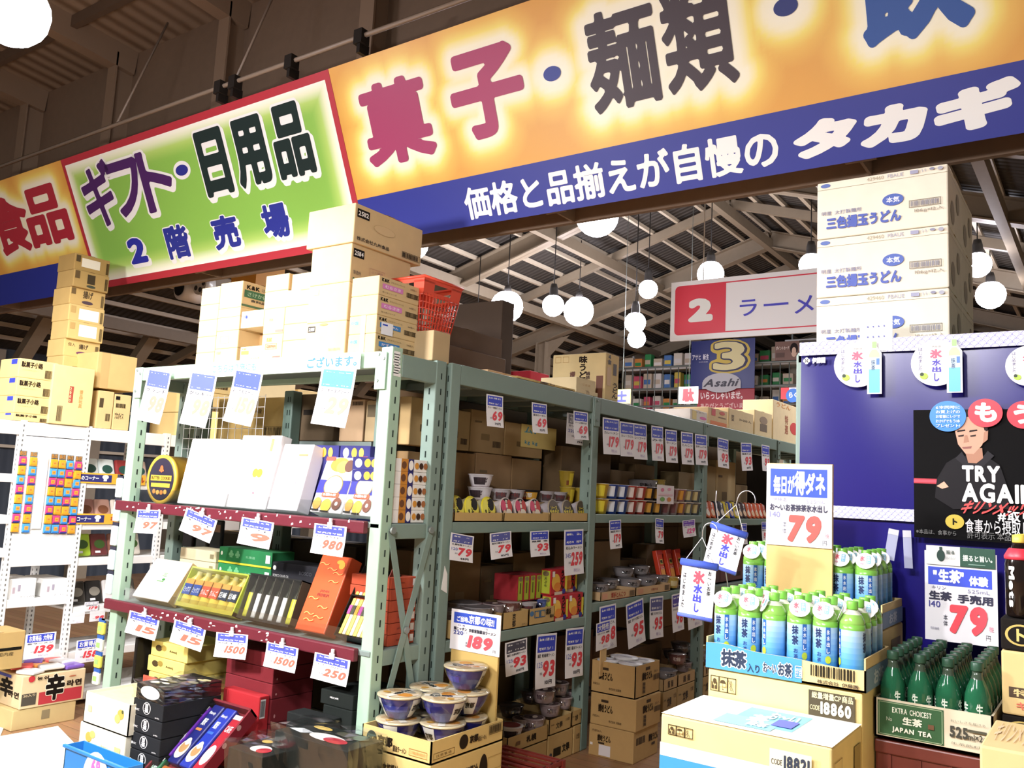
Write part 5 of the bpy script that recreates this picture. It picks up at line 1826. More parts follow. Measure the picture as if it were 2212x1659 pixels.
# handwritten yellow paper
a, b = at(1128, 915, 0, XN - .33), at(1201, 974, 0, XN - .33)
mb = MB()
mb.box(0, b.y - a.y, b.z - a.z, 0, 0, .002, mat('#efd98a', .7))
mb.decals([('t', 'ム：', .08, .62, .4, .9, '#58a8c8', .02), ('t', 'kg kg', .1, .1, .45, .3, '#48a0c0', .02)], (0, b.z - a.z, .002), (b.y - a.y, 0, 0), (0, a.z - b.z, 0), (0, 0, 1))
tag(mb.build('paper_note', None, (XN - .335, a.y, a.z), ROT_X), 'yellow paper sheet with blue handwriting taped to the back cartons', 'paper note')


# ---- noodle pots
def bowl_proto(wall, lid, r1, r0, h, label_text=None, tcol=BLACK, lidfn=None, patch=None, wrap=False, seg=20):
    """round instant-noodle pot: bowl + lid (+ clear wrap)"""
    root = bpy.data.objects.new('noodle_bowl', None)
    COL.objects.link(root)
    mb = MB()
    wm = mat(wall, .4)
    mb.lathe([(r0 * .9, 0), (r0, .004), (r0 + (r1 - r0) * .55, h * .5), (r1 * .97, h * .9), (r1, h * .93), (r1 * 1.04, h * .95), (r1 * 1.04, h * .985)], wm, seg)

    def wrapf(ang0, ang1, z0, z1, e=.0012):
        def f(u, v):
            z = z0 + (z1 - z0) * v
            k = z / h
            rr = (r0 + (r1 - r0) * (k / .5 * .55 if k < .5 else .55 + (k - .5) / .4 * .42)) + e
            t = ang0 + (ang1 - ang0) * u
            return (rr * math.cos(t), rr * math.sin(t), z)
        return f
    if patch:
        for a0, a1, z0, z1, c in patch:
            f = wrapf(a0, a1, z0 * h, z1 * h)
            n = max(2, int(abs(a1 - a0) / .25))
            for i in range(n):
                for j in range(3):
                    mb.add([f((i + p) / n, (j + q) / 3) for p, q in ((0, 0), (1, 0), (1, 1), (0, 1))], [(0, 1, 2, 3)], mat(c, .45))
    if label_text:
        for ang in (-.55, 1.6, 3.7):
            mb.text(label_text, (0, 0, 0), (1, 0, 0), (0, 0, 1), mat(tcol, .5), .03, fn=wrapf(ang, ang + .9, .35 * h, .75 * h, .002))
    mb.build('bowl', root)
    mb = MB()
    mb.lathe([(r1 * 1.03, h * .985), (r1 * 1.02, h), (.0001, h + .001)], mat(lid, .4), seg)
    if lidfn:
        mb.decals(lidfn, (-r1, -r1, h + .0012), (2 * r1, 0, 0), (0, 2 * r1, 0), (0, 0, 1), .0007)
    mb.build('lid', root)
    if wrap:
        mb = MB()
        mb.lathe([(r1 * 1.08, -.001), (r1 * 1.02, h * .4), (r1 * 1.07, h * 1.0), (.0001, h * 1.03)], film('#f0eef0', .1, 'shrink_wrap', .08), seg)
        mb.build('wrap', root)
    root['h'] = h
    return root


PROTOS = {
    'white': bowl_proto('#e2dde0', '#d8d0d0', .068, .05, .07, '中華そば', '#4a3a40', [('d', .5, .5, .4, .4, '#8a3a34')], [(-.9, .2, .2, .75, '#3a3036')]),
    'grey': bowl_proto('#c9c2c4', '#b0a8aa', .066, .05, .066, 'らーめん', '#8a4040', None, [(-.6, .5, .15, .7, '#5a4a4c')]),
    'black': bowl_proto('#2a2624', '#3a2f2a', .07, .052, .07, '京都', '#e8e0d0', None, [(-.2, .9, .2, .8, '#d8a23a'), (-.8, -.25, .2, .8, '#c9562e')]),
    'gold': bowl_proto('#c3a63a', '#d8c878', .05, .037, .1, None, BLACK, None, [(-.1, .7, .1, .85, '#e8d03c'), (-.5, -.12, .1, .4, '#8a4a22')]),
    'clear': bowl_proto('#b5adae', '#8d8788', .075, .055, .062, '和歌山', '#2a2426', [('d', .5, .5, .42, .42, '#6a6464')], None, True),
    'pink': bowl_proto('#b9a4a6', '#c8b4b2', .064, .05, .07, '旭川', '#4a3038', [('d', .5, .5, .42, .42, '#5d4a4a'), ('d', .45, .55, .22, .12, '#d8c8b8'), ('d', .6, .4, .12, .08, '#2a2430')], None, True),
    'dark': bowl_proto('#3a3030', '#453a38', .07, .052, .065, '二八', '#6a5a58', None, None, True),
    'red': bowl_proto('#8a5a52', '#b8a8a4', .066, .05, .075, '札幌', '#e0c8b8', None, None, True),
    'navy': bowl_proto('#5a6cb0', '#c8c8d4', .06, .045, .07, '博', '#1c2440', None, None, True),
    'yellow': bowl_proto('#d9b448', '#e8d088', .05, .04, .07, None, BLACK, None, [(-.5, .5, .2, .7, '#e8d8a0')], True),
}
USED = {}


def pot(kind, px, yb, X, label, group, rz=None, scale=1.0, z=None, loc=None):
    rz = rz if rz is None else rz - .7
    p = V(loc) if loc is not None else at(px, yb, 0, X)
    if z is not None and loc is None:
        d = at(px, yb, 0, X)
        p = V((X, d.y, z))
    pr = PROTOS[kind]
    if kind not in USED:
        o = pr
        USED[kind] = 1
    else:
        o = dup(pr)
    o.location = p
    o.scale = (scale,) * 3
    o.rotation_euler = (0, 0, r.random() * .8 - 1.2 if rz is None else rz)
    tag(o, label, 'noodle bowl', group)
    return o


def clamp_bay(ya, yb):
    for p in PYN:
        if abs(ya - p) < .12:
            ya = max(ya, p + .041)
        if abs(yb - p) < .12:
            yb = min(yb, p - .041)
    return ya, yb


def tray_row(label, ya, yb, X1, depth, z, h, side=(), col='#c4a468', group='low carton trays on the noodle shelves', pad=0):
    ya, yb = clamp_bay(ya, yb)
    t = thing('carton_tray', label, 'carton tray', (X1 - depth / 2, (ya + yb) / 2, z + .0015), group=group)
    mb = MB()
    open_case(mb, depth, yb - ya - .006, h, card(col), .004)
    mb.decals(side, (depth / 2, -(yb - ya) / 2 + .003, 0), (0, yb - ya - .006, 0), (0, 0, h), (1, 0, 0))
    if pad:
        mb.box(-depth / 2 + .005, depth / 2 - .005, -(yb - ya) / 2 + .01, (yb - ya) / 2 - .01, .005, pad, card('#8f7448'))
    mb.build('tray', t)
    return t


def yat(px, py=1105, X=XN - .03):
    return at(px, py, 0, X).y


# bay 1, upper shelf: three trays of pots turned on edge
z1 = BZ[0][0]
tray_row('low carton tray holding the yellow-lidded pots', yat(974), yat(1080), XN - .01, .14, z1, .045)
tray_row('low carton tray holding the red and black lidded pots', yat(1082), yat(1181), XN - .01, .14, z1, .045)
tray_row('low carton tray holding the brown pots with yellow lettering', yat(1183), yat(1272), XN - .01, .14, z1, .05)


def edge_pot(px, kind, label, group, y=None):
    """pot standing on edge in a tray, lid towards the aisle and tipped slightly up"""
    q = yat(px, 1105, XN - .03) if y is None else y
    R_ = .062
    root = thing('noodle_pot', label, 'noodle pot', (XN - .045, q, z1 + .006 + R_), group=group)
    root.rotation_euler = (0, -.22, 0)
    body, l0, lidd = {'y': ('#e9e2b8', '#e8d83a', [('d', .5, .5, .43, .43, '#efe04a'), ('d', .68, .66, .2, .26, '#26221c'), ('d', .28, .5, .2, .36, '#f2e85a'), ('v', 'うまい豚', .42, .2, .6, .88, '#1e1a14', .05), ('v', '塩', .2, .3, .32, .45, '#1e1a14', .03), ('d', .66, .22, .16, .13, '#f0c840')]),
                    'r': ('#e6dcd8', '#d8c8bc', [('d', .5, .5, .45, .45, '#2a2220'), ('d', .28, .62, .2, .26, '#d8486a'), ('d', .72, .6, .18, .3, '#c83a30'), ('d', .62, .3, .22, .2, '#f0e2c8'), ('v', '中華そば', .42, .14, .58, .9, '#f0e8d8', .04), ('d', .3, .3, .12, .14, '#e8c8a0')]),
                    'b': ('#dcd4d8', '#b8a890', [('d', .5, .5, .45, .45, '#3a3228'), ('d', .5, .75, .36, .18, '#5a4a38'), ('t', 'ソース', .22, .5, .78, .66, '#e8d03a', .05), ('t', 'やきそば', .1, .3, .9, .5, '#ecd640', .06), ('d', .5, .16, .24, .09, '#b8863a')])}[kind]
    mb = MB()
    mb.lathe([(.045, -.085), (.052, -.05), (.06, -.006), (R_, -.004)], mat(body, .4), 22, (0, 0, 0), 'x')
    mb.build('bowl', root)
    mb = MB()
    mb.lathe([(R_, -.004), (R_, 0), (.0001, .001)], mat(l0, .35), 26, (0, 0, 0), 'x')
    mb.decals(lidd, (.0016, -R_, -R_), (0, 2 * R_, 0), (0, 0, 2 * R_), (1, 0, 0), .0006)
    mb.build('lid', root)
    return root


for i, px in enumerate((992, 1024, 1060)):
    edge_pot(px, 'y', '%s of the three yellow and black pot lids facing the aisle' % ('leftmost', 'middle', 'rightmost')[i], 'yellow-lidded pots on edge')
edge_pot(974, 'r', 'orange and black pot lid half hidden by the first post', 'red and black lidded pots on edge')
for i, px in enumerate((1099, 1130, 1161)):
    edge_pot(px, 'r', '%s of the three red and black pot lids facing the aisle' % ('leftmost', 'middle', 'rightmost')[i], 'red and black lidded pots on edge')
for i, px in enumerate((1201, 1231, 1261)):
    edge_pot(px, 'b', '%s of the three brown pot lids with yellow lettering' % ('leftmost', 'middle', 'rightmost')[i], 'brown pots with yellow lettering on edge')
for i, (a, b) in enumerate(((985, 1085), (1088, 1190), (1192, 1268))):
    carton('carton', '%s low carton behind the pots turned on edge, first bay' % ORD[i], 'carton', XN - .33, XN - .165, yat(a, 1095, XN - .18), yat(b, 1095, XN - .18), z1, z1 + .105, '#b0946a', group=GN)
UG = 'upright pots on the first bay upper shelf'
zq = z1 + .106
UP_ = [('white', 1036, 0, 'white pot with dark print, lower of the two stacked pots, first bay'), ('white', 1036, .07, 'topmost white pot of the stacked pair, first bay'), ('grey', 1078, 0, 'grey pot right of the stacked pair'), ('grey', 1109, 0, 'grey pot left of the black and orange pot'),
       ('black', 1142, 0, 'black pot with orange and gold print among grey pots'), ('grey', 1174, 0, 'pale pot right of the black and orange pot'), ('grey', 1203, 0, 'pale pot left of the gold cups')]
for k, px, dz, lab in UP_:
    pot(k, px, 1070, XN - .24, lab, UG, None, 1.0, zq + dz)
for px, dz, lab in ((1225, 0, 'gold cup at the left of the lower pair by the second post'), (1251, 0, 'gold cup at the right of the lower pair by the second post'), (1222, .101, 'topmost gold cup by the second post')):
    pot('gold', px, 1070, XN - .24, lab, 'gold noodle cups in the first bay', .2, 1.0, zq + dz)

# bay 1, lower shelf
z2 = BZ[0][1]
CT = [('r', .35, .2, .45, .8, '#3a3020'), ('t', '12ケ入', .75, .1, .95, .25, '#3a3020')]
tray_row('low tan tray of clear bowls behind the 189 price card', yat(966, 1360), yat(1076, 1360), XN - .008, .3, z2, .09, CT, pad=.05)
tray_row('low tan tray under the reddish clear bowl', yat(1077, 1360), yat(1133, 1360), XN - .008, .3, z2, .088, pad=.05, side=[('v', '京都', .36, .1, .5, .9, '#3a3020', .03), ('t', '12ケ入', .75, .1, .95, .25, '#3a3020')])
tray_row('low tan tray with blue noodle lettering under the blue bowl', yat(1134, 1350), yat(1190, 1350), XN - .008, .3, z2, .088, pad=.05, side=[('d', .1, .7, .08, .16, '#4a78a0'), ('r', .2, .4, .62, .85, '#3f6888'), ('t', '麺 麺', .22, .45, .6, .8, '#c4a468', .04), ('t', '横浜', .64, .5, .84, .9, '#2a2418', .04), ('t', '醤油', .8, .3, .95, .5, '#2a2418', .03)])
LG = 'clear-wrapped bowls on the first bay lower shelf'
for k, px, X_, dz, s, lab in (('clear', 985, -.1, .05, 1.1, 'clear-wrapped bowl left of the 189 price card, front'), ('clear', 1000, -.22, .06, 1.25, 'widest clear-wrapped bowl just above the 189 price card'), ('clear', 1030, -.1, .05, 1.15, 'clear-wrapped bowl behind the 189 price card'),
                             ('pink', 1064, -.12, .05, 1.0, 'clear-wrapped bowl at the upper right corner of the 189 price card'), ('red', 1098, -.1, .05, 1.0, 'reddish clear-wrapped bowl in its tray'), ('grey', 1134, -.1, .05, .95, 'grey bowl between the reddish and the blue bowl'), ('navy', 1166, -.1, .05, 1.0, 'blue clear-wrapped bowl in its tray'),
                             ('dark', 1090, -.24, .1, 1.0, 'dark bowl behind the reddish bowl'), ('dark', 1128, -.24, .1, 1.0, 'dark bowl behind the grey bowl'), ('clear', 1160, -.22, .1, 1.0, 'clear bowl behind the blue bowl')):
    pot(k, px, 1345, XN + X_, lab, LG, None, s, z2 + .052 + (.0 if dz < .09 else .004))
RB = 'red noodle boxes on the first bay lower shelf'
RBF = [('d', .3, .5, .26, .32, '#f0c050'), ('d', .4, .3, .22, .18, '#e8903a'), ('v', 'うどん', .58, .2, .82, .95, '#1c1a18', .05), ('r', .86, .1, 1, .8, '#e0d040'), ('d', .8, .12, .12, .1, '#2a2f8a'), ('r', .04, .7, .2, .92, '#f2ece4'), ('r', .2, 0, .7, .12, '#d8c8b0')]
RBL = [('r', .1, .06, .9, .94, '#b8c23c'), ('d', .5, .82, .3, .1, '#7a6a4a'), ('v', '天ぷら', .35, .3, .65, .7, '#4a4a20', .03)]


def rbox(yc, X, z, s, lab):
    carton('noodle_box', lab, 'noodle box', X - .07, X, yc - s / 2, yc + s / 2, z, z + .145, '#b8242c', RBL, RBF, group=RB, tape=False)


ys_ = [at(1191, 1340, 0, XN - .01).y, at(1226, 1340, 0, XN - .01).y, at(1262, 1340, 0, XN - .01).y]
w_ = (ys_[1] - ys_[0]) - .006
rbox(ys_[0] + w_ / 2, XN - .01, z2, w_, 'left lower red noodle box by the second post')
rbox(ys_[1] + w_ / 2, XN - .01, z2, w_, 'right lower red noodle box by the second post')
rbox(ys_[0] + w_ / 2 - .005, XN - .02, z2 + .146, w_, 'left upper red noodle box')
rbox(ys_[1] + w_ / 2 - .01, XN - .05, z2 + .146, w_ * .9, 'right upper red noodle box, pushed back')
for i in range(4):
    y_ = ys_[0] - .01 - .062 * (i + .5)
    carton('noodle_box', '%s lime-green box end to the left of the red noodle boxes' % ORD[i], 'noodle box', XN - .24, XN - .08, y_ - .028, y_ + .028, z2 + .12, z2 + .265, '#9c2028', [], [('r', .12, .06, .9, .94, '#aebc38'), ('r', .4, .3, .6, .7, '#5a5a28'), ('d', .5, .84, .3, .08, '#8a7a5a')], group='lime-green box ends in the first bay', tape=False)
carton('carton', 'low shade-browned carton carrying the lime-green box ends', 'carton', XN - .26, XN - .22, ys_[0] - .3, ys_[0] - .01, z2, z2 + .118, '#6a5434', group=GN)

# bay 1, floor: cases and clear bowls
FC = [('t', '文學', .3, .3, .6, .7, '#3a3020', .04), ('t', '12個', .75, .6, .92, .8, '#5a4a30'), ('r', .06, .6, .2, .66, '#7a6840')]
XF_ = XN - .0


def floor_case(label, xa, xb, z0_, z1_, dec=FC, py=1600, col='#c0a26a', tray=False, depth=.4):
    ya, yb = clamp_bay(at(xa, py, 0, XF_).y, at(xb, py, 0, XF_).y)
    if tray:
        return tray_row(label, ya, yb, XF_, depth, z0_, z1_ - z0_, dec, col, 'cases on the floor of the noodle rack', .045)
    return carton('carton', label, 'carton', XF_ - depth, XF_, ya, yb - .005, z0_, z1_ - .002, col, side=dec, group='cases on the floor of the noodle rack')


SAP = [('t', '札幌', .45, .3, .7, .75, '#2a2014', .05), ('r', .2, .35, .3, .6, '#7a5a3a')]
floor_case('lower case below the 札幌 tray at the crate', 1096, 1183, 0, .14, [('r', .3, .3, .6, .7, '#8a5a40'), ('t', '麺 麺', .3, .3, .62, .72, '#c0a26a', .03)])
floor_case('open tray case with brush lettering right of the dark red crate', 1096, 1183, .14, .22, SAP, tray=True)
floor_case('lowest case of the noodle rack floor, left of the tan udon cartons', 1185, 1238, .002, .155, [('d', .1, .3, .05, .08, '#3a4050'), ('r', .2, .2, .5, .5, '#2a2418'), ('t', '文學', .55, .25, .85, .55, '#2a2418', .04)])
floor_case('case at the foot of the second post', 1239, 1272, .002, .16, [('t', '12個', .3, .5, .8, .7, '#5a4a30')])
floor_case('open tray case with small lettering in front of the clear bowls', 1185, 1232, .155, .238, FC, tray=True)
floor_case('open tray case below the hanging 93 price cards', 1233, 1272, .16, .242, FC, tray=True)
PB = 'clear-wrapped bowls at the floor of the noodle rack'
PBL = [('pink', 1153, -.07, .15, 1, 'pinkish clear bowl in front, right of the purple-topped bowl'), ('pink', 1131, -.12, .145, .95, 'pinkish clear bowl behind the purple-topped bowl'), ('white', 1104, -.07, .15, 1, 'purple and white topped bowl beside the crate'), ('dark', 1104, -.26, .18, 1, 'dark-lidded bowl behind the purple-topped bowl'),
       ('pink', 1187, -.07, .2, .95, 'lower pinkish bowl of the stack left of the 93 card'), ('pink', 1173, -.1, .272, 1, 'upper pinkish bowl of the stack left of the 93 card'), ('pink', 1213, -.1, .205, .95, 'lower pinkish bowl of the middle stack'), ('pink', 1203, -.14, .275, 1, 'upper pinkish bowl of the middle stack'),
       ('pink', 1240, -.1, .215, .9, 'pinkish bowl near the second post'), ('clear', 1260, -.12, .215, .9, 'clear bowl touching the second post'), ('dark', 1146, -.28, .22, .9, 'dark bowl far back above the pinkish bowls'), ('dark', 1180, -.3, .22, .9, 'dark bowl at the back of the pinkish stacks')]
for k, px, X_, z_, s, lab in PBL:
    pot(k, px, 1540, XN + X_, lab, PB, None, s, z_ + .035)

# bay 2, upper shelf: two tiers of cups
z3 = BZ[1][0]
CG = 'small noodle cups in two tiers on the second bay'
CC = [('#d9b838', '#e8d640', 'yellow'), ('#2c4fa8', '#e8ecf4', 'blue'), ('#2c4fa8', '#e8ecf4', 'blue'), ('#c0463a', '#f0e0d8', 'red'), ('#c0463a', '#f0e0d8', 'red'), ('#2b2632', '#e0a848', 'black'), ('#2b2632', '#e0a848', 'black'),
      ('#b8a0a0', '#7a4a4c', 'pinkish'), ('#b8a0a0', '#7a4a4c', 'pinkish'), ('#a87878', '#e0a040', 'rosy'), ('#7a8088', '#d8c890', 'grey'), ('#7a8088', '#d8c890', 'grey')]
yc0, yc1 = yat(1295), yat(1514)
cup_p = {}
cnt = {}
for tier in (0, 1):
    mbz = z3 + tier * .0975
    for i, (c, c2, nm) in enumerate(CC):
        if nm not in cup_p:
            root = bpy.data.objects.new('noodle_cup', None)
            COL.objects.link(root)
            mb = MB()
            mb.lathe([(.034, 0), (.045, .078), (.049, .08), (.049, .083)], mat(c, .4), 18)
            for a0, a1, cc, zz0, zz1 in ((-.35, .75, c2, .012, .074), (-.8, -.36, '#e8d8c8' if nm != 'black' else '#b06a38', .008, .03)):
                for k in range(5):
                    t0, t1 = a0 + (a1 - a0) * k / 5, a0 + (a1 - a0) * (k + 1) / 5
                    q = []
                    for t, z in ((t0, zz0), (t1, zz0), (t1, zz1), (t0, zz1)):
                        rr = .034 + .011 * z / .078 + .0012
                        q.append((rr * math.cos(t), rr * math.sin(t), z))
                    mb.add(q, [(0, 1, 2, 3)], mat(cc, .45))
            mb.build('cup', root)
            mb = MB()
            mb.lathe([(.049, .083), (.047, .085), (.0001, .0855)], mat('#e4e0da', .4), 18)
            mb.build('lid', root)
            cup_p[nm] = root
            o = root
        else:
            o = dup(cup_p[nm])
        y = yc0 + (yc1 - yc0) * (i + .5) / 12
        o.location = (XN - .075, y, mbz + .002)
        o.rotation_euler = (0, 0, -1.15)
        o.scale = (1.36, 1.36, 1.08)
        tag(o, '%s noodle cup, %s from the left in the %s tier of the second bay' % (nm, ORD[i], ('lower', 'upper')[tier]), 'noodle cup', CG)
    if tier == 0:
        mb = MB()
        mb.box(-.055, .055, 0, yc1 - yc0, 0, .004, card('#d8cdb8'))
        tag(mb.build('carton_sheet', None, (XN - .065, yc0, z3 + .0928)), 'thin pale sheet between the two tiers of noodle cups', 'sheet')
a, b = at(1420, 1088, 0, XN - .0), at(1457, 1050, 0, XN - .0)
mb = MB()
mb.box(a.y, b.y, 0, b.z - a.z, 0, .003, mat('#f0e8e8', .5))
mb.decals([('d', .3, .75, .1, .1, '#e080a0'), ('d', .7, .8, .1, .08, '#e8a0b8'), ('d', .3, .25, .14, .12, '#7ab05a'), ('d', .7, .25, .12, .12, '#d88a40'), ('r', .1, .45, .9, .55, '#e8c8d0')], (a.y, 0, .003), (b.y - a.y, 0, 0), (0, b.z - a.z, 0), (0, 0, 1))
tag(mb.build('shelf_card', None, (XN - .006, 0, a.z), ROT_X), 'white card with pink flowers and vegetables on the upper tier of cups', 'card')
for i, (px, k) in enumerate(((1386, 'clear'), (1416, 'yellow'))):
    pot(k, px, 1050, XN - .22, ('large clear tub', 'yellow tub')[i] + ' standing behind the upper tier of cups', 'tubs behind the cups', 0, 1.5, z3 + .15)
carton('carton', 'low shade-browned carton carrying the tubs behind the cups', 'carton', XN - .275, XN - .14, yat(1360, 1060, XN - .2), yat(1440, 1060, XN - .2), z3, z3 + .149, '#6a5436', group=GN)

# bay 2, lower shelf
z4 = BZ[1][1]
tray_row('low carton tray with red brush lettering', yat(1291, 1285), yat(1366, 1285), XN - .008, .3, z4, .055, pad=.035, side=[('t', '博多とんこつ', .28, .2, .7, .85, '#a8402c', .03), ('r', .03, .2, .18, .8, '#d8a080'), ('b', .82, .15, .97, .8, '#4a4030'), ('r', .2, .05, .78, .1, '#b05a40')], col='#d0ae80')
tray_row('low carton tray with a faint red line and barcode', yat(1367, 1280), yat(1442, 1275), XN - .008, .3, z4, .055, pad=.035, side=[('r', .05, .2, .2, .8, '#d09a78'), ('t', '大盛そば', .42, .4, .62, .7, '#a05a40', .02), ('b', .82, .2, .97, .85, '#4a4030')], col='#d0ae80')
WG2 = 'clear-wrapped bowls on the second bay lower shelf'
for k, px, X_, z_, s, lab in (('clear', 1292, -.1, .01, 1, 'clear bowl beside the second post, half hidden'), ('clear', 1314, -.2, .01, 1, 'second clear bowl from the second post'), ('clear', 1360, -.1, .012, 1.05, 'front clear bowl with dark lettering in the red-lettered tray'), ('clear', 1398, -.12, .01, 1, 'clear bowl right of the front one'), ('clear', 1424, -.12, .01, 1, 'clear bowl next to the orange packs'),
                             ('clear', 1346, -.2, .076, 1, 'left one of the two upper clear bowls'), ('clear', 1380, -.22, .076, 1, 'right one of the two upper clear bowls'), ('yellow', 1450, -.06, .002, 1.1, 'yellowish clear cup below the orange packs'), ('white', 1471, -.06, .002, .9, 'white and red cup right of the yellowish cup')):
    pot(k, px, 1260, XN + X_, lab, WG2, 0, s, z4 + z_ + (.027 if k != 'yellow' and k != 'white' else .01))
for i, px in enumerate((1438, 1458, 1477)):
    q = at(px, 1235, 0, XN - .1)
    mb = MB()
    mb.box(-.02, .02, -.042, .042, 0, .2, mat('#d84428', .35), .006)
    mb.decals([('r', .1, .0, .9, .3, '#f0a040'), ('t', '特製', .25, .5, .75, .62, '#1c1814', .05), ('r', .25, .48, .78, .66, '#e8d860'), ('t', '特製', .28, .5, .74, .64, '#1c1814', .05), ('t', 'とんこつ', .15, .3, .85, .42, '#f4e0d0', .02), ('r', 0, .85, 1, 1, '#b82a20')], (.02, -.042, 0), (0, .084, 0), (0, 0, .2), (1, 0, 0))
    tag(mb.build('noodle_pack', None, (XN - .13, q.y, z4 + .075), (0, -.25, 0)), '%s orange-red noodle pack from the left, leaning on the second bay lower shelf' % ORD[i], 'noodle pack', 'orange-red noodle packs')
tray_row('low tray under the orange-red packs', yat(1443, 1265), yat(1515, 1255), XN - .09, .2, z4, .07, [], '#8a6a44')

# bay 2, floor
for i, (xa, xb) in enumerate(((1432, 1462), (1463, 1500), (1501, 1536))):
    ya, yb = clamp_bay(at(xa, 1520, 0, XN).y, at(xb, 1520, 0, XN).y)
    carton('carton', '%s lower case on the floor right of the tan udon cartons' % ORD[i], 'carton', XN - .295, XN, ya, yb - .004, 0, .16, '#b89a66', side=FC, group='cases on the floor of the noodle rack')
    tray_row('%s open tray on the floor cases right of the tan udon cartons' % ORD[i], ya, yb, XN, .295, .16, .08, [('t', '麺 麺', .3, .2, .7, .8, '#4a3a24', .03)], '#c0a070', 'cases on the floor of the noodle rack', .05)
k = 0
for px, X_, z_, kd in ((1440, -.08, .17, 'clear'), (1462, -.1, .24, 'red'), (1476, -.1, .17, 'pink'), (1500, -.08, .17, 'grey'), (1485, -.2, .24, 'red'), (1510, -.14, .245, 'yellow'), (1526, -.08, .17, 'grey'), (1468, -.14, .31, 'dark'), (1450, -.22, .24, 'dark'), (1500, -.1, .245, 'clear')):
    pot(kd, px, 1450, XN + X_, '%s clear-wrapped bowl in the heap right of the tan udon cartons' % ORD[k], 'bowls heaped right of the tan udon cartons', None, 1.0, z_ + .042)
    k += 1

# bay 3 upper shelf: leaning packs
z5 = BZ[2][0]
ya, yb = yat(1531, 1100), yat(1662, 1105)
LP3 = ['#d8622c', '#d8622c', '#26242a', '#3a3440', '#e8d030', '#3a4aa8', '#e8d030', '#4a3a38', '#4a3230', '#d8683a', '#d85a34', '#d8683a', '#d85a34', '#c85030']
for i, c in enumerate(LP3):
    mb = MB()
    mb.box(-.012, .012, -.05, .05, 0, .135, mat(c, .35), .006)
    mb.decals([('d', .5, .3, .35, .2, '#e8c8a0' if i % 3 else '#f0e4d0'), ('v', '焼そば', .35, .4, .65, .95, WHITE if c != '#e8d030' else '#24307a', .04)], (.012, -.05, 0), (0, .1, 0), (0, 0, .135), (1, 0, 0))
    tag(mb.build('noodle_pack', None, (XN - .06, ya + (yb - ya) * (i + .5) / len(LP3), z5 + .004), (-.2, -.3, 0)), '%s noodle pack from the left in the leaning row of the third bay' % (ORD + ['thirteenth', 'fourteenth'])[i], 'noodle pack', 'leaning noodle packs in the third bay')
back_row(6.5, 8.1, .83, [(1, .2, '#5a3a34'), (1, .24, '#6a4038'), (1, .22, '#5a3a34')], XN - .1, wh='the third bay, lower shelf')

# ---- price cards along the racking
K = dict(head='毎日が得ダネ')
XT = XN + .012
TAGS = [((1051, 850), (1083, 925), '69', 'カレー南蛮うどん', '75円', 'first bay top price card reading 69, nearest the first post', .02, {}), ((1149, 868), (1178, 938), '69', '醤油らーめん', '75円', 'first bay top price card reading 69, middle one', .03, {}), ((1239, 886), (1267, 952), '69', 'ソース焼そば', '75円', 'first bay top price card reading 69, nearest the second post', .03, {}),
        ((974, 1155), (1021, 1211), '79', '札幌味噌ラーメン', '88円', 'price card reading 79 under the pots on edge, nearest the first post', -.12, dict(head='売ラーメン', hcol='#5a60a8', old='120')), ((1058, 1150), (1101, 1204), '79', '喜多方醤油ラーメン', '85円', 'price card reading 79 under the red and black pot lids', .06, dict(head='売ラーメン', hcol='#5a60a8')),
        ((1145, 1147), (1183, 1200), '93', '麺屋 塩', None, 'price card reading 93 directly under the yellow-lettered pots', .02, {}), ((1219, 1144), (1256, 1239), '259', '和込みラーメン', None, 'long price card reading 259 near the second post', .02, dict(head='野菜と一緒に', old='345')),
        ((1091, 1388), (1135, 1449), '93', '麺匠 札幌味噌ラーメン', '101円', 'price card reading 93 right of the 189 card board', .03, dict(head='売ラーメン上海', hcol='#4a4a58', old='125')), ((1160, 1373), (1198, 1478), '93', '麺匠 博多豚骨ラーメン', '101円', 'largest price card reading 93, middle of the lower row', -.05, dict(old='125')), ((1223, 1360), (1257, 1456), '93', '麺匠 醤油ラーメン', '101円', 'price card reading 93 nearest the second post, lower row', -.04, dict(old='125'))]
for i, (tl, br, it, sm, hd) in enumerate((((1302, 900), (1335, 984), 'カレーメン', None, 'お湯をそそぐだけ'), ((1339, 909), (1367, 988), 'カレーうどん', None, 'お湯をそそぐだけ'), ((1368, 913), (1394, 994), 'シーフード', None, '毎日が得ダネ'), ((1407, 918), (1430, 997), 'みそ', None, '毎日が得ダネ'), ((1437, 926), (1460, 1001), 'ラーメン', '194円', '毎日が得ダネ'), ((1471, 931), (1495, 1005), 'とんこつ', '194円', '毎日が得ダネ'), ((1501, 936), (1525, 1006), '旨辛しょうゆ', '194円', '毎日が得ダネ'))):
    TAGS.append((tl, br, '179', it, sm, 'top price card reading 179 in the second bay, %s from the left' % ORD[i], .03, dict(head=hd)))
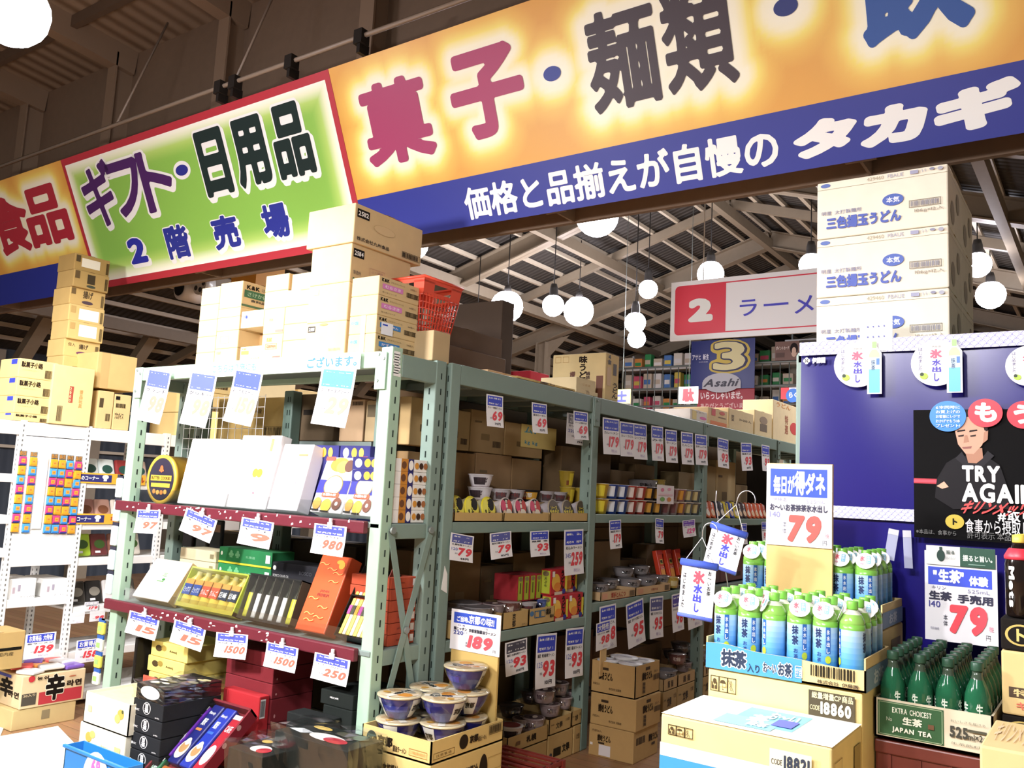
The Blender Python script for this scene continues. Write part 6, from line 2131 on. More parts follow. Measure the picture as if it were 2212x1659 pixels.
TAGS += [((1316, 1123), (1339, 1184), '179', '麺匠辛口', '194円', 'price card reading 179 below the cups, left', .04, {}), ((1416, 1120), (1432, 1173), '79', '五目焼そば', '85円', 'narrow price card reading 79 below the cups, middle', -.06, {}), ((1474, 1123), (1500, 1159), '129', 'スープ', None, 'pinkish price card reading 129 below the cups, right', .05, dict(hcol='#7a4ac0', pcol='#f060a0')),
         ((1295, 1310), (1327, 1398), '98', '讃岐うどん', None, 'price card behind the small 98 card at the tan udon cartons', .03, {}), ((1352, 1302), (1386, 1390), '95', '麺匠 すきやき風うどん', None, 'price card reading 95, tilted, above the tan udon cartons', .12, {}), ((1404, 1291), (1430, 1374), '95', '麺匠 すきやきうどん', None, 'greyer price card reading 95, right of the tilted one', -.02, dict(hcol='#5a6098')), ((1451, 1284), (1473, 1360), '98', 'ちゃんぽんラーメン', None, 'pink price card left of the lower little hanging banner', .04, dict(hcol='#5a50b0')), ((1484, 1278), (1512, 1352), '98', 'ちゃんぽん', None, 'price card half hidden by the lower little hanging banner', .06, {}),
         ((1550, 945), (1572, 1012), '93', 'ソース焼そば', '107円', 'third bay top price card reading 93, nearest the third post', -.02, {}), ((1600, 954), (1622, 1018), '93', '塩焼そば', '107円', 'third bay top price card, middle', .06, {}), ((1645, 960), (1661, 1019), '93', '焼そば', None, 'third bay top price card beside the large 79 board', 0, {}),
         ((1600, 1130), (1612, 1175), '93', '焼そば', None, 'small price card behind the upper little hanging banner', 0, {}), ((1645, 1127), (1656, 1172), '93', '焼そば', None, 'small price card left of the large 79 board', 0, {})]
for tl, br, pr, it, sm, lab, ro, kw in TAGS:
    k2 = dict(head='毎日が得ダネ')
    k2.update(kw)
    price_tag(lab, tl, br, 0, XT, pr, item=it, small=sm, roll=ro, bend=.012, group='price cards along the noodle racking', **k2)
price_tag('greyish price card reading 194 behind the first bay top cards', (1225, 891), (1274, 965), 0, XN - .07, '179', 'カレーうどん', 'カップヌードル', '194円', '220', hcol='#9a98a0', pcol='#b83a44')
price_tag('grey price card half seen through the crossed braces', (905, 1163), (946, 1220), 0, XN - .09, '79', '売ラーメン', '塩ラーメン', '88円', '117', hcol='#8a8a90', pcol='#c83a40')

# ---- cartons on top of the racking
GT2 = 'cartons on top of the noodle racking'


def top_box(label, xl, xr, yt, X, depth, z0_=2.107, py=850, **kw):
    ya, yb = at(xl, py, 0, X).y, at(xr, py, 0, X).y
    z1_ = at(xl, yt, 0, X).z
    return carton('carton', label, 'carton', X - depth, X, ya, yb - .006, z0_, z1_, kw.get('c', TAN), kw.get('f', ()), kw.get('s', ()), kw.get('t', ()), GT2)


carton('carton', 'long dark brown carton on top of the racking, left of the corner column', 'carton', -3.75, -3.3, 3.76, 4.6, 2.107, 2.36, '#6a5444', group=GT2)
carton('carton', 'second long dark brown carton, above the first near the corner column', 'carton', -3.75, -3.35, 3.9, 4.62, 2.362, 2.5, '#6a5444', group=GT2)
carton('carton', 'upright dark brown carton edge beside the white corner column', 'carton', -3.8, -3.38, 4.64, 4.78, 2.107, 2.78, '#4f4034', group=GT2)
top_box('long white carton at the left end of the racking top', 998, 1034, 800, -2.95, .3, c='#ece8e2', py=812)
top_box('pinkish tan open carton on the racking top', 1040, 1108, 817, -2.66, .3, c='#d8b48c', py=830)
top_box('tan carton behind the pinkish one', 1053, 1130, 797, -2.98, .25, c='#dab98c', py=812, s=[('t', '生らーめん', .3, .7, .6, .8, '#b08a60')])
KITA = [('v', '喜多方', .36, .02, .52, .98, '#3a2a14', .05), ('r', .54, .35, .62, .95, '#4a3418'), ('v', '醤油らーめん', .55, .38, .61, .92, '#e0c888', .02), ('t', '12ケ入', .64, .78, .76, .9, '#4a3818'), ('v', '麺匠', .28, .6, .34, .88, '#4a3818', .02), ('b', .76, .1, .94, .26, '#2a2010'), ('o', .75, .08, .95, .28, '#2a2010')]
top_box('yellowish tan carton with bold vertical brush lettering and 12 count', 1116, 1243, 811, -2.645, .3, c='#dcc07c', s=KITA)
top_box('lower pale carton right of the brush-lettered carton', 1244, 1292, 838, -2.65, .3, c='#ead9ae', s=[('v', '旭川', .45, .2, .6, .9, '#8a6a4a', .02)], py=860)
top_box('upper pale carton right of the brush-lettered carton', 1245, 1288, 813, -2.68, .26, z0_=at(1244, 838, 0, -2.65).z + .002, c='#ead9ae', py=830, s=[('t', 'ごま油', .3, .4, .7, .6, '#d8b070')])
y_ = at(1307, 830, 0, -2.66).y
carton('carton', 'tall carton with a black brush character and brown band, above the second post', 'carton', -3.06, -2.66, y_, y_ + .18, 2.107, at(1307, 760, 0, -2.66).z, '#e6cf98', [('v', '味うどん', .5, .28, .66, .95, '#2a1c10', .04), ('v', '讃岐', .34, .3, .44, .62, '#6a3a24', .03), ('v', '鍋焼きうどん', .64, .1, .72, .6, '#4a2a1a', .02), ('r', .84, .0, .96, .5, '#7a4a34'), ('o', .05, .82, .16, .95, '#c8a060'), ('o', .2, .82, .31, .95, '#c8a060')],
       [('v', 'うどん', .5, .05, .95, .4, '#2a1c10', .03), ('r', .1, .3, .4, .7, '#d8b888'), ('r', .55, .55, .8, .8, '#4a3a2a'), ('v', '４食', .1, .75, .4, .98, '#3a2a1a', .03)], group=GT2)
for i, c in enumerate(('#d23a4a', '#e8e0dc', '#c8404a')):
    carton('carton', ('red carton', 'white carton', 'dark pink carton')[i] + ' at the back of the racking top, left of the tall brush-character carton', 'carton', -3.65, -3.3, 4.9 + .26 * i, 5.14 + .26 * i, 2.107, 2.33 - .06 * (i % 2), c, group=GT2)
top_box('white carton with big pink lettering on the second bay top', 1326, 1490, 868, -2.66, .3, c='#f4f0ec', py=890, s=[('t', 'キッチー', .36, .3, .8, .95, '#e858b0', .06), ('r', .42, .5, .5, .8, '#f2e060'), ('r', .82, .4, .98, .44, '#e8a0c8')])
top_box('white carton with a small pink round mark, beside the pink-lettered carton', 1491, 1528, 882, -2.655, .3, c='#f4efe6', py=905, s=[('d', .75, .35, .2, .14, '#e868b0'), ('r', .1, .1, .35, .9, '#f0dc8a'), ('t', 'シェー', .3, .75, .8, .95, '#b0a8a0', .02)])
top_box('orange-edged carton with dark red print on the third bay top', 1530, 1572, 878, -2.66, .3, c='#ead0a0', py=910, s=[('r', .1, .02, .95, .24, '#e8803a'), ('r', .15, .55, .35, .95, '#d84a48'), ('r', .5, .5, .9, .56, '#8a6a4a'), ('d', .7, .8, .14, .1, '#d85a48')])
top_box('pale carton printed 3x210 on the third bay top', 1574, 1628, 880, -2.66, .3, c='#ecd8a8', py=915, s=[('t', '3×210入', .4, .5, .9, .62, '#6a5434', .02), ('v', '国内産', .1, .4, .2, .7, '#6a5434', .02)])
top_box('carton with a round brown mark on the third bay top', 1630, 1668, 884, -2.66, .3, c='#ecd8a8', py=920, s=[('r', .3, .2, .7, .5, '#7a6a54'), ('d', .5, .65, .22, .16, '#a08a70')])
top_box('yellow-edged carton at the left edge of the blue banner', 1670, 1730, 862, -2.66, .3, c='#f0dcae', py=920, s=[('d', .75, .4, .16, .16, '#d84a48'), ('v', '特選', .4, .2, .52, .7, '#b06a4a', .02), ('t', 'うどん', .1, .85, .6, .97, '#e8a050', .02)])

# ------------------------------------------------------------------ bowl noodle cases in front of the near rack's right post
KX0, KX1, KY0, KY1 = -2.628, -2.25, 2.768, 3.26
kz1 = .5
kz0 = at(924, 1652, 1, KY0).z
KF = [('d', .15, .5, .075, .32, '#17120e'), ('t', 'ニッポン', .095, .42, .205, .56, '#d8c078', .02), ('t', '京都', .24, .28, .46, .74, '#1c150e', .05), ('t', '醤油ラーメン', .47, .16, .66, .44, '#3a2c18', .03), ('o', .7, .2, .95, .5, '#b8803a'), ('t', 'この箱は積み重ね可', .72, .28, .93, .42, '#b8803a')]
KS = [('o', .03, .18, .3, .46, '#7a6030'), ('t', '注意事項', .06, .26, .26, .38, '#7a6030'), ('d', .42, .56, .06, .33, '#2a2014'), ('t', '京都', .5, .38, .62, .74, '#2a2014', .05), ('t', '醤油らーめん', .62, .34, .74, .6, '#4a3a20', .02), ('b', .78, .52, .97, .88, '#2a2014'), ('o', .77, .48, .98, .92, '#2a2014')]
kw, kd, kh = KX1 - KX0, KY1 - KY0, kz1 - kz0
kc = thing('open_noodle_case', 'open yellowish carton case full of blue bowl noodles, beside the right post', 'carton', ((KX0 + KX1) / 2, (KY0 + KY1) / 2, kz0), group='stacked bowl noodle cases')
mb = MB()
open_case(mb, kw, kd, kh, card('#d9bd78'), .006)
mb.decals(KF, (-kw / 2, -kd / 2, 0), (kw, 0, 0), (0, 0, kh), (0, -1, 0))
mb.decals(KS, (kw / 2, -kd / 2, 0), (0, kd, 0), (0, 0, kh), (1, 0, 0))
mb.box(-kw / 2 + .006, kw / 2 - .006, -kd / 2 + .006, kd / 2 - .006, .006, kh * .18, card('#b89a60'))
mb.build('case', kc)
bdx0, bdx1 = at(972, 1450, 1, 3.225).x, at(1074, 1450, 1, 3.225).x
mb = MB()
zb_ = at(1020, 1322, 1, 3.225).z
mb.box(bdx0 - (KX0 + KX1) / 2, bdx1 - (KX0 + KX1) / 2, 3.225 - (KY0 + KY1) / 2, 3.237 - (KY0 + KY1) / 2, 0, zb_ - kz0 - .03, card('#d2b36a'))
mb.build('display_board', kc)
cX = (KX0 + KX1) / 2
carton('carton', 'closed carton case upside down under the open bowl noodle case', 'carton', KX0, KX1, KY0, KY1, .06, kz0 - .002, '#d9bd78',
       [('r', 0, .3, .2, .92, '#e8cf94'), ('t', '京都醤油らーめん', .34, .72, .8, .9, '#3a2c18', .03), ('r', .2, .78, .27, .9, '#c89a58')], [('d', .72, .74, .06, .18, '#2a2014'), ('t', '京都醤油', .4, .66, .64, .84, '#3a2c18', .04), ('o', .78, .7, .98, .86, '#a8843a'), ('b', .1, .5, .3, .6, '#2a2014')], group='stacked bowl noodle cases')
carton('wooden_base', 'low dark base under the bowl noodle cases', 'base', KX0 + .01, KX1 - .01, KY0 + .01, KY1 - .01, 0, .058, '#4a3626', tape=False)

# price card 189 on the display board
a, b = at(976, 1314, 1, 3.22), at(1078, 1420, 1, 3.22)


def big_card(name, label, x0, x1, z0, z1, y, items, board=None, t=.004):
    mb = MB()
    mb.box(0, x1 - x0, 0, z1 - z0, 0, t, mat('#f3f2f4', .55))
    mb.decals(items, (0, 0, t), (x1 - x0, 0, 0), (0, z1 - z0, 0), (0, 0, 1), .0006)
    o = mb.build(name, None, (x0, y, z0), ROT_Y)
    return tag(o, label, 'price card')


big_card('price_card', 'large white price card reading 189 on the tan board of the bowl noodle case', a.x, b.x, b.z, at(976, 1314, 1, 3.22).z, 3.224,
         [('r', .06, .66, .92, .93, '#2f4fc0'), ('t', 'ご当地、', .12, .7, .38, .84, WHITE, .04), ('t', '京都の味!!', .37, .69, .88, .9, WHITE, .035), ('t', '日清', .16, .59, .3, .64, '#6a6a90'), ('t', 'カップ麺', .58, .59, .76, .64, '#8a8a98'), ('t', '麺ニッポン', .07, .49, .34, .57, '#2a2a3a', .03),
          ('t', '京都背脂醤油ラーメン', .38, .48, .92, .57, '#2a2a3a', .03), ('t', '220', .07, .38, .27, .48, '#3a4490', .02), ('t', 'ニヲ', .28, .42, .35, .47, '#5a5a80'), ('v', '本体', .32, .1, .37, .24, '#2a2a3a'), ('t', '189', .38, .1, .86, .42, '#ea5560', .055, .1), ('t', '円', .88, .07, .93, .14, '#2a2a3a')])

# blue Kyoto bowls
kb = bpy.data.objects.new('bowl_noodle', None)
COL.objects.link(kb)
mb = MB()
B1, B0, BH = .086, .046, .085
mb.lathe([(B0 * .95, 0), (B0, .004), (.064, .03), (.077, .056), (B1 * .985, .078), (B1, .082)], mat('#1a2070', .3), 28)


def kwrap(a0, a1, z0, z1, e=.0015):
    ks = [(0, B0), (.03, .064), (.056, .077), (.082, B1)]

    def f(u, v):
        z = z0 + (z1 - z0) * v
        rr = np.interp(z, [k[0] for k in ks], [k[1] for k in ks]) + e
        t = a0 + (a1 - a0) * u
        return (rr * math.cos(t), rr * math.sin(t), z)
    return f


for a0, a1, z0, z1, c in ((-2.6, -1.9, .006, .078, '#e9e6dc'), (-.2, .5, .006, .078, '#e9e6dc'), (-1.8, -.4, .03, .055, '#3a44a4'), (.8, 2.4, .03, .055, '#2f38a0')):
    f = kwrap(a0, a1, z0, z1)
    for i in range(6):
        for j in range(4):
            mb.add([f((i + p) / 6, (j + q) / 4) for p, q in ((0, 0), (1, 0), (1, 1), (0, 1))], [(0, 1, 2, 3)], mat(c, .35), True)
for a0 in (-2.52, -.12):
    mb.text('京都', (0, 0, 0), (1, 0, 0), (0, 0, 1), mat('#1a1614', .4), .05, fn=kwrap(a0, a0 + .52, .032, .058, .0026))
mb.build('bowl', kb)
mb = MB()
mb.lathe([(B1, .08), (B1 * 1.06, .083), (B1 * 1.06, .087), (B1 * .98, .0885), (.0001, .0895)], mat('#d9c9a4', .3), 28)
mb.decals([('d', .5, .5, .44, .44, '#d8c4a0'), ('d', .7, .42, .2, .16, '#d08a2c'), ('d', .3, .6, .2, .14, '#b89a70'), ('d', .56, .7, .22, .1, '#8a8478'), ('r', .42, .05, .58, .95, '#e8e2d2'), ('v', '京都', .43, .3, .57, .85, '#1c1814', .05), ('d', .24, .34, .1, .08, '#c8963a')], (-B1, -B1, .0892), (2 * B1, 0, 0), (0, 2 * B1, 0), (0, 0, 1), .0006)
mb.build('lid', kb)
mb = MB()
mb.lathe([(B0 * 1.1, -.001), (.068, .03), (.082, .056), (B1 * 1.075, .083), (B1 * 1.05, .093), (.0001, .094)], film('#eef0f8', .07, 'shrink_wrap_blue', .06), 28)
mb.build('wrap', kb)
zi = kz0 + kh * .2
KB = [((-2.521, 2.872, zi + .102), 0, 'front left blue bowl noodle with a yellowish printed lid'), ((-2.521, 3.075, zi + .102), 1.2, 'blue bowl noodle behind, near the rack post'), ((-2.357, 2.965, zi + .102), 2.2, 'blue bowl noodle in the middle of the open case'),
      ((-2.357, 3.125, zi + .104), -.9, 'lower blue bowl of the two stacked before the tan board, 京都 on its white side'), ((-2.372, 3.125, zi + .206), 2.6, 'top blue bowl of the two stacked before the tan board'),
      ((-2.521, 2.872, zi), 1, 'bottom blue bowl under the front left one'), ((-2.357, 2.965, zi), .6, 'bottom blue bowl under the middle one'), ((-2.521, 3.075, zi), .4, 'bottom blue bowl under the back one'), ((-2.357, 3.12, zi), .2, 'bottom blue bowl under the stacked pair')]
for i, (p, rz, lab) in enumerate(KB):
    o = kb if i == 0 else dup(kb)
    o.location = p
    o.scale = (1.08, 1.08, 1.06)
    o.rotation_euler = (0, 0, rz)
    tag(o, lab, 'bowl noodle', 'blue bowl noodles in the open case')

# dark red plastic crate on the floor
cr = thing('plastic_crate', 'dark red plastic crate on the floor between the bowl noodle cases and the floor cases', 'crate', (-2.44, 3.56, 0))
M_CR = mat('#8c3428', .45)
mb = MB()
for z in (.0, .06, .12, .185):
    for a, b in (((-.17, -.25), (.17, -.25)), ((.17, -.25), (.17, .25)), ((.17, .25), (-.17, .25)), ((-.17, .25), (-.17, -.25))):
        mb.beam((*a, z + .01), (*b, z + .01), .012, .022, M_CR)
for x_, y_ in ((-.17, -.25), (.17, -.25), (.17, .25), (-.17, .25), (0, -.25), (.17, 0), (.17, .12), (.17, -.12)):
    mb.box(x_ - .012, x_ + .012, y_ - .012, y_ + .012, 0, .205, M_CR)
mb.build('body', cr)
mb = MB()
for k in range(8):
    mb.box(-.17, .17, -.23 + .062 * k, -.205 + .062 * k, .197, .206, M_CR)
mb.build('slats', cr)

# ------------------------------------------------------------------ three tan udon cartons in the aisle
UX0, UX1, UY0, UY1 = -2.58, -2.29, 4.62, 4.94
UF = [('r', .24, .74, .4, .82, '#3a2a18'), ('t', '讃岐うどん', .18, .42, .5, .68, '#2a1d10', .04), ('t', '内容20入', .06, .24, .22, .32, '#4a3a24'), ('t', '株式会社 銘麺食', .42, .14, .7, .22, '#4a3a24'), ('r', .3, .84, .38, 1, '#c4a066')]
US = [('r', .4, .8, .58, .9, '#3a2a18'), ('t', '讃岐うどん', .26, .5, .68, .76, '#2a1d10', .04), ('v', '麺麺麺', .28, .1, .4, .45, '#4a3a24', .02), ('b', .72, .42, .97, .6, '#3a2a18'), ('t', '20入', .74, .66, .92, .74, '#4a3a24')]
uz = [0, .176, .356, .535]
carton('carton', 'bottom tan udon carton, upside down with a white sticker', 'carton', UX0, UX1, UY0, UY1, 0, uz[1] - .002, '#bd9a62', [('t', '讃岐うどん', .2, .5, .5, .72, '#2a1d10', .04), ('r', .22, .42, .36, .48, '#3a2a18'), ('r', .24, .06, .5, .4, '#e6e0e0'), ('t', '内容20入', .08, .78, .3, .86, '#4a3a24'), ('r', .04, .34, .1, .42, '#e8e2dc')], [('b', .1, .55, .45, .78, '#3a2a18'), ('t', '讃岐うどん', .6, .5, .98, .75, '#2a1d10', .04), ('r', .72, .36, .86, .44, '#3a2a18')], group='three tan udon cartons in the aisle')
carton('carton', 'middle tan udon carton of the three in the aisle', 'carton', UX0 + .006, UX1 + .012, UY0 - .004, UY1, uz[1], uz[2] - .002, '#c09d64', UF, US, group='three tan udon cartons in the aisle')
ut = thing('open_carton', 'top tan udon carton, open, with white lids showing', 'carton', ((UX0 + UX1) / 2, (UY0 + UY1) / 2, uz[2]), group='three tan udon cartons in the aisle')
uw, ud, uh = UX1 - UX0, UY1 - UY0, uz[3] - uz[2]
mb = MB()
open_case(mb, uw, ud, uh, card('#c09d64'), .005)
mb.decals(UF, (-uw / 2, -ud / 2, 0), (uw, 0, 0), (0, 0, uh), (0, -1, 0))
mb.decals(US, (uw / 2, -ud / 2, 0), (0, ud, 0), (0, 0, uh), (1, 0, 0))
mb.build('case', ut)
for i, (x_, y_, z_) in enumerate(((-.07, -.08, 0), (.07, -.08, .004), (-.07, .08, .002), (.07, .08, 0), (0, 0, .016))):
    mb = MB()
    mb.lathe([(.05, 0), (.068, .05), (.072, .052), (.072, .058), (.0001, .06)], mat('#f0eeee', .4), 20)
    mb.decals([('d', .5, .5, .3, .08, '#c8c4cc'), ('t', 'うどん', .3, .4, .7, .5, '#a8a4b0')], (-.07, -.07, .06), (.14, 0, 0), (0, .14, 0), (0, 0, 1))
    o = mb.build('udon_pot', None, ((UX0 + UX1) / 2 + x_, (UY0 + UY1) / 2 + y_, uz[3] - .058 + z_))
    tag(o, ('white udon pot at the front left in the top udon carton', 'white udon pot at the front right in the top udon carton', 'white udon pot at the back left in the top udon carton', 'white udon pot at the back right in the top udon carton', 'white udon pot lying on top, middle of the top udon carton')[i], 'udon pot', 'white pots in the top udon carton')
price_tag('small price card reading 98 on a carton stick in the top udon carton', (1288, 1346), (1316, 1399), 0, -2.5, '98', '大特売', 'ざるうどん 細麺', roll=.05)
q = at(1303, 1410, 0, -2.505)
mb = MB()
mb.box(-.003, .003, -.035, .035, -.13, .03, card('#d2b078'))
tag(mb.build('card_stick', None, (q.x, q.y, q.z)), 'tan carton stick holding the small 98 card', 'stick')

# ------------------------------------------------------------------ matcha tea display, right foreground
DX0, DX1 = -.948, -.536
YEL = '#ead793'


def care(x0, y0, x1, y1):
    """handle-with-care pictograms: hands with box, umbrella, no hooks"""
    w = (x1 - x0) / 3
    L = []
    for k in range(3):
        L.append(('o', x0 + w * k, y0, x0 + w * (k + 1), y1, '#4a3a1a'))
    h = y1 - y0
    m = x0 + w / 2
    L += [('d', m, y0 + h * .66, w * .2, h * .18, '#4a3a1a'), ('r', m - w * .34, y0 + h * .15, m - w * .2, y0 + h * .6, '#4a3a1a'), ('r', m + w * .2, y0 + h * .15, m + w * .34, y0 + h * .6, '#4a3a1a'), ('r', m - w * .2, y0 + h * .15, m - w * .06, y0 + h * .4, '#4a3a1a'), ('r', m + w * .06, y0 + h * .15, m + w * .2, y0 + h * .4, '#4a3a1a')]
    m += w
    L += [('d', m, y0 + h * .62, w * .32, h * .2, '#4a3a1a'), ('r', m - w * .34, y0 + h * .4, m + w * .34, y0 + h * .58, YEL), ('r', m - w * .02, y0 + h * .2, m + w * .02, y0 + h * .62, '#4a3a1a'), ('r', m - w * .02, y0 + h * .18, m + w * .14, y0 + h * .24, '#4a3a1a')]
    m += w
    L += [('t', '╲', m - w * .3, y0 + h * .15, m + w * .3, y0 + h * .85, '#4a3a1a', .02), ('t', 'ℓ', m - w * .15, y0 + h * .2, m + w * .1, y0 + h * .85, '#6a5a3a', .01)]
    return L


TOP1 = [('r', .36, .22, .74, .86, '#8fd8e8'), ('r', .3, .1, .64, .45, '#9fe0ee'), ('t', '茶', .44, .3, .56, .62, '#f4f8f4', .06), ('t', 'お〜い', .52, .5, .7, .8, '#f4f8f4', .05), ('r', .6, .3, .72, .56, '#6a74d8'), ('t', '抹茶', .48, .14, .6, .3, '#f4f8f4', .05)]
zz = lambda p: at(1429, p, 1, 2.06).z
f_ = lambda p: (zz(p) - .73) / .24
F1 = [('r', 0, f_(1630), 1, f_(1602), '#f4f1e4'), ('r', 0, 0, 1, f_(1630), '#3f96d0')] + care(.05, f_(1582), .21, f_(1560)) + [('r', .67, .36, .9, .9, '#f1e9c4'), ('t', 'CODE', .68, .76, .74, .81, '#3a3a3a', .01), ('t', '18821', .75, .74, .89, .86, '#2f3a4a', .05), ('o', .68, .38, .89, .7, '#4a4a4a'), ('t', '商品 宇治抹茶', .7, .6, .87, .66, '#6a6a5a')]
c1 = carton('tea_carton', 'front tea carton marked 18821, top whitened for strong light, light blue print', 'carton', DX0, DX1, 2.06, 2.332, .73, .97, YEL, F1, [('d', .42, .5, .2, .14, '#1f1c14'), ('r', .3, .38, .54, .44, '#6a6238'), ('o', .06, .2, .3, .85, '#8a7a44'), ('r', .7, .55, .92, .85, '#a8985a')], [('r', 0, 0, 1, 1, '#f3efe0')] + TOP1, group='cartons of the matcha tea display', tape=False)  # white over the yellow top stands for strong light from above
for i in range(3):
    carton('tea_carton', '%s tea carton from the floor under the 18821 carton' % ORD[i], 'carton', DX0, DX1, 2.06, 2.332, .243 * i, .243 * (i + 1) - .002, YEL, [('r', 0, 0, 1, .4, '#3f96d0')], [('d', .5, .55, .2, .14, '#1f1c14')], group='cartons of the matcha tea display')
LB = [('r', .68, .2, .96, .96, '#4a4028'), ('t', '総量増量CP商品', .7, .88, .95, .95, '#e8dca8', .02), ('t', 'CODE', .69, .76, .75, .81, '#e8dca8', .01), ('t', '18860', .755, .73, .94, .86, '#f2ead0', .05), ('o', .69, .24, .95, .69, '#e8dca8'), ('t', '商品', .7, .58, .76, .65, '#e8dca8'), ('t', 'PET', .8, .44, .9, .55, '#f2ead0', .04), ('t', '525mL×24', .78, .58, .93, .65, '#e8dca8')]
for i in range(4):
    z = .805 - .24 * (3 - i)
    if z < 0:
        z = 0
    carton('tea_carton', ('lowest', 'second lowest', 'third', 'highest')[i] + ' carton of the column carrying the front tray of matcha bottles' + (', marked 18860' if i == 3 else ''), 'carton', DX0 + .008, DX1, 2.34, 2.61, max(0, .805 - .24 * (3 - i)), .805 - .24 * (2 - i) - .002, YEL, (care(.02, .76, .2, .93) if i > 1 else []) + (LB if i == 3 else []),
           [('r', .5, .55, .9, .85, '#8f8252'), ('r', .5, .2, .7, .3, '#8f8252')], group='cartons of the matcha tea display')
for i in range(5):
    zb = 1.16 - .235 * (5 - i)
    carton('tea_carton', ORD[i] + ' carton from the floor in the back column of the matcha display', 'carton', -.985, -.557, 2.66, 2.95, max(0, zb), zb + .233, '#dcc684', [], [('r', .4, .5, .85, .85, '#8f8252')], group='cartons of the matcha tea display')


# matcha bottle
def matcha():
    root = bpy.data.objects.new('tea_bottle', None)
    COL.objects.link(root)
    mb = MB()
    g = mat('#8cc05a', .18)
    mb.lathe([(.026, 0), (.031, .004), (.032, .012), (.032, .15)], mat('#3f93d8', .25), 18)
    mb.lathe([(.032, .148), (.0325, .158), (.031, .165), (.024, .178), (.0135, .187), (.0125, .192)], [g, g, g, mat('#dfe8d0', .1), mat('#dfe8d0', .1)], 18)
    bt_ = mb.build('bottle', root)
    mb = MB()
    cols = ['#2f82cc', '#3a8ad0', '#4694d4', '#569eda', '#68a8de', '#7ab2e0', '#8cbce2', '#9ec6e4', '#aecfe4', '#7ab84c']
    prof = [(.0326 + (.0004 if k % 2 else 0), .012 + .0142 * k) for k in range(11)]
    mb.lathe(prof, [mat(c, .28) for c in cols], 20)

    def cy(a0, a1, z0, z1, e=.0338):
        return lambda u, v: (e * math.sin(a0 + (a1 - a0) * u), -e * math.cos(a0 + (a1 - a0) * u), z0 + (z1 - z0) * v)

    def patch(a0, a1, z0, z1, c, e=.0335):
        f = cy(a0, a1, z0, z1, e)
        for k in range(4):
            mb.add([f(k / 4, 0), f((k + 1) / 4, 0), f((k + 1) / 4, 1), f(k / 4, 1)], [(0, 1, 2, 3)], mat(c, .35))
    for a in (0, math.pi):
        patch(a + .25, a + .62, .074, .14, '#2a62b0')
        for k, ch in enumerate('氷水出し'):
            mb.text(ch, (0, 0, 0), (1, 0, 0), (0, 0, 1), M_WHITEP, .02, fn=cy(a + .31, a + .56, .122 - .0155 * k, .134 - .0155 * k))
        for k, ch in enumerate('抹茶'):
            mb.text(ch, (0, 0, 0), (1, 0, 0), (0, 0, 1), mat('#1f2f5c', .4), .035, fn=cy(a - .62, a - .08, .112 - .026 * k, .136 - .026 * k))
        for k, ch in enumerate('お茶'):
            mb.text(ch, (0, 0, 0), (1, 0, 0), (0, 0, 1), mat('#1f3f80', .4), .02, fn=cy(a - .45, a - .1, .066 - .014 * k, .077 - .014 * k))
        f = cy(a + .2, a + .66, .05, .069, .0342)
        pts = [f(.5 + .5 * math.cos(q * math.pi / 8), .5 + .5 * math.sin(q * math.pi / 8)) for q in range(16)]
        mb.add(pts, [tuple(range(16))], mat('#b8cc3a', .4))
    mb.build('bottle_label', bt_)
    mb = MB()
    mb.lathe([(.0145, .19), (.0148, .192), (.0148, .209), (.0138, .2105), (.0001, .211)], mat('#79c24a', .35), 16)
    mb.build('cap', root)
    mb = MB()
    pts = [V((.028 * math.cos(q * math.pi / 9), 0, .024 * math.sin(q * math.pi / 9))) for q in range(18)]
    T = Matrix.Translation((0, -.029, .181)) @ Matrix.Rotation(-.42, 4, 'X')
    mb.M = T
    mb.prism([p for p in pts], (0, .0012, 0), mat('#f4f4f2', .5))
    mb.decals([('t', '氷', .18, .45, .46, .85, '#e85a6a', .04), ('r', .58, .3, .82, .85, '#7ac0e0'), ('v', '水出し', .6, .32, .8, .82, WHITE, .02), ('r', .22, .2, .4, .3, '#d8a0b0')], (-.024, 0, -.02), (.048, 0, 0), (0, 0, .04), (0, -1, 0))
    mb.build('neck_tag', root)
    return root


mp_ = matcha()
TB = 1.052
first = True


def bottles(x0, y0, z, nx, ny, nm, rots):
    global first
    for j in range(ny):
        for i in range(nx):
            o = mp_ if first else dup(mp_)
            first = False
            o.location = (x0 + .0672 * i, y0 + .0655 * j, z)
            o.scale = (.955, .955, 1)
            o.rotation_euler = (0, 0, rots[(i * 3 + j * 5) % len(rots)] if j else rots[i % len(rots)])
            tag(o, 'matcha tea bottle, %s from the left in the %s row of the %s tray' % (ORD[i], ORD[j], nm), 'tea bottle', 'matcha tea bottles in the %s tray' % nm)


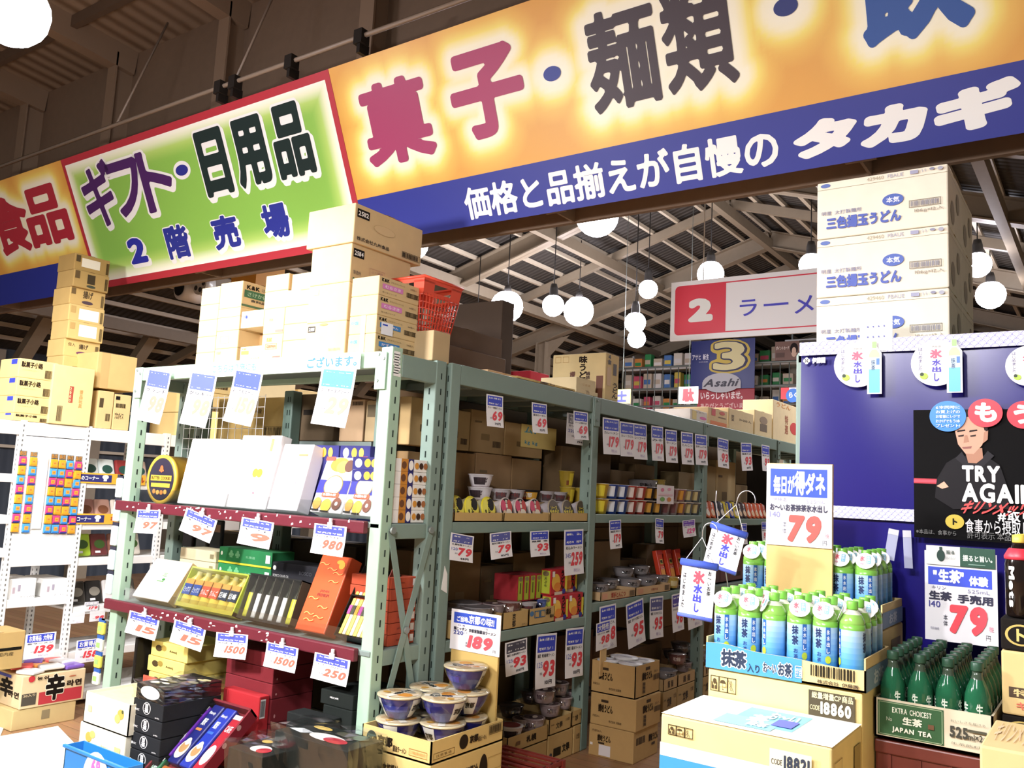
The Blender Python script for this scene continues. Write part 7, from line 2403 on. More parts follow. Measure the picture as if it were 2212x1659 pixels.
def tea_tray(label, x0, x1, y0, y1, z, lip):
    t = thing('carton_tray', label, 'carton tray', ((x0 + x1) / 2, (y0 + y1) / 2, z), group='carton trays of matcha tea bottles')
    w, d = x1 - x0, y1 - y0
    mb = MB()
    m = card('#e0c98c')
    mb.box(-w / 2, w / 2, -d / 2, d / 2, 0, .005, m)
    mb.box(-w / 2, -w / 2 + .004, -d / 2, d / 2, 0, lip * 1.5, m)
    mb.box(w / 2 - .004, w / 2, -d / 2, d / 2, 0, lip * 1.5, m)
    mb.box(-w / 2, w / 2, d / 2 - .004, d / 2, 0, lip * 1.5, m)
    n = 24
    top = []
    for k in range(n + 1):
        u = k / n
        top.append((-w / 2 + w * u, -d / 2, lip * (1.0 + .30 * math.exp(-((u - .12) / .2) ** 2) - .06 * math.sin(u * 9))))
    mb.prism([(-w / 2, -d / 2, 0), (w / 2, -d / 2, 0)] + top[::-1], (0, .004, 0), m)
    blue = [p for p in top if p[0] < -w / 2 + w * .645]
    mb.add([V(p) + V((0, -.0012, 0)) for p in [(-w / 2, -d / 2, 0), (blue[-1][0], -d / 2, 0)] + blue[::-1]], [tuple(range(len(blue) + 2))], mat('#4c9bd2', .5))
    L = [('t', '抹茶', .1, .14, .28, 1.06, WHITE, .12), ('t', '抹茶', .105, .18, .275, 1.02, '#20304a', .045), ('t', '入り', .28, .1, .36, .5, '#20304a', .02), ('t', 'お〜い', .38, .2, .47, .7, WHITE, .1), ('t', 'お〜い', .385, .22, .465, .68, '#20304a', .03), ('t', 'お茶', .475, .12, .57, .82, WHITE, .12), ('t', 'お茶', .48, .16, .565, .78, '#20304a', .045), ('o', .585, .2, .63, .75, WHITE), ('t', '宇治', .59, .28, .625, .66, WHITE, .02),
         ('b', .68, .42, .95, .92, '#2a2418'), ('t', '株式会社 伊藤園', .72, .12, .96, .3, '#4a3a24', .02)]
    mb.decals(L, (-w / 2, -d / 2 - .0013, 0), (w, 0, 0), (0, 0, lip), (0, -1, 0), .0006)
    mb.decals([('r', 0, 0, 1, .72, '#7f9cb4'), ('t', 'お茶', .3, .1, .7, .6, '#c8d4dc', .04)], (w / 2, -d / 2, 0), (0, d, 0), (0, 0, lip * 1.4), (1, 0, 0))
    mb.build('tray', t)
    return t


tea_tray('front carton tray with a blue lip lettered 抹茶, full of matcha bottles', -.945, -.527, 2.335, 2.608, 1.046, .055)
bottles(-.904, 2.372, TB, 6, 4, 'front', (0.0, .25, -1.0, .3, 0.05, -1.4))
tea_tray('back carton tray of matcha bottles, standing higher behind the 79 board', -.985, -.557, 2.665, 2.94, 1.163, .045)
bottles(-.944, 2.702, 1.169, 6, 4, 'back', (0.1, -.2, .2, 0.3, 0, .1))

# big 79 board
a, b, c_ = at(1657, 1000, 1, 2.632), at(1797, 1186, 1, 2.632), at(1728, 1285, 1, 2.632)
mb = MB()
mb.box(-(b.x - a.x) / 2, (b.x - a.x) / 2, 0, .012, 0, a.z - 1.06, card('#dfbe7c'))
tag(mb.build('display_board', None, ((a.x + b.x) / 2, 2.636, 1.06)), 'upright tan board carrying the large 79 card, between the two bottle trays', 'board')
big_card('price_card', 'large white price card reading 79 on the tan board between the bottle trays', a.x, b.x, b.z, a.z - .002, 2.635,
         [('r', .06, .6, .93, .94, '#2f4fc0'), ('t', '毎日が', .11, .63, .44, .86, WHITE, .04), ('t', '得', .44, .62, .6, .92, WHITE, .035), ('t', 'ダネ', .6, .63, .9, .9, WHITE, .045), ('t', '伊藤園', .1, .54, .32, .585, '#8a8aa0'), ('t', '525mL', .62, .53, .9, .575, '#9a9ab0'), ('t', 'お〜いお茶抹茶氷水出し', .06, .42, .94, .51, '#2b2a44', .04),
          ('t', '140', .06, .34, .22, .41, '#7a7ab0', .0), ('v', '本体', .26, .14, .32, .3, '#6a6a7a'), ('t', '79', .34, .05, .84, .38, '#ec5a52', .06, .1), ('t', '税', .9, .12, .96, .18, '#e8a0a8', .02), ('t', '円', .87, .03, .93, .09, '#3a3a4a')])

# translucent plastic label holders sticking up behind the back tray
for (tl, br, ro, lab) in (((1903, 1140), (1926, 1196), .16, 'left one of the two clear plastic strips behind the back bottle tray'), ((1945, 1146), (1964, 1216), -.04, 'right one of the two clear plastic strips behind the back bottle tray')):
    p, q = at(tl[0], tl[1], 1, 2.9), at(br[0], br[1], 1, 2.9)
    mb = MB()
    w_, h_ = q.x - p.x, p.z - q.z
    mb.box(0, w_, -.02, h_, 0, .002, film('#d8dcf4', .5, 'frosted_plastic', .3, True))
    mb.box(0, w_, h_ * .78, h_, .002, .003, film('#ffffff', .6, 'frosted_plastic_edge', .3, True))
    tag(mb.build('label_strip', None, (p.x, 2.955, q.z), (RX, ro, 0)), lab, 'plastic strip')


# two little hanging banners
def mini_banner(tl, tr, bl, y, label, hook):
    A, B, C_ = at(*tl, 1, y), at(*tr, 1, y), at(*bl, 1, y)
    w, h = (B - A).length, (C_ - A).length
    root = thing('hanging_banner', label, 'banner')
    u = (B - A).normalized()
    v = -((C_ - A) - u * (C_ - A).dot(u)).normalized()
    n = u.cross(v)
    M = Matrix((u, v, n)).transposed().to_4x4()
    M.translation = A
    root.matrix_world = M
    mb = MB()
    mb.box(0, w, -h, 0, -.0008, .0008, mat('#f5f5f5', .6))
    mb.decals([('t', '氷', .36, .6, .7, .84, '#e84a5c', .06), ('t', '水', .4, .43, .66, .6, '#3a3fc0', .05), ('t', '出', .4, .28, .64, .42, '#3a3fc0', .05), ('t', 'し', .46, .1, .6, .26, '#3a3fc0', .04), ('v', 'はじめました', .06, .14, .16, .78, '#1c1c24', .02), ('v', 'お〜いお茶', .78, .42, .9, .86, '#1c1c24', .02), ('t', '伊藤園', .44, .87, .58, .895, '#444')], (0, -h, .001), (w, 0, 0), (0, h, 0), (0, 0, 1), .0006)
    mb.build('cloth', root)
    mb = MB()
    mb.tube([(-.004, -.008, 0), (w + .004, -.008, 0)], .0105, mat('#3a54b8', .8, 0, .2, scale=60), 10)
    mb.build('blue_rod', root)
    mb = MB()
    mb.tube([(0, -h + .002, 0), (w, -h + .002, 0)], .006, mat('#5a6cd0', .8, 0, .2, scale=60), 8)
    mb.build('blue_rod', root)
    mb = MB()
    ap = V((w * .52, .07, 0))
    mb.tube([(.008, -.002, 0), ap, (w - .008, -.002, 0)], .0014, M_WHITEP, 5)
    arc = [ap + V((0, .0, 0))] + [ap + V((hook * (1 - math.cos(t)) * .9, .02 + abs(hook) * 1.0 * math.sin(t), 0)) for t in [math.pi * k / 8 for k in range(9)]]
    mb.tube(arc, .0016, mat('#c8c8c8', .3, .8), 5)
    mb.build('wire_hanger', root)
    return root


mini_banner((1541, 1128), (1612, 1151), (1525, 1218), 2.5, 'upper right one of the two little white hanging banners with a red character', .03)
mini_banner((1475, 1207), (1548, 1219), (1471, 1328), 2.42, 'lower left one of the two little white hanging banners with a red character', .025)
mb = MB()
mb.tube([(-.96, 2.6, 1.1), (-1.0, 2.56, 1.4), (-1.0, 2.52, 1.5), (-.99, 2.5, 1.53)], .0018, mat('#c8c8c8', .3, .8), 6)
tag(mb.at_base('wire_stand'), 'thin wire arm carrying the little hanging banners at the tray corner', 'wire')

# ------------------------------------------------------------------ dark green tea bottles in their case
GX0, GX1, GY0, GY1, GZ = -.532, -.262, 2.45, 2.862, .922
gc = thing('tea_case', 'open case of dark green tea bottles, lettered EXTRA CHOICEST JAPAN TEA', 'carton tray', ((GX0 + GX1) / 2, (GY0 + GY1) / 2, GZ))
gw_, gd_ = GX1 - GX0, GY1 - GY0
mb = MB()
open_case(mb, gw_, gd_, .097, mat('#d6ccb0', .7), .005)
mb.decals([('r', .03, .08, .6, .95, '#2f5a34'), ('o', .04, .1, .59, .93, '#9ab08a'), ('t', 'EXTRA CHOICEST', .16, .68, .5, .82, '#e0e4d0', .02), ('t', '生茶', .25, .42, .42, .62, '#e8ecd8', .04), ('t', 'No', .11, .46, .16, .56, '#c0c8b0'), ('r', .47, .42, .52, .54, '#6a4a30'), ('t', 'JAPAN TEA', .16, .18, .5, .34, '#e8ecd8', .04),
           ('t', '525', .65, .34, .8, .62, '#3a3a30', .05), ('t', 'ml×24', .8, .34, .95, .5, '#3a3a30', .02), ('r', .8, .54, .95, .6, '#4a4a3a'), ('t', 'おいしさを届ける', .66, .72, .94, .78, '#6a6a5a'), ('t', '生茶飲料', .66, .18, .9, .24, '#6a6a5a')], (-gw_ / 2, -gd_ / 2, 0), (gw_, 0, 0), (0, 0, .097), (0, -1, 0))
mb.build('case', gc)
gb_ = bpy.data.objects.new('green_tea_bottle', None)
COL.objects.link(gb_)
mb = MB()
M_GG = mat('#1e5a3c', .08)
mb.lathe([(.026, 0), (.0315, .005), (.0318, .11), (.030, .128), (.024, .148), (.0155, .166), (.0125, .176), (.0125, .186)], [M_GG] * 5 + [mat('#3d4a3c', .1)] * 2, 18)
for a in (-.6, .5, 1.8, 3.2):
    mb.text('生', (0, 0, 0), (1, 0, 0), (0, 0, 1), mat('#d8e4d4', .4), .03, fn=lambda u, v, a=a: (.0326 * math.sin(a + .5 * u), -.0326 * math.cos(a + .5 * u), .086 + .026 * v))
mb.build('bottle', gb_)
mb = MB()
mb.lathe([(.0148, .186), (.0152, .188), (.0152, .205), (.014, .207), (.0001, .2075)], mat('#274a36', .4), 16)
mb.build('cap', gb_)
for j in range(6):
    for i in range(4):
        o = gb_ if (i + j) == 0 else dup(gb_)
        o.location = (GX0 + .0375 + .065 * i, GY0 + .0385 + .0665 * j, GZ + .0065)
        o.scale = (.96, .96, 1)
        o.rotation_euler = (0, 0, (.3 * i - .5 + .7 * j) if j else (.9, .1, -.9, -.5)[i])
        tag(o, 'dark green tea bottle, %s from left in the %s row of its case' % (ORD[i], ORD[j]), 'tea bottle', 'dark green tea bottles in their case')
rc_ = thing('plastic_crate', 'dark reddish brown plastic crate under the case of green tea bottles', 'crate', ((GX0 + GX1) / 2, (GY0 + GY1) / 2, 0))
M_RC = mat('#6a3228', .4)
for k in range(3):
    mb = MB()
    z = .306 * k
    mb.box(-gw_ / 2, gw_ / 2, -gd_ / 2 + .01, gd_ / 2 - .01, z, z + .296, M_RC, .006)
    mb.box(-gw_ / 2 - .0005, gw_ / 2 + .0005, -gd_ / 2 + .004, gd_ / 2 - .004, z + .27, z + .303, M_RC, .004)
    for x_ in (-.1, -.03, .04, .1):
        mb.box(x_ - .004, x_ + .004, -gd_ / 2 + .003, -gd_ / 2 + .012, z, z + .27, M_RC)
    mb.build('crate_tier', rc_)
a, b = at(1997, 1188, 1, 2.868), at(2157, 1400, 1, 2.868)
big_card('price_card', 'white price card reading 79 behind the dark green tea bottles', a.x, b.x, b.z, a.z, 2.872,
         [('r', .05, .62, .93, .82, '#3a50cc'), ('t', '"生茶"', .12, .65, .55, .8, WHITE, .05), ('t', '体験', .62, .64, .88, .75, WHITE, .05), ('t', 'キリン', .1, .57, .3, .61, '#6a6a88'), ('t', '525mL', .6, .56, .9, .6, '#7a7a98'), ('t', '生茶', .06, .45, .38, .55, '#2a2a44', .05), ('t', '手売用', .46, .44, .94, .54, '#2a2a44', .04), ('t', '140', .06, .37, .22, .44, '#4a4a98', .01),
          ('v', '本体', .26, .17, .32, .3, '#3a3a4a', .01), ('t', '79', .34, .1, .86, .42, '#ec4c58', .065, .06), ('t', '税', .88, .16, .94, .22, '#e8a0b0', .02), ('t', '円', .84, .06, .9, .12, '#3a3a4a'), ('t', '特別価格', .08, .12, .2, .15, '#8a8aa0')])
a, b = at(2000, 1177, 1, 2.86), at(2150, 1230, 1, 2.86)
mb = MB()
mb.box(0, b.x - a.x, 0, a.z - b.z, 0, .002, mat('#e4e6e2', .5))
mb.decals([('r', .5, 0, 1, 1, '#1f4a38'), ('t', '振ると旨い。', .54, .3, .96, .62, '#dfe8dc', .03), ('r', .62, .12, .86, .16, '#8aa898'), ('d', .22, .5, .06, .3, '#1f3f34'), ('r', .2, .75, .24, .95, '#1f3f34'), ('t', '振る', .3, .6, .42, .8, '#4a5a50', .02), ('t', 'おいしい', .28, .35, .44, .48, '#a8b0a8')], (0, 0, .002), (b.x - a.x, 0, 0), (0, a.z - b.z, 0), (0, 0, 1))
tag(mb.build('leaflet', None, (a.x, 2.866, b.z), ROT_Y), 'white and dark green leaflet clipped over the top of the 生茶 price card', 'leaflet')

# ------------------------------------------------------------------ black-labelled drink stack at the right edge
EX0, EX1 = -.25, .06
ez = lambda y: at(2190, y, 1, 2.52).z
MET = [('d', .14, .5, .11, .34, '#c8b060'), ('d', .14, .5, .09, .28, '#1a1612'), ('t', 'ト', .11, .3, .17, .7, '#d8c070', .05), ('t', 'キリンメッツ', .3, .3, .95, .6, '#a03a30', .03)]
ELEV = [(.0, ez(1602), 'low base carton', TAN, []), (ez(1602), ez(1545), 'lower black drink case with a gold round mark', '#1c1815', MET), (ez(1545), ez(1405), 'tan carton with red print between two black cases', '#dcc285', [('r', .05, .28, .9, .44, '#4a3a28'), ('t', '特定保健用品', .08, .3, .86, .42, '#dcc285', .02), ('t', 'キリンメッツ', .1, .1, .6, .22, '#d86a58', .02)]), (ez(1405), ez(1335), 'upper black drink case with a gold round mark', '#1c1815', MET)]
for z0_, z1_, lab, c, dec in ELEV:
    carton('drink_carton', lab + ', right edge of the picture', 'carton', EX0, EX1, 2.52, 2.9, z0_, z1_ - .002, c, dec, group='cartons of the black-labelled drink', tape=False)
mt = bpy.data.objects.new('cola_bottle', None)
COL.objects.link(mt)
mb = MB()
M_DK = mat('#1b1310', .12)
mb.lathe([(.026, 0), (.032, .005), (.0325, .13), (.029, .15), (.018, .172), (.0135, .184)], M_DK, 18)
for a0 in (-.7, .6, 2.2):
    mb.text('Mets', (0, 0, 0), (1, 0, 0), (0, 0, 1), M_WHITEP, .05, fn=lambda u, v, a0=a0: (.0332 * math.sin(a0 + .45 * v), -.0332 * math.cos(a0 + .45 * v), .125 - .1 * u))
mb.build('bottle', mt)
mb = MB()
mb.lathe([(.0145, .184), (.015, .186), (.015, .203), (.0001, .205)], mat('#e8d25a', .4), 14)
mb.build('cap', mt)
mb = MB()
mb.lathe([(.0335, .142), (.034, .15), (.024, .168), (.021, .17)], mat('#d83a4a', .4), 16)
mb.build('neck_ring', mt)
n = 0
for j in range(3):
    for i in range(3):
        o = mt if n == 0 else dup(mt)
        n += 1
        o.location = (EX0 + .04 + .07 * i, 2.56 + .07 * j, ez(1335))
        tag(o, 'yellow-capped dark cola bottle, %s from left in the %s row at right edge' % (ORD[i], ORD[j]), 'cola bottle', 'dark cola bottles at the right edge')
p = at(2122, 1659, 1, 2.1)
q = at(2190, 1602, 1, 2.1)
carton('drink_carton', 'tan and black carton at the very bottom right corner', 'carton', p.x, .1, 2.06, 2.34, q.z - .3, q.z - .01, '#d8bf86', [('r', .3, 0, 1, .8, '#1c1815')], [], [('r', .28, .1, 1, .95, '#231c18'), ('t', 'キリンメッツ', .04, .2, .26, .9, '#e8c8a0', .02)], group='cartons of the black-labelled drink', tape=False)
carton('drink_carton', 'carton below the one at the bottom right corner', 'carton', p.x, .1, 2.06, 2.34, 0, q.z - .302, '#d8bf86', group='cartons of the black-labelled drink')

# ------------------------------------------------------------------ rack behind the blue banner, udon cartons on it
dr = thing('display_rack', 'grey-green rack behind the blue banner, carrying the udon cartons', 'shelf rack', (-.25, 3.45, 0))
for x_ in (-.64, .7):
    for y_ in (-.38, .42):
        post(dr, x_, y_, 2.03, .06, .06, M_GREEN, '', slots=False)
for z in (2.035, 1.4, .8, .15):
    bar(dr, 'shelf_board', -.665, .72, -.41, .45, z - .04, z, M_GREEN)
UD = [('r', .0, .86, 1, .865, '#8a7a50'), ('d', .07, .93, .04, .035, '#5a70b0'), ('t', '429460', .4, .9, .53, .96, '#b0a890'), ('t', 'FBAUE', .56, .9, .68, .96, '#a8a8b8'), ('t', '明星 太打製麺所', .04, .4, .36, .47, '#8a88a0', .01), ('d', .6, .52, .08, .1, '#4a62b0'), ('t', '本気', .55, .47, .65, .57, '#d8dcec', .03), ('t', '三色揚玉うどん', .08, .14, .66, .36, '#4a5cae', .05), ('o', .72, .34, .95, .46, '#7a7060'), ('b', .73, .36, .94, .44, '#8a8890'), ('t', '106g×12入', .76, .24, .97, .31, '#9a9080', .01),
      ('r', .73, .9, .79, .96, '#a0a0b8'), ('t', '↑↑', .81, .9, .85, .96, '#a8a8b4'), ('d', .89, .94, .02, .02, '#8a8aa0'), ('d', .95, .93, .02, .03, '#a8a8b4')]
tz = [2.037, at(1765, 644, 1, 3.2).z, at(1765, 518, 1, 3.2).z, at(1765, 396, 1, 3.2).z]
ux0, ux1 = at(1765, 450, 1, 3.2).x, at(2048, 420, 1, 3.2).x
for row in (0, 1):
    for i in range(3):
        carton('udon_carton', '%s white udon carton with blue lettering, %s pile above the blue banner' % (('lowest', 'middle', 'topmost')[i], ('front', 'rear')[row]), 'carton', ux0, ux1, 3.2 + .305 * row, 3.2 + .305 * row + .302, tz[i], tz[i + 1] - .002, '#ede5d0', UD, [('d', .3, .3, .14, .2, '#b8b0a0'), ('d', .7, .6, .12, .18, '#bdb5a4'), ('r', 0, .87, 1, .875, '#9a8e70')], group='white udon cartons above the blue banner')

# blue banner with wave pattern bands
YB = 3.0
bx0, bx1 = at(1729, 900, 1, YB).x, .45
bz1 = at(1735, 742, 1, YB).z
bz0 = 1.0
M_VIN = mat('#170d6c', .28)
ban = thing('banner', 'dark blue vinyl banner with white wave-pattern bands, on the rack end', 'banner', (bx0, YB, bz0))
mb = MB()
bw, bh = bx1 - bx0, bz1 - bz0
nx, nz = 40, 16
vs = [(bw * i / nx, -.008 * math.sin(i * .55 + j * .25) * math.exp(-i / 7) - .003 * math.sin(i * .35), bh * j / nz) for j in range(nz + 1) for i in range(nx + 1)]
mb.add(vs, [(j * (nx + 1) + i, j * (nx + 1) + i + 1, (j + 1) * (nx + 1) + i + 1, (j + 1) * (nx + 1) + i) for j in range(nz) for i in range(nx)], M_VIN, True)
mb.build('vinyl', ban)


def waves(z0_, z1_, name):
    mb = MB()
    h = z1_ - z0_
    y0 = -.016
    mb.box(0, bw, y0, y0 + .0015, z0_, z1_, mat('#f4f4f6', .5))
    ln = mat('#6a64c0', .5)
    rws = 4
    s = h / rws
    for rr in range(rws):
        k = 0
        x_ = (s if rr % 2 else 0)
        while x_ < bw:
            for q in (1, .66, .33):
                R_ = s * 1.0 * q
                for a in range(6):
                    t0, t1 = math.pi * a / 6, math.pi * (a + 1) / 6
                    z_ = z0_ + rr * s
                    e = .0009
                    p0 = (x_ + R_ * math.cos(t0), z_ + min(h - rr * s, R_ * math.sin(t0)))
                    p1 = (x_ + R_ * math.cos(t1), z_ + min(h - rr * s, R_ * math.sin(t1)))
                    if p1[0] < 0 or p0[0] > bw:
                        continue
                    kk2 = .9
                    i0 = (x_ + (p0[0] - x_) * kk2, z_ + (p0[1] - z_) * kk2)
                    i1 = (x_ + (p1[0] - x_) * kk2, z_ + (p1[1] - z_) * kk2)
                    mb.add([(p0[0], y0 - e, p0[1]), (p1[0], y0 - e, p1[1]), (i1[0], y0 - e, i1[1]), (i0[0], y0 - e, i0[1])], [(0, 1, 2, 3)], ln)
            x_ += 2 * s
    mb.build(name, ban)


zt0 = at(1735, 770, 1, YB).z
waves(zt0 - bz0, bh, 'wave_band')
waves(at(1797, 1117, 1, YB).z - bz0, at(1797, 1092, 1, YB).z - bz0, 'wave_band')
a, b = at(1757, 787, 1, YB), at(1786, 773, 1, YB)
mb = MB()
mb.text('伊藤園', (a.x - bx0, -.018, a.z - bz0), (b.x - a.x, 0, 0), (0, 0, b.z - a.z), M_WHITEP, .05)
for k in range(4):
    t = math.pi / 2 * k
    cx_, cz_ = a.x - bx0 - .018 + .006 * math.cos(t), (a.z + b.z) / 2 - bz0 + .006 * math.sin(t)
    mb.add([(cx_ + .006 * math.cos(q * math.pi / 6), -.018, cz_ + .006 * math.sin(q * math.pi / 6)) for q in range(12)], [tuple(range(12))], M_WHITEP)
mb.build('logo', ban)


# round white cut-outs with a bottle picture along the banner's top
def cutout(cx_, cy_, rpx, label, bt):
    c = at(cx_, cy_, 1, 2.97)
    R_ = abs(at(cx_ + rpx, cy_, 1, 2.97).x - c.x)
    root = thing('promotion_cutout', label, 'cut-out sign', c, group='round cut-outs along the blue banner')
    mb = MB()
    mb.prism([(R_ * math.cos(math.pi * k / 20), 0, R_ * math.sin(math.pi * k / 20)) for k in range(40)], (0, .003, 0), M_WHITEP)
    mb.decals([('t', '氷', .38, .6, .62, .8, '#f0627a', .06), ('t', '水', .42, .44, .6, .58, '#4a3fae', .04), ('t', '出', .42, .3, .6, .42, '#4a3fae', .04), ('t', 'し', .46, .1, .56, .28, '#4a3fae', .04), ('v', 'はじめました', .14, .34, .24, .86, '#7a789a', .01), ('d', .26, .22, .08, .07, '#a8c84a'), ('d', .22, .26, .04, .04, '#2a3a20'), ('t', '伊藤園', .4, .84, .6, .88, '#888')], (-R_, 0, -R_), (2 * R_, 0, 0), (0, 0, 2 * R_), (0, -1, 0), .0006)
    mb.build('disc', root)
    mb = MB()
    h = 2.35 * R_
    w = .22 * R_
    x0 = R_ * .72
    prof = [(-w - .006, -h * .56), (w + .006, -h * .56), (w + .006, h * .2), (w * .5, h * .32), (w * .45, h * .44), (-w * .45, h * .44), (-w * .5, h * .32), (-w - .006, h * .2)]
    mb.prism([(x0 + p[0], -.004, p[1]) for p in prof], (0, .003, 0), M_WHITEP)
    prof2 = [(-w, -h * .54), (w, -h * .54), (w, h * .08), (-w, h * .08)]
    mb.add([(x0 + p[0], -.0052, p[1]) for p in prof2], [(0, 1, 2, 3)], mat('#5ab4e0', .4))
    mb.add([(x0 + p[0], -.0054, p[1]) for p in [(-w, -h * .1), (w, -h * .1), (w, h * .12), (-w, h * .12)]], [(0, 1, 2, 3)], mat('#bfe4f0', .4))
    mb.add([(x0 + p[0], -.0054, p[1]) for p in [(-w, h * .12), (w, h * .12), (w * .9, h * .2), (w * .4, h * .27), (-w * .4, h * .27), (-w * .9, h * .2)]], [tuple(range(6))], mat('#d8d890', .4))
    mb.add([(x0 + p[0], -.0054, p[1]) for p in [(-w * .4, h * .3), (w * .4, h * .3), (w * .4, h * .42), (-w * .4, h * .42)]], [(0, 1, 2, 3)], mat('#8ccf6a', .4))
    mb.vtext('抹茶', (x0 - w * .6, -.0062, -h * .12), (w * .8, 0, 0), (0, 0, h * .2), mat('#2a3f6a', .4), .02)
    mb.add([(x0 + p[0], -.006, p[1]) for p in [(w * .4, -h * .02), (w * .95, -h * .02), (w * .95, h * .1), (w * .4, h * .1)]], [(0, 1, 2, 3)], mat('#2a68b8', .4))
    mb.build('bottle_cutout', root)
    return root


cutout(1852, 788, 52, 'left round white cut-out with a blue bottle, on the blue banner', 0)
cutout(2022, 784, 56, 'middle round white cut-out with a blue bottle, on the blue banner', 0)
cutout(2222, 790, 52, 'right round white cut-out, cut off by the picture edge', 0)
p, q = at(1858, 760, 1, 2.985), at(1928, 655, 1, 2.985)
mb = MB()
w_, h_ = q.x - p.x, q.z - p.z
pts = [(0, 0), (w_, 0), (w_, h_ * .82), (w_ * .86, h_), (w_ * .14, h_), (0, h_ * .82)]
mb.prism([(a, b, 0) for a, b in pts], (0, 0, .003), mat('#f6f5f4', .5))
mb.decals([('t', 'お茶', .35, .78, .65, .92, '#c8c8d4', .01)] + [('d', .25 + .17 * i, .52 - .22 * j, .025, .02, '#5a60a0') for i in range(4) for j in range(2)], (0, 0, .003), (w_, 0, 0), (0, h_, 0), (0, 0, 1))
tag(mb.build('promotion_card', None, (p.x, 2.985, p.z), ROT_Y), 'white card with cut corners standing above the banner in front of the udon cartons', 'cut-out sign')

# black campaign poster
YPo = 2.965
a, b = at(1973, 886, 1, YPo), at(1974, 1160, 1, YPo)
pw, phh = .46, a.z - b.z
po = thing('poster', 'black poster with a man in a black hoodie and the words TRY AGAIN', 'poster', (a.x, YPo, b.z))
mb = MB()
mb.box(0, pw, 0, .003, 0, phh, mat('#060506', .75))
sk, sk2 = '#c9977c', '#a8775c'
L = [('r', 0, .42, .24, .46, '#b02434'), ('r', 0, .43, .26, .45, '#e04858'), ('r', .84, .4, 1, .46, '#b02434'), ('d', .92, .55, .1, .06, '#5a2418')]
mb.decals(L, (0, 0, 0), (pw, 0, 0), (0, 0, phh), (0, -1, 0), .0006)


def pp(px, py):
    q = at(px, py, 1, YPo)
    return (q.x - a.x, -.0045, q.z - b.z)


def shape(pts, c, e=0.0):
    mb.add([V(pp(*p)) + V((0, -e, 0)) for p in pts], [tuple(range(len(pts)))], mat(c, .5))


shape([(2020, 1075), (2024, 1035), (2045, 1000), (2070, 985), (2130, 985), (2160, 1005), (2176, 1050), (2180, 1100), (2060, 1100)], '#1b191c')
shape([(2064, 990), (2078, 976), (2092, 1000), (2112, 1002), (2134, 974), (2148, 985), (2120, 1012), (2090, 1012)], '#2a282c', .0003)
shape([(2084, 970), (2122, 968), (2124, 990), (2110, 1001), (2092, 1000)], sk2, .0006)
shape([(2062, 925), (2064, 900), (2078, 892), (2112, 892), (2128, 905), (2130, 935), (2122, 962), (2104, 981), (2086, 980), (2070, 960)], sk, .0009)
shape([(2126, 934), (2135, 930), (2134, 950), (2124, 958)], sk2, .0010)
shape([(2058, 918), (2062, 896), (2080, 886), (2114, 886), (2134, 902), (2134, 932), (2127, 930), (2122, 910), (2100, 900), (2076, 902), (2066, 916)], '#241c1a', .0012)
for x_ in (2076, 2102):
    shape([(x_ - 8, 934), (x_ + 10, 931), (x_ + 9, 928), (x_ - 7, 930)], '#241c1a', .0013)
    shape([(x_ - 6, 941), (x_ + 7, 939), (x_ + 6, 943), (x_ - 5, 944)], '#2a2220', .0013)
shape([(2084, 941), (2090, 940), (2094, 955), (2082, 957)], sk2, .0013)
shape([(2078, 966), (2100, 964), (2098, 969), (2082, 970)], '#8a5248', .0013)
shape([(2024, 1050), (2040, 1040), (2050, 1052), (2036, 1056)], '#d8a88c', .0013)
mb.build('sheet', po)
mb = MB()


def ptext(t, bl, tr, c, off, e=.0062, sh=0):
    A, B = pp(*bl), pp(*tr)
    mb.text(t, (A[0], -e, A[2]), (B[0] - A[0], 0, 0), (0, 0, B[2] - A[2]), mat(c, .5), off, shear=sh)


ptext('TRY', (2079, 1040), (2160, 1007), WHITE, .05)
ptext('AGAIN', (2079, 1084), (2240, 1048), WHITE, .04)
ptext('キリンメッツコーラ', (2080, 1110), (2300, 1090), '#e84a48', .04, sh=.1)
ptext('#取り戻せ', (2156, 1126), (2290, 1108), WHITE, .03)
ptext('食事から摂取した脂肪', (2086, 1150), (2290, 1131), '#e0e0e0', .01)
ptext('※本品は、食事から', (1980, 1152), (2066, 1147), '#8a8a88', 0)
ptext('許可表示 本品は特定保健用', (2090, 1163), (2280, 1158), '#7a7a78', 0)
A = pp(2063, 1127)
mb.add([(A[0] + .026 * math.cos(q * math.pi / 10), -.006, A[2] + .022 * math.sin(q * math.pi / 10)) for q in range(20)], [tuple(range(20))], mat('#d8c048', .4))
mb.text('ト', (A[0] - .006, -.0068, A[2] - .01), (.013, 0, 0), (0, 0, .02), mat('#2a2410', .5), .07)
mb.build('lettering', po)
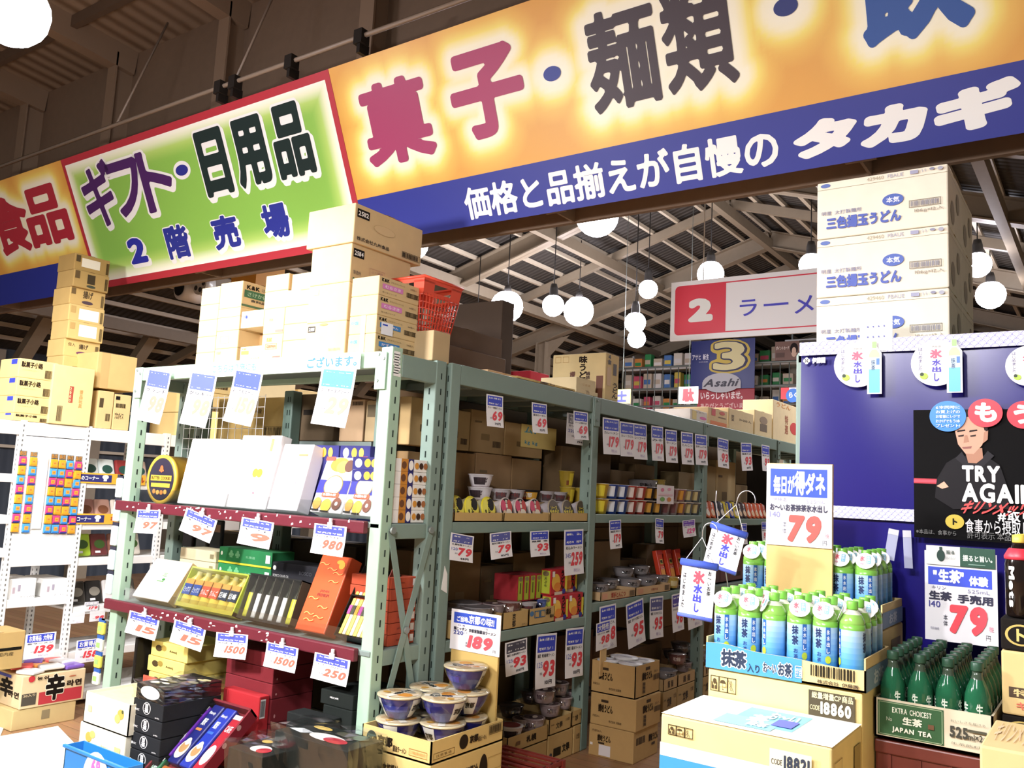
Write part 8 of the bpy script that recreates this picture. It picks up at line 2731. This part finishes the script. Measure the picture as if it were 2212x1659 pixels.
for (cx_, cy_, rx, c, nm, tx) in ((2047, 899, 40, '#2a7fd0', 'blue', None), (2128, 892, 38, '#d8283c', 'red', 'も'), (2212, 896, 38, '#d8283c', 'red', 'う')):
    q = at(cx_, cy_, 1, 2.955)
    R_ = abs(at(cx_ + rx, cy_, 1, 2.955).x - q.x)
    mb = MB()
    mb.prism([(R_ * math.cos(math.pi * k / 18), 0, R_ * .93 * math.sin(math.pi * k / 18)) for k in range(36)], (0, .002, 0), mat(c, .4))
    if tx:
        mb.decals([('t', tx, .2, .2, .84, .84, WHITE, .055)], (-R_, 0, -R_), (2 * R_, 0, 0), (0, 0, 2 * R_), (0, -1, 0))
    else:
        mb.decals([('t', s_, .18, .72 - .14 * k, .84, .82 - .14 * k, '#d8eaf8', .02) for k, s_ in enumerate(('6本同時に', 'お買上げの', 'お客様にレジで', 'おかげでもう1本', 'プレゼント!'))], (-R_, 0, -R_), (2 * R_, 0, 0), (0, 0, 2 * R_), (0, -1, 0))
    mb.build('round_badge', po, (q.x - a.x, q.y - YPo, q.z - b.z))['label'] = nm + ' round badge' + (' with one big white character' if tx else ' with small white lettering')

# ------------------------------------------------------------------ far side of the hall: raised sales floor, shelves, signs
YM = 14.0
zm = at(1600, 885, 1, YM).z
mb = MB()
mb.box(-10, -2.0, YM, 20, zm - .25, zm, mat('#8a8274', .7))
structure(mb.build('floor'))
for x_ in (-9.5, -7.0, -4.5, -2.1):
    mb = MB()
    mb.box(x_ - .1, x_ + .1, YM + .1, YM + .3, 0, zm - .25, M_STEEL)
    structure(mb.build('column'))
rl = thing('railing', 'grey wire railing along the edge of the raised floor, below the number 2 sign', 'railing', (-4, YM + .02, zm))
mb = MB()
rh = at(1600, 785, 1, YM).z - zm
for z in (.08, rh * .5, rh):
    mb.tube([(-5.6, 0, z), (2, 0, z)], .02, M_STEELB, 5)
mb.build('rails', rl)
mb = MB()
for k in range(52):
    mb.tube([(-5.6 + .15 * k, 0, .0), (-5.6 + .15 * k, 0, rh)], .01, M_STEELB, 4)
mb.build('bars', rl)

# beer poster
a, b = at(1494, 738, 1, YM - .3), at(1630, 838, 1, YM - .3)
w_, h_ = b.x - a.x, at(1494, 738, 1, YM - .3).z - b.z
mb = MB()
mb.box(0, w_, 0, h_, 0, .01, mat('#1f2a6c', .4))
mb.decals([('t', '3', .3, .3, .94, 1.0, '#c8b04a', .14), ('t', '3', .34, .34, .9, .97, '#2a2a50', .06), ('t', '3', .36, .37, .86, .95, '#d8cf9a', .03), ('d', .5, .12, .3, .2, '#b8b8bc'), ('r', .2, 0, .8, .14, '#b8b8bc'), ('t', 'Asahi', .24, .04, .76, .2, '#3a3a44', .03, .1), ('t', 'アサヒ 新生', .03, .6, .3, .72, '#d8d8e4', .03), ('t', 'SHINSEI', .14, .54, .28, .57, '#a8a8c0')], (0, 0, .01), (w_, 0, 0), (0, h_, 0), (0, 0, 1), .006)
tag(mb.build('beer_poster', None, (a.x, YM - .3, b.z), ROT_Y), 'navy beer poster with a big gold figure and silver can, under the aisle sign', 'poster')
a, b = at(1508, 838, 1, YM - .25), at(1630, 884, 1, YM - .25)
w_, h_ = b.x - a.x, at(1508, 838, 1, YM - .25).z - b.z
mb = MB()
mb.box(0, w_, 0, h_, 0, .02, mat('#a02a34', .5))
mb.decals([('t', 'いらっしゃいませ。', .06, .45, .8, .8, '#f0e4e0', .03), ('t', 'ありがとうございます', .06, .05, .9, .3, '#d8b0a8', .02)], (0, 0, .02), (w_, 0, 0), (0, h_, 0), (0, 0, 1), .004)
tag(mb.build('welcome_sign', None, (a.x, YM - .25, b.z), ROT_Y), 'dark red sign with white lettering below the beer poster', 'sign')
a, b = at(1677, 740, 1, YM), at(1728, 778, 1, YM)
mb = MB()
w_, h_ = b.x - a.x, a.z - b.z
mb.box(0, w_, 0, h_, 0, .02, mat('#7a5a4c', .5))
mb.decals([('d', .8, .45, .12, .3, '#d8b8a0'), ('d', .8, .6, .16, .3, '#241c1a'), ('d', .8, .45, .09, .22, '#d8b8a0'), ('t', 'ポイントカード', .05, .55, .6, .75, '#e8dcd0', .03), ('r', .05, .15, .4, .4, '#5a4034')], (0, 0, .02), (w_, 0, 0), (0, h_, 0), (0, 0, 1), .004)
tag(mb.build('card_sign', None, (a.x, YM - .04, b.z), ROT_Y), 'brown sign with a small portrait, left of the blue banner top', 'sign')
a, b = at(1688, 838, 1, 12.0), at(1732, 862, 1, 12.0)
mb = MB()
w_, h_ = b.x - a.x, a.z - b.z
mb.box(0, w_, 0, h_, 0, .02, mat('#e8e4e4', .5))
mb.decals([('r', 0, 0, .4, 1, '#d84048'), ('d', .6, .3, .35, .6, '#3a78d0'), ('t', 'らく', .4, .1, .8, .6, WHITE, .05)], (0, 0, .02), (w_, 0, 0), (0, h_, 0), (0, 0, 1), .004)
tag(mb.build('shop_sign', None, (a.x, 12.0, b.z), ROT_Y), 'small red, white and blue sign at the left edge of the blue banner', 'sign')
for (tl, br, t, c, bg, lab) in (((1467, 836), (1508, 872), '駄', '#e04048', '#f6f2ee', 'white sign with one big red character above the pink-lettered carton'), ((1326, 842), (1362, 872), '士', '#3a40b0', '#f0dc78', 'yellow sign with a dark blue character, left of the red-character sign')):
    a, b = at(*tl, 1, 9.5), at(*br, 1, 9.5)
    w_, h_ = b.x - a.x, a.z - b.z
    hc = thing('hanging_card', lab, 'sign', (a.x, 9.5, b.z), rot=ROT_Y)
    mb = MB()
    mb.box(0, w_, 0, h_, 0, .01, mat(bg, .5))
    mb.decals([('t', t, .2, .12, .8, .9, c, .06)], (0, 0, .01), (w_, 0, 0), (0, h_, 0), (0, 0, 1), .003)
    mb.build('card', hc)
    mb = MB()
    mb.tube([(w_ / 2, h_, -.004), (w_ / 2, roofz(a.x + w_ / 2) - b.z - .02, -.004)], .004, M_STEELB, 4)
    mb.build('wire', hc)

# goods shelves on the raised floor
r = random.Random(5)
sh = thing('shop_shelf', 'white shop shelf crowded with small goods on the raised floor', 'shelf rack', (-6.0, YM + .6, zm))
mb = MB()
for z in (0.05, .42, .8):
    mb.box(-1.6, 1.7, -.2, .2, z, z + .03, M_WHITEP)
for x_ in (-1.6, 0, 1.67):
    mb.box(x_, x_ + .03, .17, .2, 0, 1.15, M_WHITEP)
mb.build('frame', sh)
COLS = ['#f0e8d8', '#e8d060', '#3a9a58', '#e0607a', '#f4f0ea', '#5a88c8', '#e89a50', '#d8c8b0']
n = 0
for row, z in enumerate((.08, .45, .83)):
    for k in range(16):
        w, h = .12 + r.random() * .06, .16 + r.random() * .14
        mb = MB()
        mb.box(-w / 2, w / 2, -.08, .08, 0, h, mat(r.choice(COLS), .5), .01)
        mb.decals([('r', .1, .3, .9, .6, r.choice(COLS))], (-w / 2, -.08, 0), (w, 0, 0), (0, 0, h), (0, -1, 0), .003)
        tag(mb.build('boxed_goods', None, (-7.5 + .2 * k, YM + .5, zm + z + .003)), 'small boxed goods, %s from the left on the %s shelf of the raised floor' % ((ORD + ['thirteenth', 'fourteenth', 'fifteenth', 'sixteenth'])[k], ('lower', 'middle', 'upper')[row]), 'boxed goods', 'boxed goods on the raised floor')
sh2 = thing('shop_shelf', 'open wire shelf behind the railing on the raised floor', 'shelf rack', (-3.4, YM + 1.4, zm))
mb = MB()
for z in (.05, .5, .95, 1.35):
    mb.box(-1.4, 1.5, -.2, .2, z, z + .025, M_WHITEP)
for x_ in (-1.4, -.45, .5, 1.47):
    mb.box(x_, x_ + .03, .17, .2, 0, 1.7, M_STEELB)
mb.build('frame', sh2)
for row, z in enumerate((.075, .525, .975)):
    for k in range(9):
        w, h = .2, .2 + r.random() * .16
        mb = MB()
        mb.box(-w / 2, w / 2, -.12, .12, 0, h, mat(r.choice(['#8a7a68', '#e8e0d0', '#5a4a40', '#c8b89a', '#d8d0c8']), .6), .01)
        tag(mb.build('boxed_goods', None, (-4.65 + .3 * k, YM + 1.4, zm + z + .003)), 'boxed goods, %s from the left on the %s level of the wire shelf' % (ORD[k], ('lowest', 'middle', 'highest')[row]), 'boxed goods', 'boxed goods on the wire shelf')

# aisle sign: 2 ramen
YA = 5.2
a, b = at(1447, 737, 1, YA), at(1450, 611, 1, YA)
w_, h_ = 1.75, b.z - a.z
sg_ = thing('aisle_sign', 'white hanging aisle sign with a red square reading 2 and blue lettering', 'sign', (a.x, YA, a.z))
mb = MB()
mb.box(0, w_, 0, .02, 0, h_, mat('#f6f4f6', .4))
mb.build('panel', sg_)
mb = MB()
R_ = .03
x0, x1 = .03, at(1568, 650, 1, YA).x - a.x
z0_, z1_ = .035, h_ - .03
pts = [(x0 + R_ + R_ * math.cos(t), -.0015, z0_ + R_ + R_ * math.sin(t)) for t in np.linspace(math.pi, 1.5 * math.pi, 6)] + [(x1, -.0015, z0_), (x1, -.0015, z1_)] + [(x0 + R_ + R_ * math.cos(t), -.0015, z1_ - R_ + R_ * math.sin(t)) for t in np.linspace(.5 * math.pi, math.pi, 6)]
mb.prism(pts, (0, .0015, 0), mat('#e02a44', .4))
for z in (.035, h_ - .038):
    mb.box(x1, w_ - .03, -.0015, 0, z, z + .008, mat('#e02a44', .4))
pa = lambda x, y: at(x, y, 1, YA) - V((a.x, YA, a.z))
p, q = pa(1487, 697), pa(1541, 642)
mb.text('2', (p.x, -.004, p.z), (q.x - p.x, 0, 0), (0, 0, q.z - p.z), M_WHITEP, .08)
for ch, bl, tr, h0 in (('ラ', (1598, 684), (1635, 646), 0), ('メ', (1717, 678), (1758, 637), 0), ('ン', (1805, 664), (1850, 622), 0)):
    p, q = pa(*bl), pa(*tr)
    mb.text(ch, (p.x, -.004, p.z), (q.x - p.x, 0, 0), (0, 0, q.z - p.z), mat('#3a34c8', .4), .01)
p, q = pa(1650, 662), pa(1703, 655)
mb.box(p.x, q.x, -.004, -.002, p.z, p.z + .014, mat('#3a34c8', .4))
mb.build('lettering', sg_)
mb = MB()
for x_ in (.22, w_ - .2):
    mb.tube([(x_, .01, h_), (x_, .01, roofz(a.x + x_) - a.z - .05)], .004, mat('#d8d8d4', .4), 5)
mb.build('wires', sg_)

# silver duct fan and orange post seen under the sign
q = at(415, 628, 1, 5.6)
df = thing('duct_fan', 'silver duct fan with a round grille hanging under the green sign', 'fan', q)
mb = MB()
M_SIL = mat('#e4e4e0', .3, .2)
mb.lathe([(.1, -.16), (.13, -.14), (.13, .1), (.1, .14)], M_SIL, 24, (0, 0, 0), 'y')
mb.lathe([(.09, -.162), (.0001, -.15)], mat('#22242a', .5), 24, (0, 0, 0), 'y')
mb.build('duct', df)
mb = MB()
mb.lathe([(.12, -.1), (.12, .02)], M_SIL, 24, (.27, 0, .03), 'y')
for k in range(5):
    t = 2 * math.pi * k / 5
    mb.lathe([(.028, -.104), (.028, -.1)], mat('#33363c', .5), 10, (.27 + .07 * math.cos(t), 0, .03 + .07 * math.sin(t)), 'y')
mb.build('grille', df)
mb = MB()
mb.tube([(.12, 0, .1), (.12, 0, 1.1)], .012, M_STEELB, 6)
mb.build('bracket', df)
q0, q1 = at(500, 600, 1, 4.6), at(553, 600, 1, 4.6)
mb = MB()
mb.box(q0.x, q1.x, 4.6, 4.9, 0, 3.4, mat('#d89a3c', .6))
structure(mb.build('column'))
